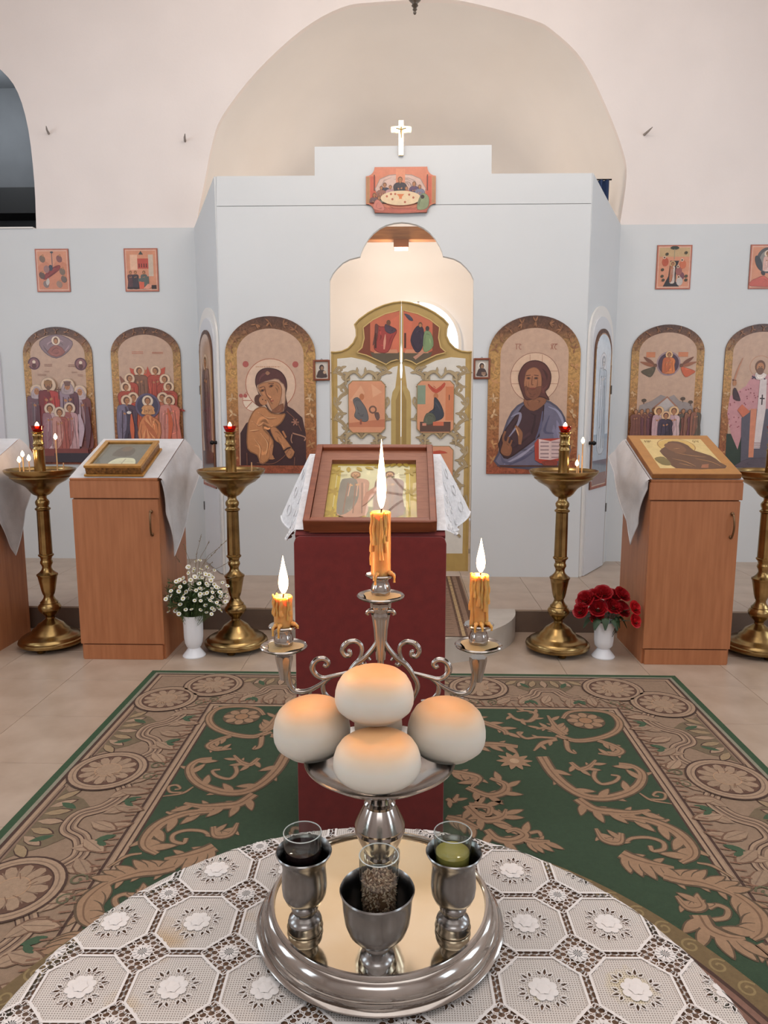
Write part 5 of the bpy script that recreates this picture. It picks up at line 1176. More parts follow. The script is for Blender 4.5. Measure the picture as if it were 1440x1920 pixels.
# ================================================================== FLOOR CANDLESTICKS
def zq(z): return 1.45 - (1.45 - z) * 0.99
K = 0.001035
def prof(rows): return [(r * K, zq(z)) for r, z in rows]
def floor_candlestick(x, y, label, cup_fill, lit=True):
    t = thing('floor_candlestick', label, 'candlestick', (x, y, 0), 0, 'tall brass floor candlesticks')
    b = MB().lathe([(0.168, 0.028), (0.186, 0.030), (0.190, 0.040), (0.186, 0.052), (0.176, 0.056), (0.172, 0.066), (0.152, 0.078), (0.135, 0.082), (0.112, 0.098), (0.104, 0.112), (0.088, 0.122), (0.072, 0.145), (0.058, 0.152), (0.040, 0.166), (0.027, 0.176), (0.026, 0.19)], 40)
    b.build('base', brass, t, smooth=45)
    for k in range(3):
        a = -pi / 2 + 2 * pi * k / 3
        f = MB().lathe([(0.0, 0.0), (0.022, 0.002), (0.026, 0.010), (0.020, 0.018), (0.010, 0.026), (0.010, 0.034)], 14, (0.135 * cos(a), 0.135 * sin(a), 0))
        f.build('foot', brass, t, smooth=45)
    st = MB().lathe([(0.026, 0.186), (0.030, 0.192), (0.032, 0.197), (0.048, 0.212), (0.062, 0.232), (0.066, 0.248), (0.060, 0.262), (0.050, 0.272), (0.052, 0.278), (0.040, 0.290), (0.030, 0.306), (0.028, 0.318), (0.034, 0.330), (0.040, 0.352), (0.044, 0.376), (0.052, 0.420), (0.056, 0.440), (0.060, 0.444), (0.060, 0.452), (0.046, 0.462), (0.034, 0.474), (0.028, 0.486), (0.026, 0.496), (0.030, 0.508), (0.036, 0.520), (0.034, 0.532), (0.030, 0.540), (0.034, 0.556), (0.044, 0.566), (0.044, 0.572), (0.036, 0.578)], 28)
    st.build('baluster', brass, t, smooth=45)
    MB().lathe([(0.0365, 0.574), (0.0365, 0.60), (0.0345, 0.83), (0.0345, 0.842)], 40, wob=lambda a, z: 1 + 0.045 * cos(12 * a)).build('fluted_shaft', brass, t, smooth=70)
    MB().lathe([(0.035, 0.838), (0.044, 0.846), (0.044, 0.852), (0.035, 0.858), (0.033, 0.866), (0.039, 0.878), (0.040, 0.892), (0.034, 0.902), (0.027, 0.910), (0.026, 0.922), (0.030, 0.930), (0.034, 0.934)], 28).build('collar', brass, t, smooth=45)
    MB().lathe([(0.026, 0.926), (0.046, 0.936), (0.062, 0.952), (0.070, 0.964), (0.086, 0.984), (0.100, 0.994), (0.124, 1.008), (0.140, 1.016), (0.160, 1.034), (0.168, 1.040), (0.168, 1.047), (0.176, 1.054), (0.192, 1.068), (0.197, 1.080), (0.198, 1.086), (0.194, 1.088), (0.188, 1.084), (0.180, 1.072), (0.150, 1.066), (0.0, 1.066)], 48).build('drip_tray', brass, t, smooth=45)
    MB().lathe([(0.033, 1.064), (0.0315, 1.08), (0.031, 1.196), (0.033, 1.200), (0.033, 1.206), (0.028, 1.212), (0.028, 1.226), (0.032, 1.232), (0.031, 1.238), (0.027, 1.244), (0.027, 1.272), (0.031, 1.280), (0.030, 1.290), (0.026, 1.294), (0.034, 1.300), (0.036, 1.306), (0.02, 1.306), (0, 1.306)], 28).build('centre_column', brass, t, smooth=45)
    cup = MB().lathe([(0.0, 1.307), (0.024, 1.307), (0.031, 1.318), (0.037, 1.338), (0.039, 1.340), (0.0375, 1.341), (0.033, 1.328), (0.027, 1.316), (0.0, 1.3135)], 24, wob=lambda a, z: 1 + (0.05 * cos(14 * a) if z > 1.32 else 0)).build('lamp_cup', red_glass, t, smooth=60)
    MB().lathe([(0, 1.3145), (0.026, 1.3155), (0.031, 1.326), (0, 1.326)], 20).build('lamp_oil', M('lamp_wax', cup_fill, 0.3), cup, smooth=50)
    if lit:
        MB().lathe([(0, 1.327), (0.008, 1.331), (0.012, 1.340), (0.010, 1.350), (0.004, 1.360), (0, 1.364)], 12).build('lamp_flame', small_flame_m, cup, smooth=60)
        point('lamp_light', (x, y, 1.36), 0.06, (1.0, 0.55, 0.25), 0.01)
    return t
SY = 4.18
SX = [-2.150, -1.012, 0.929, 2.115]
floor_candlestick(SX[0], SY, 'brass floor candlestick with several lit tapers, beside the left wing cabinet', (196, 70, 30))
floor_candlestick(SX[1], SY, 'brass floor candlestick behind the daisy vase, with no burning taper', (150, 20, 18))
floor_candlestick(SX[2], SY, 'brass floor candlestick beside the rose vase, right of the maroon lectern', (120, 14, 14))
floor_candlestick(SX[3], SY, 'brass floor candlestick cut off by the right edge', (120, 14, 14))

def taper(x, y, z, h, label, lit, group='thin tapers in the candlestick trays'):
    t = thing('taper_candle', label, 'candle', (x, y, z), 0, group)
    MB().lathe([(0.0042, 0), (0.0038, h * 0.5), (0.0036, h), (0, h + 0.001)], 8).build('wax_stick', wax_thin, t, smooth=50)
    MB().tube([(0, 0, h), (0.0005, 0, h + 0.006)], 0.0007, 5).build('wick', wick_m, t)
    if lit:
        MB().lathe([(0, 0.001), (0.0075, 0.007), (0.0108, 0.015), (0.0085, 0.025), (0.003, 0.035), (0, 0.039)], 12, (0, 0, h)).build('flame', small_flame_m, t, smooth=60)
        point('taper_light', (x, y, z + h + 0.018), 0.10, (1.0, 0.55, 0.25), 0.008)
TZ = 1.0665
for dx, dy, h, lit, lab in ((0.085, 0.04, 0.190, True, 'tall lit taper right of the column of the leftmost candlestick'), (-0.115, 0.03, 0.088, True, 'lit taper at the back left of the leftmost candlestick tray'),
                            (-0.100, -0.04, 0.060, True, 'short lit taper at the front left of the leftmost candlestick tray'), (-0.026, -0.07, 0.072, True, 'short lit taper in front of the leftmost candlestick column'),
                            (0.128, 0.03, 0.055, False, 'unlit taper stub on the right of the leftmost candlestick tray')):
    taper(SX[0] + dx, SY + dy, TZ, h, lab, lit)
taper(SX[1] + 0.115, SY + 0.03, TZ, 0.06, 'lone unlit taper stub in the tray behind the daisies', False)
taper(SX[2] + 0.112, SY + 0.03, TZ, 0.172, 'tall lit taper in the tray beside the rose vase', True)
taper(SX[2] + 0.068, SY - 0.03, TZ, 0.045, 'short lit taper in the tray beside the rose vase', True)
taper(SX[2] + 0.098, SY + 0.055, TZ, 0.105, 'unlit taper between two lit ones beside the rose vase', False)
taper(SX[3] - 0.035, SY - 0.06, TZ, 0.030, 'short lit taper in the tray at the right edge', True)

# ================================================================== VASES AND FLOWERS
def vase(x, y, label, h):
    t = thing('flower_vase', label, 'vase', (x, y, 0), 0, 'white pedestal vases')
    k = h / 0.25
    MB().lathe([(0.0, 0.0), (0.066, 0.0), (0.067, 0.006), (0.058, 0.018), (0.044, 0.036), (0.036, 0.048), (0.034, 0.053)], 32).build('pedestal', porcelain, t, smooth=45)
    MB().lathe([(0.034, 0.052), (0.042, 0.060), (0.052, 0.085 * k), (0.056, 0.12 * k), (0.057, 0.18 * k), (0.058, 0.235 * k), (0.060, h), (0.057, h), (0.054, 0.2 * k), (0.050, 0.12 * k), (0.0, 0.10 * k)], 40, wob=lambda a, z: 1 + 0.012 * cos(10 * a)).build('vase_body', porcelain, t, smooth=45)
    return t
VX = ((-1.228, 4.03, 0.25), (1.176, 4.08, 0.215))
vase(*VX[0][:2], 'white pedestal vase full of daisies beside the left cabinet', VX[0][2])
vase(*VX[1][:2], 'white pedestal vase full of red roses beside the right cabinet', VX[1][2])

leaf_g = M('leaf_green', (62, 84, 44), 0.6, var=0.25, vscale=30)
leaf_d = M('rose_leaf', (44, 66, 40), 0.5, var=0.2, vscale=30)
stem_g = M('stem_green', (84, 104, 58), 0.7)
petal_w = M('daisy_petal', (232, 230, 222), 0.6)
disc_y = M('daisy_disc', (180, 166, 84), 0.7)
rose_m = M('rose_petal', (176, 20, 30), 0.5, rgb2=(140, 10, 22), vscale=40)
rose_p = M('rose_petal_bright', (212, 40, 46), 0.5, rgb2=(186, 24, 34), vscale=40)
grass_m = M('grass_head', (128, 112, 84), 0.8)
def daisy_mesh():
    m = MB()
    for k in range(9):
        a = 2 * pi * k / 9
        c, s_ = cos(a), sin(a)
        f = lambda r, w_, z: (r * c - w_ * s_, r * s_ + w_ * c, z)
        m.add([f(0.004, -0.002, 0), f(0.009, -0.0036, 0.001), f(0.0125, 0, 0.0), f(0.009, 0.0036, 0.001), f(0.004, 0.002, 0)], [(0, 1, 2, 3, 4)])
    return m.mesh('petals', petal_w)
PET = daisy_mesh()
DSC = MB().lathe([(0, -0.001), (0.0048, 0.0), (0.0042, 0.003), (0, 0.0042)], 10).mesh('flower_disc', disc_y, smooth=60)
def stem_pts(x, y, z0, tip, sag=0.0):
    a = Vector((x, y, z0)); b = Vector(tip); mid = a.lerp(b, 0.5) + Vector((0, 0, 0.25 * (b - a).length * (1 if sag >= 0 else 1)))
    mid.x = a.x + (b.x - a.x) * 0.35; mid.y = a.y + (b.y - a.y) * 0.35
    return cr([a, a.lerp(mid, 0.55), mid, mid.lerp(b, 0.6), b], 3)
rnd = random.Random(21)
vx, vy, vh = VX[0]
def straight(a, b, n=5): return [Vector(a).lerp(Vector(b), k / n) for k in range(n + 1)]
tips = []; tries = 0
while len(tips) < 125 and tries < 9000:
    # dense dome leaning to the right, a few stragglers hanging at the rim
    tries += 1
    px = rnd.gauss(0.05, 0.085); py = rnd.uniform(-0.11, 0.08)
    pz = 0.275 + (0.31 - 0.9 * abs(px - 0.03)) * rnd.random() ** 0.8
    if tries % 4 == 0: px = rnd.uniform(0.05, 0.205); pz = rnd.uniform(0.275, 0.43)
    if tries % 11 == 0: px = rnd.uniform(-0.125, 0.0); pz = rnd.uniform(0.27, 0.40)
    if px < -0.128 or px > 0.21 or pz < 0.262: continue
    tip = Vector((vx + px, vy + py, pz))
    if hypot(tip.x - SX[1], tip.y - SY) < 0.085: continue           # keep clear of the candlestick
    if any((tip - q_).length < 0.0275 for q_ in tips): continue
    tips.append(tip)
for i, tip in enumerate(tips):
    px, py = tip.x - vx, tip.y - vy
    t = thing('daisy', 'small white daisy in the vase beside the left cabinet', 'flower', tuple(tip), 0, 'white daisies in the left vase')
    rel = [Vector(p_) - tip for p_ in straight((vx + px * 0.21, vy + py * 0.38, vh - 0.06), tip)]
    MB().tube(rel, 0.0007, 4).build('stem', stem_g, t)
    d = Vector((px * 2.2 + rnd.gauss(0, 0.3), py * 2 - 0.55 + rnd.gauss(0, 0.3), 0.55 + rnd.random() * 0.4)).normalized()
    rot = d.to_track_quat('Z', 'Y').to_euler()
    for nm, me in (('petals', PET), ('flower_disc', DSC)):
        o = obj(nm, me, t); o.rotation_euler = rot; o.scale = (1.1 + 0.1 * (i % 3 - 1),) * 3
# feathery greenery and grass heads among the daisies
def sprig(x, y, z0, tip, kind, label, group):
    t = thing('grass_stalk' if kind == 'grass' else 'leafy_sprig', label, 'plant', (x, y, z0), 0, group)
    o0 = Vector((x, y, z0)); pts = [Vector(p_) - o0 for p_ in stem_pts(x, y, z0, tip)]
    MB().tube(pts, 0.0011, 4).build('stem', stem_g if kind != 'grass' else grass_m, t)
    m = MB(); r_ = random.Random(int(tip[0] * 9000) + int(tip[2] * 777)); n = len(pts)
    rng = range(int(n * 0.35), n - 1) if kind != 'grass' else range(int(n * 0.72), n - 1)
    for i in rng:
        for q_ in range(5 if kind != 'grass' else 3):
            t0 = r_.random(); b = pts[i].lerp(pts[i + 1], t0)
            d = Vector((r_.gauss(0, 1), r_.gauss(0, 1), r_.gauss(0.3, 0.7))).normalized()
            L_ = r_.uniform(0.018, 0.045) if kind != 'grass' else r_.uniform(0.006, 0.016)
            if kind == 'grass': d = (d * 0.5 + (pts[i + 1] - pts[i]).normalized()).normalized()
            s_ = d.cross(Vector((0.3, 1, 0.2))).normalized() * L_ * (0.10 if kind == 'fern' else 0.16)
            m.add([b, b + d * L_ * 0.5 + s_, b + d * L_, b + d * L_ * 0.5 - s_], [(0, 1, 2, 3)])
    tag(m.build('leaflet', leaf_g if kind != 'grass' else grass_m, t), kind='stuff')
gs, gl = MB(), MB()
def fern(tip, fine):
    pts = [Vector(p_) for p_ in stem_pts(vx + (tip[0] - vx) * 0.2, vy + (tip[1] - vy) * 0.3, vh - 0.06, tip)]
    gs.tube(pts, 0.0010, 4); n = len(pts)
    for i in range(int(n * 0.3), n - 1):
        for q_ in range(7):
            b = pts[i].lerp(pts[i + 1], rnd.random()); d = Vector((rnd.gauss(0, 1), rnd.gauss(0, 1), rnd.gauss(0.3, 0.7))).normalized()
            L_ = rnd.uniform(0.018, 0.045); s_ = d.cross(Vector((0.3, 1, 0.2))).normalized() * L_ * (0.09 if fine else 0.17)
            gl.add([b, b + d * L_ * 0.5 + s_, b + d * L_, b + d * L_ * 0.5 - s_], [(0, 1, 2, 3)])
for i in range(34):
    px = rnd.uniform(-0.12, 0.17)
    fern((vx + px, vy + rnd.uniform(-0.08, 0.07), rnd.uniform(0.29, 0.47) - abs(px - 0.02) * 0.5), False)
for tx, tz in ((-0.125, 0.36), (-0.13, 0.42), (-0.10, 0.47), (-0.12, 0.33), (-0.11, 0.40)): fern((vx + tx, vy - 0.06 + rnd.uniform(-0.03, 0.03), tz), True)
t = tag(thing('flower_greenery', 'feathery green foliage filling the daisy vase', 'foliage'), kind='stuff')
tag(gs.build('stem', stem_g, t), kind='stuff'); tag(gl.build('leaflet', leaf_g, t), kind='stuff')
for tx, tz in ((0.02, 0.60), (0.10, 0.68), (0.16, 0.64), (0.22, 0.56), (0.26, 0.48), (-0.04, 0.66), (0.12, 0.56), (0.20, 0.68), (-0.27, 0.44), (0.06, 0.72), (-0.10, 0.58)):
    sprig(vx + 0.01, vy + 0.02, vh - 0.06, (vx + tx, vy + rnd.uniform(-0.02, 0.06), tz), 'grass', 'thin dry grass stalk arching above the daisies', 'grass stalks in the daisy vase')

# roses
def rose(x, y, z, tip, r, mat, label):
    t = thing('rose', label, 'flower', tuple(tip), 0, 'red roses in the right vase')
    tip = Vector(tip); rel = [Vector(p_) - tip for p_ in stem_pts(x + (tip.x - x) * 0.24, y + (tip.y - y) * 0.40, z, tip)]
    MB().tube(rel, 0.0016, 5).build('stem', leaf_d, t)
    m = MB(); r_ = random.Random(int(tip[0] * 1e4))
    for ring, (n_, rr, hh, tilt) in enumerate(((5, 1.0, 0.62, 0.9), (5, 0.78, 0.8, 0.62), (4, 0.55, 0.95, 0.4), (3, 0.33, 1.0, 0.2))):
        for k in range(n_):
            a = 2 * pi * (k + 0.5 * (ring % 2)) / n_ + r_.uniform(-0.2, 0.2)
            def f(i, j, a=a, rr=rr, hh=hh, tilt=tilt, n_=n_):
                aa = a + (i - 0.5) * 2 * pi / n_ * 1.35 * (0.55 + 0.45 * sin(pi * min(1, 0.25 + j * 0.75)))
                rad = r * (0.12 + rr * sin(j * 1.45) * (0.75 + 0.25 * tilt) + 0.10 * tilt * j * j)
                zz = r * (hh * (1 - cos(j * 1.6)) * 0.8 - 0.18 * tilt * max(0, j - 0.7) * 3 - 0.05 * (2 * i - 1) ** 2 * j)
                return (rad * cos(aa), rad * sin(aa), zz - r * 0.3)
            m.grid(f, 5, 5)
    o = m.build('bloom', mat, t, smooth=70)
    d = (Vector((tip.x - x, tip.y - y - 0.10, 0.14 + 0.4 * (tip.z - 0.33)))).normalized()
    o.rotation_euler = d.to_track_quat('Z', 'Y').to_euler()
    MB().lathe([(0, -r * 0.6), (r * 0.25, -r * 0.45), (r * 0.35, -r * 0.2), (0, -r * 0.15)], 8).build('calyx', leaf_d, t, smooth=60)
    lf = MB(); b = rel[len(rel) // 2]
    for s_ in (-1, 1):
        lf.grid(lambda i, j, s_=s_: (b.x + s_ * (0.01 + 0.035 * i), b.y - 0.01 * i + (j - 0.5) * 0.03 * sin(pi * (0.08 + 0.9 * i)), b.z + 0.006 * sin(pi * i) - 0.018 * i * i), 5, 2)
    tag(lf.build('leaf', leaf_d, t, smooth=70), kind='stuff')
vx, vy, vh = VX[1]
RS = [(-0.125, 0.375, 0.042, 0, 'large red rose at the upper left of the rose vase'), (-0.155, 0.315, 0.036, 0, 'red rose at the lower left edge of the rose vase'), (-0.02, 0.415, 0.040, 0, 'red rose at the top of the rose bunch'),
      (0.03, 0.345, 0.040, 0, 'red rose in the middle of the rose bunch'), (-0.055, 0.33, 0.040, 0, 'dark red rose left of the middle of the bunch'), (0.09, 0.405, 0.038, 0, 'red rose at the upper right of the bunch'),
      (0.085, 0.325, 0.038, 0, 'shaded dark rose right of the middle of the bunch'), (-0.07, 0.40, 0.034, 0, 'small red rose behind the upper left of the bunch'), (0.04, 0.40, 0.032, 0, 'small red rose behind the top of the bunch'), (-0.06, 0.275, 0.030, 0, 'low dark rose over the vase rim')]
for px, pz, r, k, lab in RS: rose(vx, vy, vh - 0.08, (vx + px, vy - 0.02 - 0.02 * (k % 3) - (0.03 if pz < 0.36 else 0), pz - 0.022), r * 1.18, rose_m, lab)
rose(vx, vy, vh - 0.08, (1.316, vy - 0.10, 0.325), 0.037, rose_p, 'bright red rose touching the right cabinet, the upper one')
rose(vx, vy, vh - 0.08, (1.316, vy - 0.12, 0.255), 0.036, rose_p, 'bright red rose touching the right cabinet, the lower one')
for a, ln, zz in ((-2.3, 0.07, 0.20), (-1.2, 0.065, 0.19), (-0.4, 0.07, 0.24), (-1.8, 0.06, 0.26), (-2.9, 0.08, 0.22), (-0.9, 0.05, 0.27)):
    t = thing('rose_leaf', 'dark green rose leaf drooping over the rose vase rim', 'leaf', (vx + 0.055 * cos(a), vy + 0.055 * sin(a), vh), 0, 'leaves over the rose vase rim')
    m = MB().grid(lambda i, j: ((0.0 + ln * i) * cos(a) - (j - 0.5) * ln * 0.75 * sin(pi * (0.06 + 0.9 * i)) * sin(a), (ln * i) * sin(a) + (j - 0.5) * ln * 0.75 * sin(pi * (0.06 + 0.9 * i)) * cos(a), 0.012 + zz * 0.15 * sin(pi * i) - 0.5 * ln * i * i - 0.008 * abs(2 * j - 1)), 8, 4)
    m.build('blade', leaf_d, t, smooth=70)

# ================================================================== RUG
RX, RYF, RYN, RHW = 0.047, 3.76, 0.30, 1.428        # rug axis, far edge, near edge, half width
def floor_at(px, py):      # where a point traced in the photograph lies on the floor plane
    f = Vector((-sin(YAW) * cos(PITCH), cos(YAW) * cos(PITCH), -sin(PITCH))); r = Vector((cos(YAW), sin(YAW), 0)); u = r.cross(f)
    d = f + r * ((px - 720) / FPX) - u * ((py - 960) / FPX)
    return (d.x * 1.45 / -d.z, d.y * 1.45 / -d.z)
GR = S(50, 69, 48); BE = S(142, 118, 97); BE2 = S(160, 134, 110); DK = S(72, 50, 41); TN = S(128, 104, 86); GY = S(136, 130, 112); FG = S(62, 84, 60)
RZ0 = 0.009
rug = thing('green_rug', 'large green rug with a beige medallion border under the lectern', 'rug', (0, 0, 0))
MB().box(RX - RHW, RX + RHW, RYN, RYF, 0.001, RZ0).build('backing', M('rug_backing', (70, 80, 60), 0.95), rug, bevel=0.003)
p = Paint(lambda x, y, h: (x, y, RZ0 + h), 0.000025)
H_ARC, H_MED, H_SCR = 0.0016, 0.0046, 0.0016      # stacking heights restart in every cell of the pattern
def frame_rect(i0, i1, col):       # rectangular band at inset i0..i1 from the rug edge
    a, b = RHW - i0, RHW - i1
    p.rect(RX - a, RX - b, RYN, RYF - i0, col); p.rect(RX + b, RX + a, RYN, RYF - i0, col); p.rect(RX - b, RX + b, RYF - i1, RYF - i0, col)
for i0, i1, c in ((0.0, 0.030, S(48, 74, 48)), (0.030, 0.046, GY), (0.046, 0.060, DK), (0.060, 0.460, BE), (0.430, 0.440, DK), (0.446, 0.480, BE2), (0.460, 0.466, DK), (0.480, 0.488, DK)): frame_rect(i0, i1, c)
p.rect(RX - RHW + 0.488, RX + RHW - 0.488, RYN, RYF - 0.462, GR)
frame_rect(0.062, 0.078, BE2); frame_rect(0.078, 0.083, DK)
rr = random.Random(11)
def medallion(T, a):
    p.h = H_MED
    P2 = lambda r, th: T(0.205 + r * cos(th), a + r * sin(th))
    def disc(r, c): p.poly([P2(r, 2 * pi * k / 36) for k in range(36)], c)
    disc(0.156, DK); disc(0.148, BE2); disc(0.134, TN); disc(0.129, BE2); disc(0.118, DK); disc(0.113, S(96, 68, 54))
    for k in range(12):
        th = 2 * pi * k / 12
        p.poly([P2(0.03, th - 0.2), P2(0.08, th - 0.23), P2(0.104, th - 0.14), P2(0.11, th), P2(0.104, th + 0.14), P2(0.08, th + 0.23), P2(0.03, th + 0.2)], shade(BE2, rr.uniform(0.86, 0.98)))
    for k in range(12):
        th = 2 * pi * (k + 0.5) / 12; p.stroke([P2(0.05, th), P2(0.095, th)], 0.004, TN, 0)
    disc(0.052, S(172, 138, 108)); disc(0.048, shade(BE2, 0.95))
    for k in range(7): th = rr.uniform(0, 6.28); p.stroke([P2(0.04, th), P2(0.07, th + 0.3)], 0.003, S(120, 90, 70), 0)
def arcs(T, a, ln):
    """the cusped band that links two medallions, with leaf fans on both sides"""
    m = a + ln / 2; p.h = H_ARC
    def leafT(d, s_, ang, L_, w_, c):
        p.poly([T(d + L_ * t_ * cos(ang) - k * w_ * sin(ang) * 0.5, s_ + L_ * t_ * sin(ang) + k * w_ * cos(ang) * 0.5) for t_, k in ((0, 0), (0.3, 0.9), (0.6, 1), (0.85, 0.55), (1, 0), (0.85, -0.55), (0.6, -1), (0.3, -0.9))], c)
    # green-brown ground in the outer spandrel
    p.poly([T(0.09, a + 0.13), T(0.13, a + 0.17), T(0.2, a + 0.21), T(0.26, m - 0.08), T(0.2, m), T(0.26, m + 0.08), T(0.2, a + ln - 0.21), T(0.13, a + ln - 0.17), T(0.09, a + ln - 0.13)], S(112, 96, 74))
    for q_ in range(7):
        s_ = m + (q_ - 3) * 0.045
        leafT(0.10, s_, (q_ - 3) * 0.28, 0.10, 0.042, DK); leafT(0.10, s_, (q_ - 3) * 0.28, 0.092, 0.034, BE2 if q_ % 2 else S(150, 128, 98))
    for e in (-1, 1):
        leafT(0.13, m + e * 0.12, -e * 0.5, 0.08, 0.028, FG)
    band = [T(0.30, a + 0.10), T(0.335, a + 0.17), T(0.30, a + 0.26), T(0.235, m - 0.05), T(0.222, m), T(0.235, m + 0.05), T(0.30, a + ln - 0.26), T(0.335, a + ln - 0.17), T(0.30, a + ln - 0.10)]
    for w_, c in ((0.062, DK), (0.054, BE2), (0.034, TN), (0.018, DK), (0.010, BE2)): p.stroke(band, w_, c, 5)
    line = [T(0.088, a + 0.12), T(0.088, a + ln - 0.12)]
    p.stroke(line, 0.022, TN, 0); p.stroke(line, 0.006, DK, 0)
    # leaves turning towards the field
    for q_ in range(13):
        s_ = a + 0.05 + q_ * (ln - 0.1) / 12; ang = (q_ - 6) * 0.10 + (0.5 if q_ % 2 else -0.4)
        d0 = 0.29 + 0.02 * (q_ % 3)
        leafT(d0, s_, ang, 0.125, 0.058, S(112, 84, 66)); leafT(d0, s_, ang, 0.115, 0.046, shade(BE2, rr.uniform(0.84, 1.0))); p.stroke([T(d0 + 0.01, s_), T(d0 + 0.1 * cos(ang), s_ + 0.1 * sin(ang))], 0.004, TN, 0)
    for e in (-0.11, 0.13):
        leafT(0.35, m + e, 0.5, 0.07, 0.030, FG); leafT(0.36, m + e, -0.6, 0.05, 0.022, FG)
    for e in (-1, 1):      # paired spirals beside each medallion
        c0 = (0.385, a + (0 if e < 0 else ln) - e * 0.045)
        p.stroke([T(c0[0] + (0.030 - 0.0022 * k) * cos(k * 0.7), c0[1] + (0.030 - 0.0022 * k) * sin(k * 0.7)) for k in range(12)], 0.007, S(96, 92, 68), 2)
    k = 0
    while k * 0.036 < ln:
        s_ = a + k * 0.036; p.stroke([T(0.395, s_), T(0.428, s_ + 0.008)], 0.007, S(132, 98, 78), 0); k += 1
TL = lambda d, a: (RX - RHW + d, a)
TR = lambda d, a: (RX + RHW - d, a)
TT = lambda d, a: (RX + a, RYF - d)
for Tm in (TL, TR):
    for k in range(4): arcs(Tm, 3.37 - 0.712 * (k + 1), 0.712)
for k in range(3): arcs(TT, -1.035 + 0.69 * k, 0.69)
for Tm in (TL, TR):
    for k in range(5): medallion(Tm, 3.37 - 0.712 * k)
for k in range(4): medallion(TT, -1.035 + 0.69 * k)

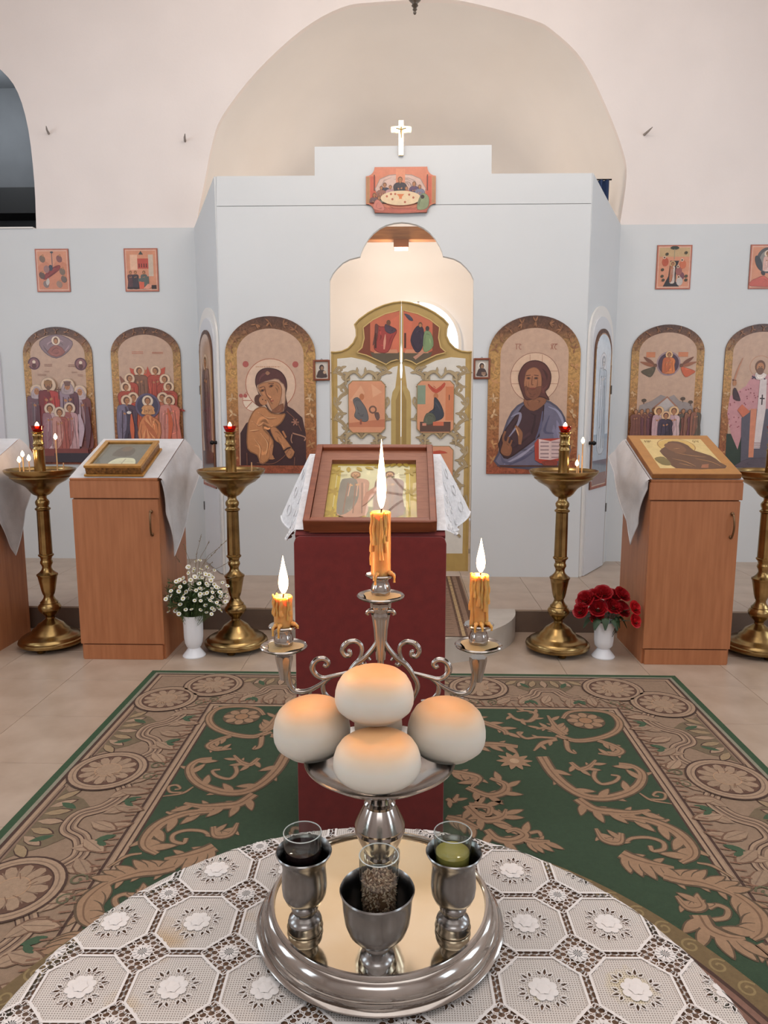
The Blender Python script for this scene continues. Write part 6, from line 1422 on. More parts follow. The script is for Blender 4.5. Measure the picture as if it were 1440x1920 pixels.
# scrolling acanthus of the field, drawn on the right half and mirrored
SCL = S(152, 121, 94); SCD = S(92, 74, 56)
def zr(*pts): return [floor_at(820 + x * 0.4306, 1240 + y * 0.4306) for x, y in pts]
def both(fn):
    fn(lambda P: P, 1); fn(lambda P: [(2 * RX - x, y) for x, y in P], -1)
SCROLLS = [  # traced stems: points, widths, lobe side, lobes
    ([(455, 425), (500, 495), (570, 560), (650, 600), (740, 606), (830, 582), (880, 545), (890, 500), (850, 468), (790, 458)], (0.05, 0.045, 0.03), -1, 5),
    ([(690, 478), (682, 515), (715, 545), (770, 535), (790, 512), (755, 505)], (0.018, 0.018, 0.012), 0, 0),
    ([(610, 610), (680, 655), (760, 668), (850, 672), (925, 660)], (0.045, 0.05, 0.015), 1, 4),
    ([(760, 668), (850, 700), (940, 705), (1010, 702)], (0.03, 0.03, 0.008), -1, 2),
    ([(580, 450), (620, 480), (660, 470), (690, 440)], (0.02, 0.035, 0.01), 1, 3),
    ([(690, 740), (725, 790), (790, 800), (800, 760)], (0.012, 0.035, 0.02), -1, 3),
    ([(800, 690), (920, 705), (1030, 750), (1100, 815), (1110, 860), (1060, 890)], (0.03, 0.055, 0.02), 1, 4),
    ([(820, 800), (850, 782), (920, 780), (980, 800), (985, 830), (940, 838), (925, 815)], (0.014, 0.018, 0.016), 0, 0),
    ([(800, 850), (850, 872), (930, 895), (1030, 912)], (0.055, 0.05, 0.012), 1, 4),
    ([(860, 915), (910, 938), (950, 948)], (0.008, 0.015, 0.006), 0, 0),
    ([(985, 945), (1060, 965), (1140, 975), (1220, 1000), (1290, 1030)], (0.045, 0.05, 0.018), -1, 5),
    ([(1130, 890), (1200, 905), (1290, 960)], (0.008, 0.014, 0.005), 0, 0),
    ([(1040, 1035), (1090, 1085), (1150, 1080), (1130, 1040)], (0.012, 0.04, 0.02), -1, 3),
    ([(1180, 1090), (1215, 1075), (1262, 1095), (1255, 1130), (1200, 1140)], (0.016, 0.018, 0.016), 0, 0),
    ([(1260, 1010), (1340, 1060), (1400, 1120), (1410, 1190), (1370, 1225)], (0.03, 0.055, 0.02), 1, 4),
    ([(1140, 1120), (1180, 1180), (1260, 1215), (1340, 1222)], (0.055, 0.05, 0.012), 1, 4),
    ([(1390, 1250), (1440, 1290), (1500, 1340)], (0.05, 0.05, 0.03), -1, 3),
    ([(880, 585), (930, 615), (1020, 632)], (0.006, 0.014, 0.005), 0, 0),
    ([(930, 612), (985, 612), (990, 588), (955, 580), (940, 595), (965, 600)], (0.01, 0.012, 0.008), 0, 0),
    ([(520, 330), (600, 355), (700, 345), (775, 315), (792, 275), (750, 235), (660, 222), (575, 230), (545, 258)], (0.04, 0.035, 0.02), 0, 0),
    ([(700, 355), (760, 375), (800, 400), (770, 418), (700, 412)], (0.03, 0.035, 0.012), 1, 4),
    ([(560, 330), (520, 300), (480, 245)], (0.03, 0.04, 0.01), 1, 3), ([(540, 330), (480, 300), (430, 305)], (0.02, 0.035, 0.008), 1, 3),
    ([(520, 345), (440, 340), (385, 345), (350, 320), (375, 318)], (0.02, 0.02, 0.008), 1, 2), ([(560, 350), (570, 395), (600, 410), (590, 395)], (0.025, 0.02, 0.008), 0, 0), ([(520, 350), (460, 365), (420, 400)], (0.02, 0.03, 0.008), -1, 2),
    ([(310, 235), (340, 260), (400, 270), (430, 240), (390, 225), (345, 228)], (0.016, 0.03, 0.012), 1, 4),
    ([(60, 240), (150, 258), (230, 285), (290, 310), (300, 330)], (0.02, 0.045, 0.02), -1, 4), ([(60, 375), (160, 372), (260, 372), (350, 382)], (0.02, 0.05, 0.03), 1, 3),
    ([(50, 490), (120, 500), (180, 520), (150, 560)], (0.03, 0.045, 0.015), 1, 4), ([(130, 560), (220, 595), (290, 580), (295, 545), (230, 520)], (0.03, 0.045, 0.02), 1, 4),
    ([(140, 640), (190, 640), (230, 650), (220, 680), (180, 668)], (0.045, 0.03, 0.02), -1, 3), ([(130, 640), (200, 700), (280, 690), (300, 655)], (0.04, 0.045, 0.01), 1, 4), ([(40, 610), (70, 620), (90, 590)], (0.02, 0.03, 0.01), 1, 2),
    ([(40, 690), (100, 705), (180, 740)], (0.03, 0.045, 0.02), 1, 3), ([(215, 745), (260, 785), (330, 795), (380, 770), (340, 745), (300, 755)], (0.03, 0.045, 0.016), 1, 4), ([(380, 790), (430, 800), (490, 795)], (0.03, 0.04, 0.01), 1, 3), ([(400, 760), (440, 755), (455, 780)], (0.016, 0.02, 0.01), 0, 0)]
def draw_scrolls(mp, s_):
    for pts, wd, sd_, lb_ in SCROLLS:
        p.h = H_SCR; P = mp(zr(*pts)); wd = tuple(w_ * 0.78 for w_ in wd)
        if lb_ > 2: p.acanthus(P, tuple(w_ * 0.8 for w_ in wd), SCL, SCD, side=sd_ * s_, lobes=max(2, lb_ - 2), lobe_k=1.05, ink=0.3)
        p.acanthus(P, wd, SCL, SCD, side=sd_ * s_ * -1, lobes=lb_ + (1 if lb_ > 2 else 0), vein=S(118, 90, 68) if max(wd) > 0.025 else None, lobe_k=1.35, ink=0.35)
    p.h = 0.0024; c = mp(zr((645, 268)))[0]
    for r, cc in ((0.088, SCD),): p.ell(*c, r, None, cc, n=24)
    for k in range(8):
        a = 2 * pi * k / 8; p.ell(c[0] + 0.058 * cos(a), c[1] + 0.058 * sin(a), 0.026, 0.020, SCL, a, 12)
    p.ell(*c, 0.036, None, SCD, n=16); p.ell(*c, 0.030, None, S(150, 114, 84), n=16)
    c = mp(zr((335, 445)))[0]
    for k in range(10):
        a = 2 * pi * k / 10; p.leaf(c[0], c[1], a, 0.075, 0.028, SCL)
    p.ell(*c, 0.02, None, S(180, 150, 120), n=10)
both(draw_scrolls)
p.build('pile', carpet_m, rug)

# oval mat under the table
mat = thing('oval_mat', 'oval green mat with a beige rosette rim under the round table', 'rug', (0, 0, 0))
MX, MY, MA, MBv = -0.036, 0.840, 1.10, 1.395
def oval(k, n=96): return [(MX + (MA + k) * cos(2 * pi * i / n), MY + (MBv + k) * sin(2 * pi * i / n)) for i in range(n)]
RZ1 = RZ0 + 0.0125
ov = oval(0); n = len(ov)
MB().add([(x, y, RZ1 - 0.005) for x, y in ov] + [(x, y, RZ1 + 0.012) for x, y in ov], [tuple(range(n - 1, -1, -1)), tuple(range(n, 2 * n))] + [(i, (i + 1) % n, (i + 1) % n + n, i + n) for i in range(n)]).build('backing', M('mat_edge', (92, 72, 54), 0.95), mat)
p = Paint(lambda x, y, h: (x, y, RZ1 + 0.0125 + h), 0.00001)
for k, c in ((0.0, S(112, 92, 62)), (-0.062, DK), (-0.074, S(126, 92, 78)), (-0.092, DK), (-0.100, S(126, 92, 78)), (-0.116, DK), (-0.122, GR)): p.poly(oval(k), c)
for k in range(96):
    a = 2 * pi * k / 96; c0 = (MX + (MA - 0.031) * cos(a), MY + (MBv - 0.031) * sin(a))
    p.stroke([(c0[0] + (0.027 - 0.0019 * q_) * cos(a + q_ * 0.75), c0[1] + (0.027 - 0.0019 * q_) * sin(a + q_ * 0.75)) for q_ in range(12)], 0.006, S(138, 118, 80), 2)
for k in range(22):
    a = 2 * pi * k / 22; c0 = (MX + (MA - 0.27) * cos(a), MY + (MBv - 0.27) * sin(a))
    for q_ in range(6): p.leaf(c0[0], c0[1], a + q_ * 1.05, 0.10, 0.045, S(166, 134, 100) if q_ % 2 else S(150, 104, 82))
p.build('pile', carpet_m, mat)

# ================================================================== ROUND TABLE AND LACE
TX, TY, TR_, TZ0 = -0.036, 0.683, 0.4415, 0.75
tb = thing('round_table', 'round wooden table under the white lace cloth', 'table', (TX, TY, RZ1 + 0.0165))
zf = RZ1 + 0.0165
tablew = wood_mat('table_wood', (128, 98, 76), (112, 84, 64), rough=0.5, scale=(3, 14, 14))
MB().lathe([(0, 0.70 - zf), (TR_ - 0.04, 0.70 - zf), (TR_ - 0.014, 0.712 - zf), (TR_ - 0.009, 0.726 - zf), (TR_ - 0.014, 0.741 - zf), (TR_ - 0.024, 0.7465 - zf), (0, 0.7465 - zf)], 72).build('table_top', tablew, tb, smooth=40)
MB().lathe([(0.05, 0.0), (0.055, 0.05), (0.045, 0.12), (0.06, 0.25), (0.045, 0.4), (0.05, 0.55), (0.09, 0.66 - zf), (0.12, 0.70 - zf)], 24).build('pedestal', tablew, tb, smooth=40)
for k in range(4):
    a = pi / 4 + k * pi / 2
    MB().tube([(0.04 * cos(a), 0.04 * sin(a), 0.14), (0.16 * cos(a), 0.16 * sin(a), 0.10), (0.28 * cos(a), 0.28 * sin(a), 0.03)], [0.03, 0.026, 0.022], 8).build('foot', tablew, tb, smooth=60)

lace = thing('lace_tablecloth', 'white lace tablecloth with octagon panels on the round table', 'tablecloth', (TX, TY, TZ0 - 0.0015))
LA = 0.1128; LROT = radians(1.2); LOX, LOY = 0.17 - TX, 0.8965 - TY
def lmap(u, v, h):
    """flat lace pattern -> cloth lying on the table and falling over its edge in soft folds"""
    x = LOX + u * cos(LROT) - v * sin(LROT); y = LOY + u * sin(LROT) + v * cos(LROT)
    r = hypot(x, y); R0 = TR_ + 0.002
    if r <= R0 - 0.012: return (x, y, h)
    a = atan2(y, x); e = r - (R0 - 0.012)
    b = 0.012
    if e < b * pi / 2:
        q_ = e / b; return ((R0 - b + (b + h) * sin(q_)) * cos(a), (R0 - b + (b + h) * sin(q_)) * sin(a), -b + (b + h) * cos(q_))
    d = e - b * pi / 2
    w_ = 0.16 * d * sin(14 * a) + 0.05 * d
    rr_ = R0 + h + w_ + 0.01 * min(1, d / 0.03)
    return (rr_ * cos(a), rr_ * sin(a), -b - d)
def lace_cell_ok(u, v):
    x = LOX + u; y = LOY + v
    return hypot(x, y) < TR_ + 0.20 and not (y < -0.35 and hypot(x, y) > TR_ + 0.02)
hs = LA / 2; bar = 0.0060; cut = 0.033
class Lace(MB):
    def loop(s, pts, w_, h, mi):
        """closed thread ribbon"""
        n = len(pts); vs = []
        for i in range(n):
            a = pts[i - 1]; b = pts[(i + 1) % n]; dx, dy = b[0] - a[0], b[1] - a[1]; d = hypot(dx, dy) or 1
            vs += [lmap(pts[i][0] - dy / d * w_ / 2, pts[i][1] + dx / d * w_ / 2, h), lmap(pts[i][0] + dy / d * w_ / 2, pts[i][1] - dx / d * w_ / 2, h)]
        s.add(vs, [(2 * i, 2 * i + 1, (2 * i + 3) % (2 * n), (2 * i + 2) % (2 * n)) for i in range(n)], mi)
    def fill(s, loops, h, mi):
        flat = [q_ for l in loops for q_ in l]
        tr = tessellate_polygon([[Vector((q_[0], q_[1], 0)) for q_ in l] for l in loops])
        out = []
        for t_ in tr:
            a, b, c_ = (flat[i] for i in t_)
            out.append(tuple(t_) if (b[0] - a[0]) * (c_[1] - a[1]) - (b[1] - a[1]) * (c_[0] - a[0]) > 0 else tuple(reversed(t_)))
        s.add([lmap(q_[0], q_[1], h) for q_ in flat], out, mi)
    def disc(s, u, v, r, h, mi, n=10, lob=0, amp=0.0):
        pts = [(u + r * (1 + amp * cos(lob * 2 * pi * i / n)) * cos(2 * pi * i / n), v + r * (1 + amp * cos(lob * 2 * pi * i / n)) * sin(2 * pi * i / n)) for i in range(n)]
        s.add([lmap(u, v, h + 0.0006)] + [lmap(a, b, h) for a, b in pts], [(0, 1 + i, 1 + (i + 1) % n) for i in range(n)], mi)
    def leaf(s, u, v, ang, ln, wd, h, mi):
        q_ = lambda t_, k: (u + t_ * ln * cos(ang) - k * wd / 2 * sin(ang), v + t_ * ln * sin(ang) + k * wd / 2 * cos(ang))
        return [q_(0, 0), q_(0.35, -1), q_(0.7, -0.7), q_(1, 0), q_(0.7, 0.7), q_(0.35, 1)]
octo = lambda k=1.0: [(k * x, k * y) for x, y in ((-hs + bar + cut - bar, -hs + bar), (0, -hs + bar), (hs - cut, -hs + bar), (hs - bar, -hs + cut), (hs - bar, 0), (hs - bar, hs - cut), (hs - cut, hs - bar), (0, hs - bar), (-hs + cut, hs - bar), (-hs + bar, hs - cut), (-hs + bar, 0), (-hs + bar, -hs + cut))]
lc = Lace()
for ci in range(-8, 6):
    for cj in range(-8, 6):
        u0, v0 = ci * LA, cj * LA
        if lace_cell_ok(u0, v0):
            oc = [(u0 + x, v0 + y) for x, y in octo()]
            holes = []
            SPR = [(2 * pi * (k + 0.25) / 6, e) for k in range(6) for e in (-1, 0, 1)]
            def spr(a, e): return (u0 + 0.0215 * cos(a + e * 0.17), v0 + 0.0215 * sin(a + e * 0.17), a + e * 0.75, 0.0128 if e == 0 else 0.0098)
            for a, e in SPR:
                x_, y_, aa, ln_ = spr(a, e); holes.append(lc.leaf(x_ + 0.0008 * cos(aa), y_ + 0.0008 * sin(aa), aa, ln_ - 0.0016, 0.0036, 0, 0))
            rc_ = hypot(LOX + u0, LOY + v0)
            if rc_ < TR_ - 0.07: lc.fill([oc] + holes, 0.0005, 0)
            else:                   # panels that bend over the table edge are meshed finely
                ng = 44; st_ = 2 * (hs - bar) / ng; kc = 2 * hs - cut - bar + 0.0006
                for gi in range(ng):
                    for gj in range(ng):
                        x0_, y0_ = -hs + bar + gi * st_, -hs + bar + gj * st_
                        xc_, yc_ = x0_ + st_ / 2, y0_ + st_ / 2
                        if abs(xc_) + abs(yc_) > kc: continue
                        if 0.018 < hypot(xc_, yc_) < 0.036:
                            skip = False
                            for a, e in SPR:
                                x_, y_, aa, ln_ = spr(a, e); dx_, dy_ = u0 + xc_ - x_ - ln_ / 2 * cos(aa), v0 + yc_ - y_ - ln_ / 2 * sin(aa)
                                if ((dx_ * cos(aa) + dy_ * sin(aa)) / (ln_ / 2)) ** 2 + ((-dx_ * sin(aa) + dy_ * cos(aa)) / 0.002) ** 2 < 1: skip = True; break
                            if skip: continue
                        lc.add([lmap(u0 + x0_ + a * st_, v0 + y0_ + b * st_, 0.0005) for a, b in ((0, 0), (1, 0), (1, 1), (0, 1))], [(0, 1, 2, 3)], 0)
            od = []
            for k in range(len(oc)):
                for q_ in range(4): od.append((oc[k][0] + (oc[(k + 1) % len(oc)][0] - oc[k][0]) * q_ / 4, oc[k][1] + (oc[(k + 1) % len(oc)][1] - oc[k][1]) * q_ / 4))
            lc.loop(od, 0.0034, 0.0016, 1)
            for k in range(8):      # petals and leaf outlines of the central spray
                a = 2 * pi * (k + 0.5) / 8
                lc.disc(u0 + 0.0125 * cos(a), v0 + 0.0125 * sin(a), 0.0062, 0.0014 + 0.0002 * (k % 2), 1, 10)
            for a, e in SPR:
                x_, y_, aa, ln_ = spr(a, e); lc.loop(lc.leaf(x_, y_, aa, ln_, 0.0056, 0, 0), 0.0013, 0.0016, 1)
            lc.disc(u0, v0, 0.0085, 0.0022, 1, 12, 6, 0.12)
        # openwork lozenge at the corner between four panels
        cu, cv = u0 + hs, v0 + hs
        if lace_cell_ok(cu, cv):
            lc.disc(cu, cv, 0.0135, 0.0018, 1, 24, 12, 0.08)
            for k in range(12): lc.fill([lc.leaf(cu, cv, 2 * pi * k / 12, 0.0145, 0.0042, 0, 0)], 0.0028, 1)
            for ring, (nn, rad, sz) in enumerate(((12, 0.0188, 0.0042), (16, 0.0262, 0.0044))):
                for k in range(nn):
                    a = 2 * pi * (k + 0.5 * ring) / nn; x, y = rad * cos(a), rad * sin(a)
                    if abs(x) + abs(y) > cut + 0.004: continue
                    lc.loop([(cu + x + sz * cos(2 * pi * q_ / 7) * 1.15, cv + y + sz * sin(2 * pi * q_ / 7)) for q_ in range(7)], 0.0014, 0.0012, 1)
            for e in ((1, 0), (-1, 0), (0, 1), (0, -1)):
                lc.loop([(cu + e[0] * 0.0318 + 0.0045 * cos(2 * pi * q_ / 7), cv + e[1] * 0.0318 + 0.0045 * sin(2 * pi * q_ / 7)) for q_ in range(7)], 0.0014, 0.0012, 1)
        # openwork bars between neighbouring panels
        for (bu, bv, hor) in ((u0 + hs, v0, 0), (u0, v0 + hs, 1)):
            if not lace_cell_ok(bu, bv): continue
            for k in range(-2, 3):
                o_ = k * 0.0098
                for e in (-0.0028, 0.0028):
                    x, y = (bu + o_ + e * 0.6, bv + e) if hor else (bu + e, bv + o_ + e * 0.6)
                    ra, rb = (0.0054, 0.0034) if hor else (0.0034, 0.0054)
                    lc.loop([(x + ra * cos(2 * pi * q_ / 7), y + rb * sin(2 * pi * q_ / 7)) for q_ in range(7)], 0.0012, 0.0011, 1)

def lace_ground():
    """woven net: fine threads with gaps, a few old oil and wax stains"""
    m, nt, b = new_mat('lace_ground'); N, L = nt.nodes, nt.links
    tc = N.new('ShaderNodeTexCoord'); sp = N.new('ShaderNodeSeparateXYZ'); L.new(tc.outputs['Object'], sp.inputs[0])
    def wave(axis):
        mu = N.new('ShaderNodeMath'); mu.operation = 'MULTIPLY'; mu.inputs[1].default_value = 2 * pi / 0.0032
        si = N.new('ShaderNodeMath'); si.operation = 'SINE'
        L.new(sp.outputs[axis], mu.inputs[0]); L.new(mu.outputs[0], si.inputs[0]); return si
    mx = N.new('ShaderNodeMath'); mx.operation = 'MAXIMUM'; L.new(wave('X').outputs[0], mx.inputs[0]); L.new(wave('Y').outputs[0], mx.inputs[1])
    mr = N.new('ShaderNodeMapRange'); mr.inputs['From Min'].default_value = -0.55; mr.inputs['From Max'].default_value = 0.25; mr.inputs['To Min'].default_value = 0.30; mr.inputs['To Max'].default_value = 0.93
    L.new(mx.outputs[0], mr.inputs['Value']); L.new(mr.outputs[0], b.inputs['Alpha'])
    col = None
    base = S(204, 196, 189); prev = None
    for (sx, sy, rad, c) in ((-0.262, 0.187, 0.045, S(190, 160, 120)), (-0.28, 0.08, 0.03, S(200, 176, 140)), (0.215, 0.11, 0.022, S(196, 180, 96)), (0.335, 0.125, 0.035, S(206, 186, 110)), (-0.16, 0.23, 0.025, S(196, 160, 116))):
        ds = N.new('ShaderNodeVectorMath'); ds.operation = 'DISTANCE'; ds.inputs[1].default_value = (sx, sy, 0)
        nz = N.new('ShaderNodeTexNoise'); nz.inputs['Scale'].default_value = 40
        ad = N.new('ShaderNodeVectorMath'); ad.operation = 'MULTIPLY_ADD'; ad.inputs[1].default_value = (0.035,) * 3
        L.new(tc.outputs['Object'], nz.inputs['Vector']); L.new(nz.outputs['Color'], ad.inputs[0]); L.new(tc.outputs['Object'], ad.inputs[2]); L.new(ad.outputs[0], ds.inputs[0])
        m2 = N.new('ShaderNodeMapRange'); m2.inputs['From Min'].default_value = rad * 0.4; m2.inputs['From Max'].default_value = rad; m2.inputs['To Min'].default_value = 0.75; m2.inputs['To Max'].default_value = 0.0
        L.new(ds.outputs['Value'], m2.inputs['Value'])
        mc = N.new('ShaderNodeMix'); mc.data_type = 'RGBA'; mc.inputs['B'].default_value = c
        if prev is None: mc.inputs['A'].default_value = base
        else: L.new(prev.outputs['Result'], mc.inputs['A'])
        L.new(m2.outputs[0], mc.inputs['Factor']); prev = mc
    L.new(prev.outputs['Result'], b.inputs['Base Color'])
    b.inputs['Roughness'].default_value = 0.85
    return m
lc.build('lace_sheet', [lace_ground(), M('lace_thread', (216, 210, 206), 0.8)], lace)

# ================================================================== BLESSING STAND on the table
BX, BY = -0.030, 0.895; BZ = 0.752
PZ = 0.787                              # top of the gilt plate
bs = thing('blessing_stand', 'silver tray stand with a bread dish and three-armed candle holder on the lace', 'stand', (BX, BY, BZ))
MB().lathe([(0.0, 0.001), (0.160, 0.001), (0.166, 0.003), (0.1675, 0.006), (0.164, 0.009), (0.161, 0.0095), (0.162, 0.013), (0.1605, 0.0165), (0.158, 0.017), (0.1575, 0.022), (0.154, 0.029), (0.1505, 0.0335), (0.1485, 0.0345), (0.1485, 0.0375), (0.1465, 0.0405), (0.1435, 0.0405), (0.1425, 0.0375), (0.1425, 0.034), (0.0, 0.034)], 96).build('tray', silver, bs, smooth=50)
MB().lathe([(0.0, 0.0345), (0.1422, 0.0345), (0.1422, 0.0352), (0.0, 0.0354)], 72).build('gilt_plate', plate_gold, bs, smooth=40)
P0 = PZ - BZ + 0.0004
def up(rows, z0=P0): return [(r, z0 + z) for r, z in rows]
MB().lathe(up([(0.0, 0.0), (0.030, 0.0), (0.031, 0.006), (0.026, 0.012), (0.022, 0.018), (0.024, 0.026), (0.020, 0.034), (0.0165, 0.045), (0.0165, 0.056), (0.0195, 0.062), (0.0180, 0.066), (0.022, 0.072), (0.029, 0.086), (0.0325, 0.096), (0.0340, 0.0995), (0.0325, 0.1035), (0.0338, 0.107), (0.031, 0.114), (0.025, 0.127), (0.0205, 0.135), (0.0212, 0.139), (0.018, 0.142), (0.017, 0.151), (0.0185, 0.160), (0.022, 0.168), (0.027, 0.1735), (0.0, 0.176)]), 40).build('stem', silver, bs, smooth=35)
MB().lathe(up([(0.0, 0.172), (0.030, 0.173), (0.058, 0.178), (0.082, 0.188), (0.098, 0.1995), (0.1005, 0.2015), (0.1005, 0.203), (0.098, 0.2035), (0.081, 0.192), (0.057, 0.182), (0.0, 0.177)]), 72).build('bread_dish', silver, bs, smooth=45)
# candle holder behind the dish
CY = 0.090                                # arms' plane, behind the tray centre
MB().lathe(up([(0.0, 0.0), (0.027, 0.0), (0.027, 0.006), (0.021, 0.012), (0.015, 0.022), (0.018, 0.034), (0.020, 0.044), (0.013, 0.058), (0.009, 0.075), (0.011, 0.14), (0.017, 0.160), (0.019, 0.170), (0.012, 0.186), (0.007, 0.20), (0.006, 0.28)]), 24, (0, CY, 0)).build('rear_post', silver, bs, smooth=45)
def aq(zx, zy):      # traced arm point -> stand coordinates in the arms' plane
    px, py = 480 + zx / 3.0, 820 + zy / 3.0
    return ((px - 713) * 0.000762 - 0.0015, CY, 1.1915 - (py - 1112) * 0.000795 - BZ)
def arm(name, pts, wd, mir):
    P = cr([aq(*q_) for q_ in pts], 6)
    if mir: P = [(-0.003 - x, y, z) for x, y, z in P]
    n = len(P); r = []
    for i in range(n):
        t_ = i / (n - 1)
        r.append(0.8 * (wd[0] + (wd[1] - wd[0]) * t_ * 2 if t_ < 0.5 else wd[1] + (wd[2] - wd[1]) * (t_ - 0.5) * 2))
    m = MB().tube(P, r, 10)
    return m
for mir in (0, 1):
    m = arm('', [(700, 1020), (692, 1100), (668, 1170), (615, 1235), (560, 1275), (520, 1330), (490, 1400), (520, 1480)], (0.0035, 0.0055, 0.004), mir)
    m.build('main_arm', silver, bs, smooth=70)
    m = arm('', [(545, 1290), (585, 1235), (592, 1180), (560, 1150), (510, 1158), (484, 1195), (498, 1228), (525, 1225), (524, 1205), (512, 1205)], (0.003, 0.0052, 0.0035), mir); q0 = m.v[-1]
    m.build('upper_scroll', silver, bs, smooth=70)
    m = arm('', [(640, 1255), (622, 1238), (596, 1240), (585, 1262), (600, 1280), (618, 1272)], (0.0025, 0.004, 0.003), mir); m.build('inner_scroll', silver, bs, smooth=70)
    m = arm('', [(530, 1320), (470, 1335), (420, 1348), (370, 1358), (328, 1335), (312, 1295), (335, 1258), (375, 1248), (402, 1268), (392, 1290), (374, 1282)], (0.003, 0.0056, 0.0035), mir); m.build('outer_scroll', silver, bs, smooth=70)
    m = arm('', [(420, 1352), (390, 1372), (345, 1402), (290, 1430), (240, 1438), (200, 1425), (180, 1390), (172, 1340), (165, 1290)], (0.003, 0.005, 0.006), mir); m.build('candle_arm', silver, bs, smooth=70)
    m = arm('', [(400, 1362), (372, 1400), (380, 1448), (420, 1478), (470, 1485)], (0.003, 0.005, 0.003), mir); m.build('lower_scroll', silver, bs, smooth=70)
    m = arm('', [(300, 1428), (292, 1462), (262, 1490), (235, 1485), (238, 1462)], (0.0025, 0.0045, 0.003), mir); m.build('lower_curl', silver, bs, smooth=70)
    m = arm('', [(700, 1060), (690, 1010), (670, 985), (640, 978), (622, 992), (632, 1002)], (0.0035, 0.005, 0.0022), mir); m.build('top_leaf', silver, bs, smooth=70)
MB().lathe([(0.006, 0.34), (0.0075, 0.36), (0.009, 0.385), (0.011, 0.400), (0.0125, 0.408), (0.010, 0.413), (0.0135, 0.418), (0.0135, 0.424)], 16, (-0.0015, CY, 0), wob=lambda a, z: 1 + 0.10 * cos(8 * a)).build('flute', silver, bs, smooth=60)
MB().tube([(-0.0015, CY, 0.22), (-0.0015, CY, 0.352)], 0.0045, 10).build('centre_rod', silver, bs, smooth=70)
for mir in (0, 1):
    q_ = aq(152, 1262); x = q_[0] if not mir else -0.003 - q_[0]
    MB().lathe([(0.006, q_[2] - 0.028), (0.008, q_[2] - 0.016), (0.0115, q_[2] + 0.002), (0.0115, q_[2] + 0.008)], 16, (x, CY, 0), wob=lambda a, z: 1 + 0.10 * cos(8 * a)).build('flute', silver, bs, smooth=60)
hold = MB().lathe([(0.0, 0.0), (0.012, 0.0), (0.026, 0.002), (0.0325, 0.005), (0.0338, 0.007), (0.0325, 0.0085), (0.028, 0.006), (0.012, 0.004), (0.0115, 0.006), (0.0135, 0.011), (0.0142, 0.017), (0.0125, 0.023), (0.0105, 0.028), (0.012, 0.032), (0.019, 0.0345), (0.0215, 0.037), (0.020, 0.0385), (0.0, 0.037)], 32).mesh('candle_cup', silver, smooth=45)
lx = aq(152, 1262); cups = []
for x, z in ((-0.0015, 1.1795 - BZ), (lx[0], 1.104 - BZ), (-0.003 - lx[0], 1.1085 - BZ)):
    obj('candle_cup', hold, bs, (x, CY, z)); cups.append((BX + x, BY + CY, BZ + z + 0.0375))
    w_ = MB().lathe([(0.012, 0.0045), (0.022, 0.006), (0.026, 0.0065), (0.016, 0.0085), (0.0125, 0.0095)], 18, wob=lambda a, z: 1 + 0.18 * sin(3 * a + 1)).mesh('wax_spill', M('spilt_wax', (178, 150, 104), 0.5), smooth=60)
    obj('wax_spill', w_, bs, (x, CY, z))

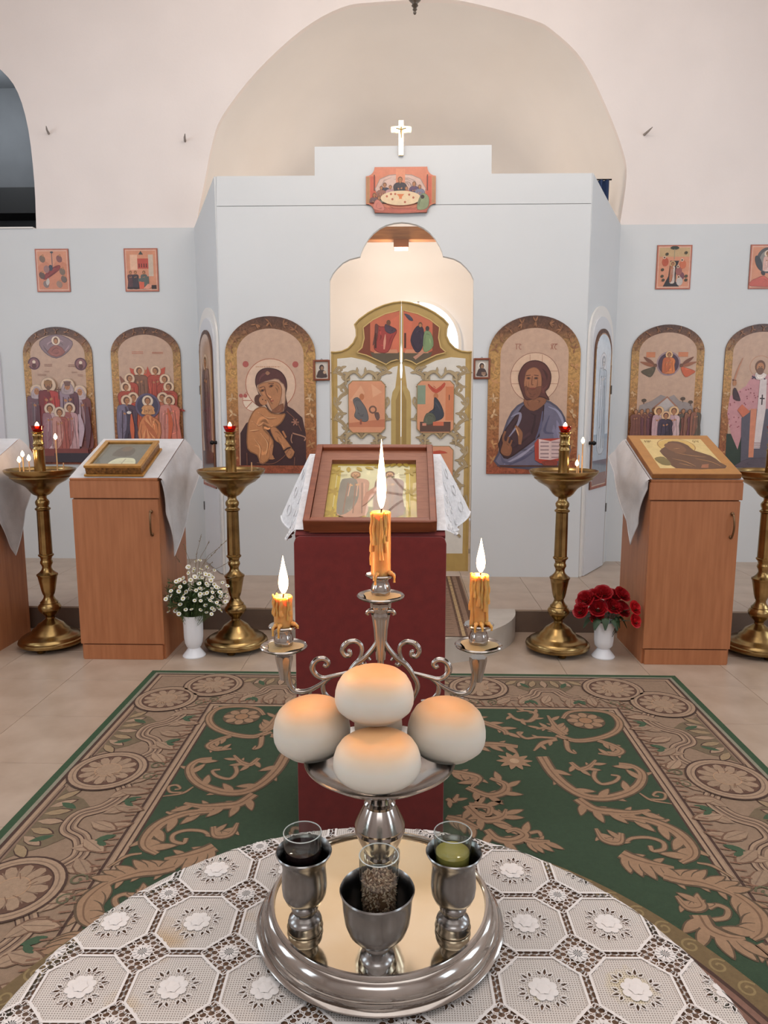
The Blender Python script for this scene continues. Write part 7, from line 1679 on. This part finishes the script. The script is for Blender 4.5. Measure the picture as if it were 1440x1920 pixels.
def candle(cx, cy, cz, h, r, fl_h, label, seed, power):
    t = thing('beeswax_candle', label, 'candle', (cx, cy, cz), 0, 'beeswax candles of the blessing stand')
    rn = random.Random(seed); ph = [rn.uniform(0, 6.28) for _ in range(4)]
    m = MB().lathe([(r * 1.03, 0.0), (r, h * 0.2), (r * 1.02, h * 0.5), (r * 0.99, h * 0.8), (r * 1.02, h - 0.004), (r * 1.03, h), (r * 0.92, h + 0.0015), (r * 0.8, h - 0.002), (0, h - 0.004)], 28, wob=lambda a, z: 1 + 0.03 * sin(3 * a + ph[0]) + 0.02 * sin(7 * a + ph[1] + z * 30) + 0.015 * sin(z * 140 + 2 * a))
    m.build('wax_body', wax, t, smooth=70)
    for k in range(9):           # runs of wax down the side
        a = rn.uniform(0, 6.28) if k > 4 else -pi / 2 + (k - 2) * 0.5 + rn.uniform(-0.2, 0.2)
        z1 = h + rn.uniform(-0.004, 0.004); z0 = rn.uniform(0.0, 0.6) * h; w_ = rn.uniform(0.0016, 0.0030)
        pts = [((r + 0.0006 + 0.0008 * sin(i * 1.7)) * cos(a + 0.05 * sin(i + k)), (r + 0.0006 + 0.0008 * sin(i * 1.7)) * sin(a + 0.05 * sin(i + k)), z0 + (z1 - z0) * i / 8) for i in range(9)]
        MB().tube(pts, [w_ * 1.35, w_ * 1.1] + [w_] * 5 + [w_ * 0.9, w_ * 0.6], 7).build('wax_drip', wax, t, smooth=70)
    for k in range(3):           # drops over the cup rim
        a = -pi / 2 + (k - 1) * 0.8 + rn.uniform(-0.5, 0.5)
        MB().tube(cr([(r * cos(a), r * sin(a), 0.004), (0.018 * cos(a), 0.018 * sin(a), 0.0035), (0.0222 * cos(a), 0.0222 * sin(a), 0.001), (0.0226 * cos(a), 0.0226 * sin(a), 0.0 - rn.uniform(0, 0.012))], 4), [0.0034] * 5 + [0.0020] * 5 + [0.0014] * 2 + [0.0018], 7).build('wax_drip', wax, t, smooth=70)
    MB().tube([(0, 0, h - 0.004), (0.001, 0, h + 0.003), (0.0022, 0, h + 0.009)], 0.0011, 6).build('wick', wick_m, t)
    fw = fl_h * 0.125 if fl_h < 0.09 else fl_h * 0.066
    f = MB().lathe([(0, 0), (fw * 0.45, fl_h * 0.05), (fw * 0.85, fl_h * 0.15), (fw, fl_h * 0.28), (fw * 0.92, fl_h * 0.42), (fw * 0.68, fl_h * 0.58), (fw * 0.4, fl_h * 0.74), (fw * 0.16, fl_h * 0.90), (0, fl_h)], 20, (0.0012, 0, h + 0.004))
    f.build('flame', flame_m, t, smooth=70)
    point('candle_light', (cx + 0.0012, cy, cz + h + 0.004 + fl_h * 0.35), power, (1.0, 0.45, 0.15), 0.006)
candle(*cups[0], 0.088, 0.0135, 0.098, 'tall dripping beeswax candle in the middle holder, with the longest flame', 1, 0.65)
candle(*cups[1], 0.042, 0.0130, 0.056, 'short melted beeswax candle in the left holder', 2, 0.65)
candle(*cups[2], 0.070, 0.0125, 0.050, 'smooth medium beeswax candle in the right holder', 3, 0.65)

# goblets and their glasses
def goblet(x, y, kind, label):
    t = thing('silver_goblet', label, 'goblet', (x, y, PZ + 0.0008), 0, 'silver goblets on the tray')
    MB().lathe([(0.0, 0.0), (0.0225, 0.0), (0.0232, 0.004), (0.0212, 0.0075), (0.0220, 0.011), (0.0205, 0.0155), (0.0165, 0.0185), (0.0135, 0.021), (0.0160, 0.0255), (0.0172, 0.029), (0.0160, 0.0325), (0.0135, 0.036)], 32).build('foot', pewter, t, smooth=45)
    if kind == 'tall': pr = [(0.013, 0.035), (0.017, 0.037), (0.024, 0.042), (0.0275, 0.050), (0.0287, 0.060), (0.0283, 0.072), (0.0273, 0.084), (0.028, 0.092), (0.031, 0.099), (0.0345, 0.1045), (0.0355, 0.107), (0.0345, 0.1085), (0.0325, 0.106), (0.0285, 0.0985), (0.0262, 0.090), (0.0265, 0.062), (0.022, 0.046), (0.0, 0.042)]
    else: pr = [(0.013, 0.035), (0.018, 0.0355), (0.027, 0.040), (0.0345, 0.049), (0.0385, 0.060), (0.0405, 0.075), (0.0415, 0.088), (0.043, 0.096), (0.0445, 0.1000), (0.0435, 0.1018), (0.0415, 0.099), (0.0392, 0.088), (0.0385, 0.075), (0.0362, 0.060), (0.032, 0.050), (0.025, 0.044), (0.0, 0.041)]
    MB().lathe(pr, 40).build('bowl', pewter, t, smooth=45)
    return t
goblet(-0.124, 0.832, 'tall', 'silver goblet holding the dark wine glass, left on the tray')
goblet(0.0655, 0.836, 'tall', 'silver goblet holding the yellow oil glass, right on the tray')
goblet(-0.0290, 0.772, 'wide', 'wide silver goblet holding the grain glass, front of the tray')
def tumbler(x, y, z, r, h, label, fill_h, fm, fname):
    t = thing('glass_tumbler', label, 'glass', (x, y, z), 0, 'small glasses in the goblets')
    MB().lathe([(0.0, 0.0), (r * 0.90, 0.0), (r * 0.92, 0.002), (r, h - 0.001), (r - 0.0006, h), (r - 0.0013, h - 0.001), (r * 0.92 - 0.0012, 0.0035), (0.0, 0.0030)], 36).build('glass_wall', cup_glass, t, smooth=50)
    MB().tube([(r * 0.985 * cos(2 * pi * k / 36), r * 0.985 * sin(2 * pi * k / 36), h) for k in range(37)], 0.0007, 5, cap=False).build('rim', M('glass_rim', (200, 204, 200), 0.1), t, smooth=70)
    ri = lambda z_: r * 0.92 + (r - r * 0.92) * z_ / h - 0.0018
    kf = 0.86 if fname == 'grain_bed' else 1.0
    fl = MB().lathe([(0.0, 0.0036), (ri(0.0036) * kf, 0.0036), (ri(fill_h) * kf, fill_h), (ri(fill_h) * kf - 0.001, fill_h - 0.0006), (0.0, fill_h - 0.0008)], 36).build(fname, fm, t, smooth=50)
    return t, ri
wine = M('dark_wine', (30, 10, 12), 0.05); oil_ = M('yellow_oil', (206, 188, 96), 0.05, Transmission_Weight=0.15)
tumbler(-0.1255, 0.833, PZ + 0.0445, 0.0240, 0.0885, 'small glass of dark red wine in the left goblet', 0.067, wine, 'wine')
tumbler(0.0640, 0.838, PZ + 0.0445, 0.0240, 0.0885, 'small glass of yellow oil in the right goblet', 0.062, oil_, 'oil')
gt, ri = tumbler(-0.0270, 0.7725, PZ + 0.0435, 0.0232, 0.1005, 'tall glass of wheat grain in the front goblet', 0.070, M('grain_core', (120, 84, 58), 0.8), 'grain_bed')
gm = MB(); rn = random.Random(4)
def kern(c, d, L_, w_):
    d = Vector(d).normalized(); u = d.cross(Vector((0.21, 0.5, 0.84))).normalized(); v = d.cross(u); c = Vector(c)
    gm.add([c + d * L_] + [c + u * w_ * cos(a) + v * w_ * sin(a) for a in (0, 1.57, 3.14, 4.71)] + [c - d * L_], [(0, 1, 2), (0, 2, 3), (0, 3, 4), (0, 4, 1), (5, 2, 1), (5, 3, 2), (5, 4, 3), (5, 1, 4)], rn.randrange(3))
for k in range(900):
    z_ = rn.uniform(0.012, 0.072); a = rn.uniform(0, 6.28); r_ = ri(z_) * 0.93
    if k > 740: r_ *= sqrt(rn.random()); z_ = 0.0705 + rn.uniform(-0.001, 0.0025)
    kern((r_ * cos(a), r_ * sin(a), z_), (rn.gauss(0, 1), rn.gauss(0, 1), rn.gauss(0, 1)), 0.0030, 0.0013)
tag(gm.build('grain', [M('wheat_a', (186, 150, 124), 0.7), M('wheat_b', (140, 108, 90), 0.7), M('wheat_c', (204, 176, 150), 0.7)], gt), kind='stuff')

# five loaves on the dish
DZ = PZ + 0.2042
def loaf(x, y, z, r, h, label, tilt=(0, 0), seed=0):
    rn = random.Random(seed); a0, b0 = rn.uniform(0, 6), rn.uniform(0, 6)
    t = thing('round_loaf', label, 'bread', (x, y, z), 0, 'round loaves on the bread dish')
    pr = [(0.0, 0.0), (r * 0.60, 0.0), (r * 0.68, h * 0.025), (r * 0.72, h * 0.085), (r * 0.82, h * 0.11), (r * 0.94, h * 0.20), (r * 0.99, h * 0.30), (r, h * 0.39), (r * 0.985, h * 0.52), (r * 0.935, h * 0.66), (r * 0.84, h * 0.79), (r * 0.69, h * 0.885), (r * 0.48, h * 0.955), (r * 0.25, h * 0.99), (0.0, h)]
    o = MB().lathe(pr, 44, wob=lambda a, z_: 1 + 0.012 * sin(2 * a + a0) + 0.008 * sin(3 * a + b0)).build('crust', bread_m, t, smooth=60)
    o.rotation_euler = (tilt[0], tilt[1], 0)
    return t
loaf(BX - 0.001, BY - 0.056, DZ - 0.004, 0.0545, 0.062, 'round white loaf at the front of the bread dish', (0, 0), 1)
loaf(BX - 0.090, BY + 0.016, DZ - 0.003, 0.0520, 0.075, 'round white loaf at the left of the bread dish', (0, -0.06), 2)
loaf(BX + 0.087, BY + 0.016, DZ - 0.003, 0.0520, 0.075, 'round white loaf at the right of the bread dish', (0, 0.06), 3)
loaf(BX - 0.004, BY + 0.052, DZ - 0.004, 0.0330, 0.062, 'round white loaf hidden at the back of the bread dish', (0, 0), 4)
loaf(BX - 0.0065, BY - 0.004, DZ + 0.0580, 0.0520, 0.066, 'round white loaf crowning the pile on the bread dish', (0.0, 0), 5)

# ================================================================== CHANDELIER hanging above the frame
ch = thing('chandelier', 'grey metal finial of a chandelier hanging into the top edge', 'chandelier', (0.045, 3.7, 3.284))
MB().lathe([(0.0, 0.0), (0.006, 0.004), (0.008, 0.010), (0.005, 0.016), (0.009, 0.020), (0.011, 0.024), (0.007, 0.030), (0.012, 0.036), (0.016, 0.040), (0.012, 0.046), (0.016, 0.054), (0.026, 0.062), (0.030, 0.068), (0.026, 0.076), (0.036, 0.09), (0.06, 0.12), (0.075, 0.16), (0.06, 0.20), (0.03, 0.23), (0.022, 0.30), (0.022, 0.52), (0.03, 0.54), (0.0, 0.55)], 28).build('finial_stem', M('grey_metal', (120, 112, 102), 0.35, 0.8), ch, smooth=45)
MB().tube([(0, 0, 0.54), (0, 0, 2.31)], 0.006, 8).build('chain', brass_dk, ch)
for k in range(8):
    a = 2 * pi * k / 8
    am_ = MB().tube(cr([(0.02 * cos(a), 0.02 * sin(a), 0.5), (0.22 * cos(a), 0.22 * sin(a), 0.44), (0.42 * cos(a), 0.42 * sin(a), 0.52), (0.46 * cos(a), 0.46 * sin(a), 0.62)], 5), 0.009, 8).build('arm', brass, ch, smooth=70)
    MB().lathe([(0.0, 0.62), (0.03, 0.625), (0.014, 0.635), (0.012, 0.70), (0, 0.70)], 14, (0.46 * cos(a), 0.46 * sin(a), 0)).build('candle_socket', brass, am_, smooth=45)
    MB().lathe([(0, 0.70), (0.012, 0.712), (0.018, 0.73), (0.012, 0.755), (0, 0.775)], 12, (0.46 * cos(a), 0.46 * sin(a), 0)).build('bulb', emis('bulb_glow', (1, 0.8, 0.55, 1), 6.0) if k == 0 else MATS['bulb_glow'], am_, smooth=60)
point('chandelier_light', (0.045, 3.7, 4.15), 62, (1.0, 0.86, 0.74), 0.35)

# dark blue curtain hanging inside the apse, seen over the right slanting wall
cu = thing('blue_curtain', 'dark blue curtain glimpsed above the right slanting wall', 'curtain', (1.46, 6.2, 2.3))
MB().grid(lambda i, j: (0.205 * i, 0.018 * sin(26 * i), 0.972 * j), 40, 6).build('drape', M('navy_cloth', (34, 56, 96), 0.8), cu, smooth=60)
MB().tube([(-0.02, 0, 0.976), (0.22, 0, 0.976)], 0.006, 8).build('curtain_rod', black_m, cu, smooth=60)
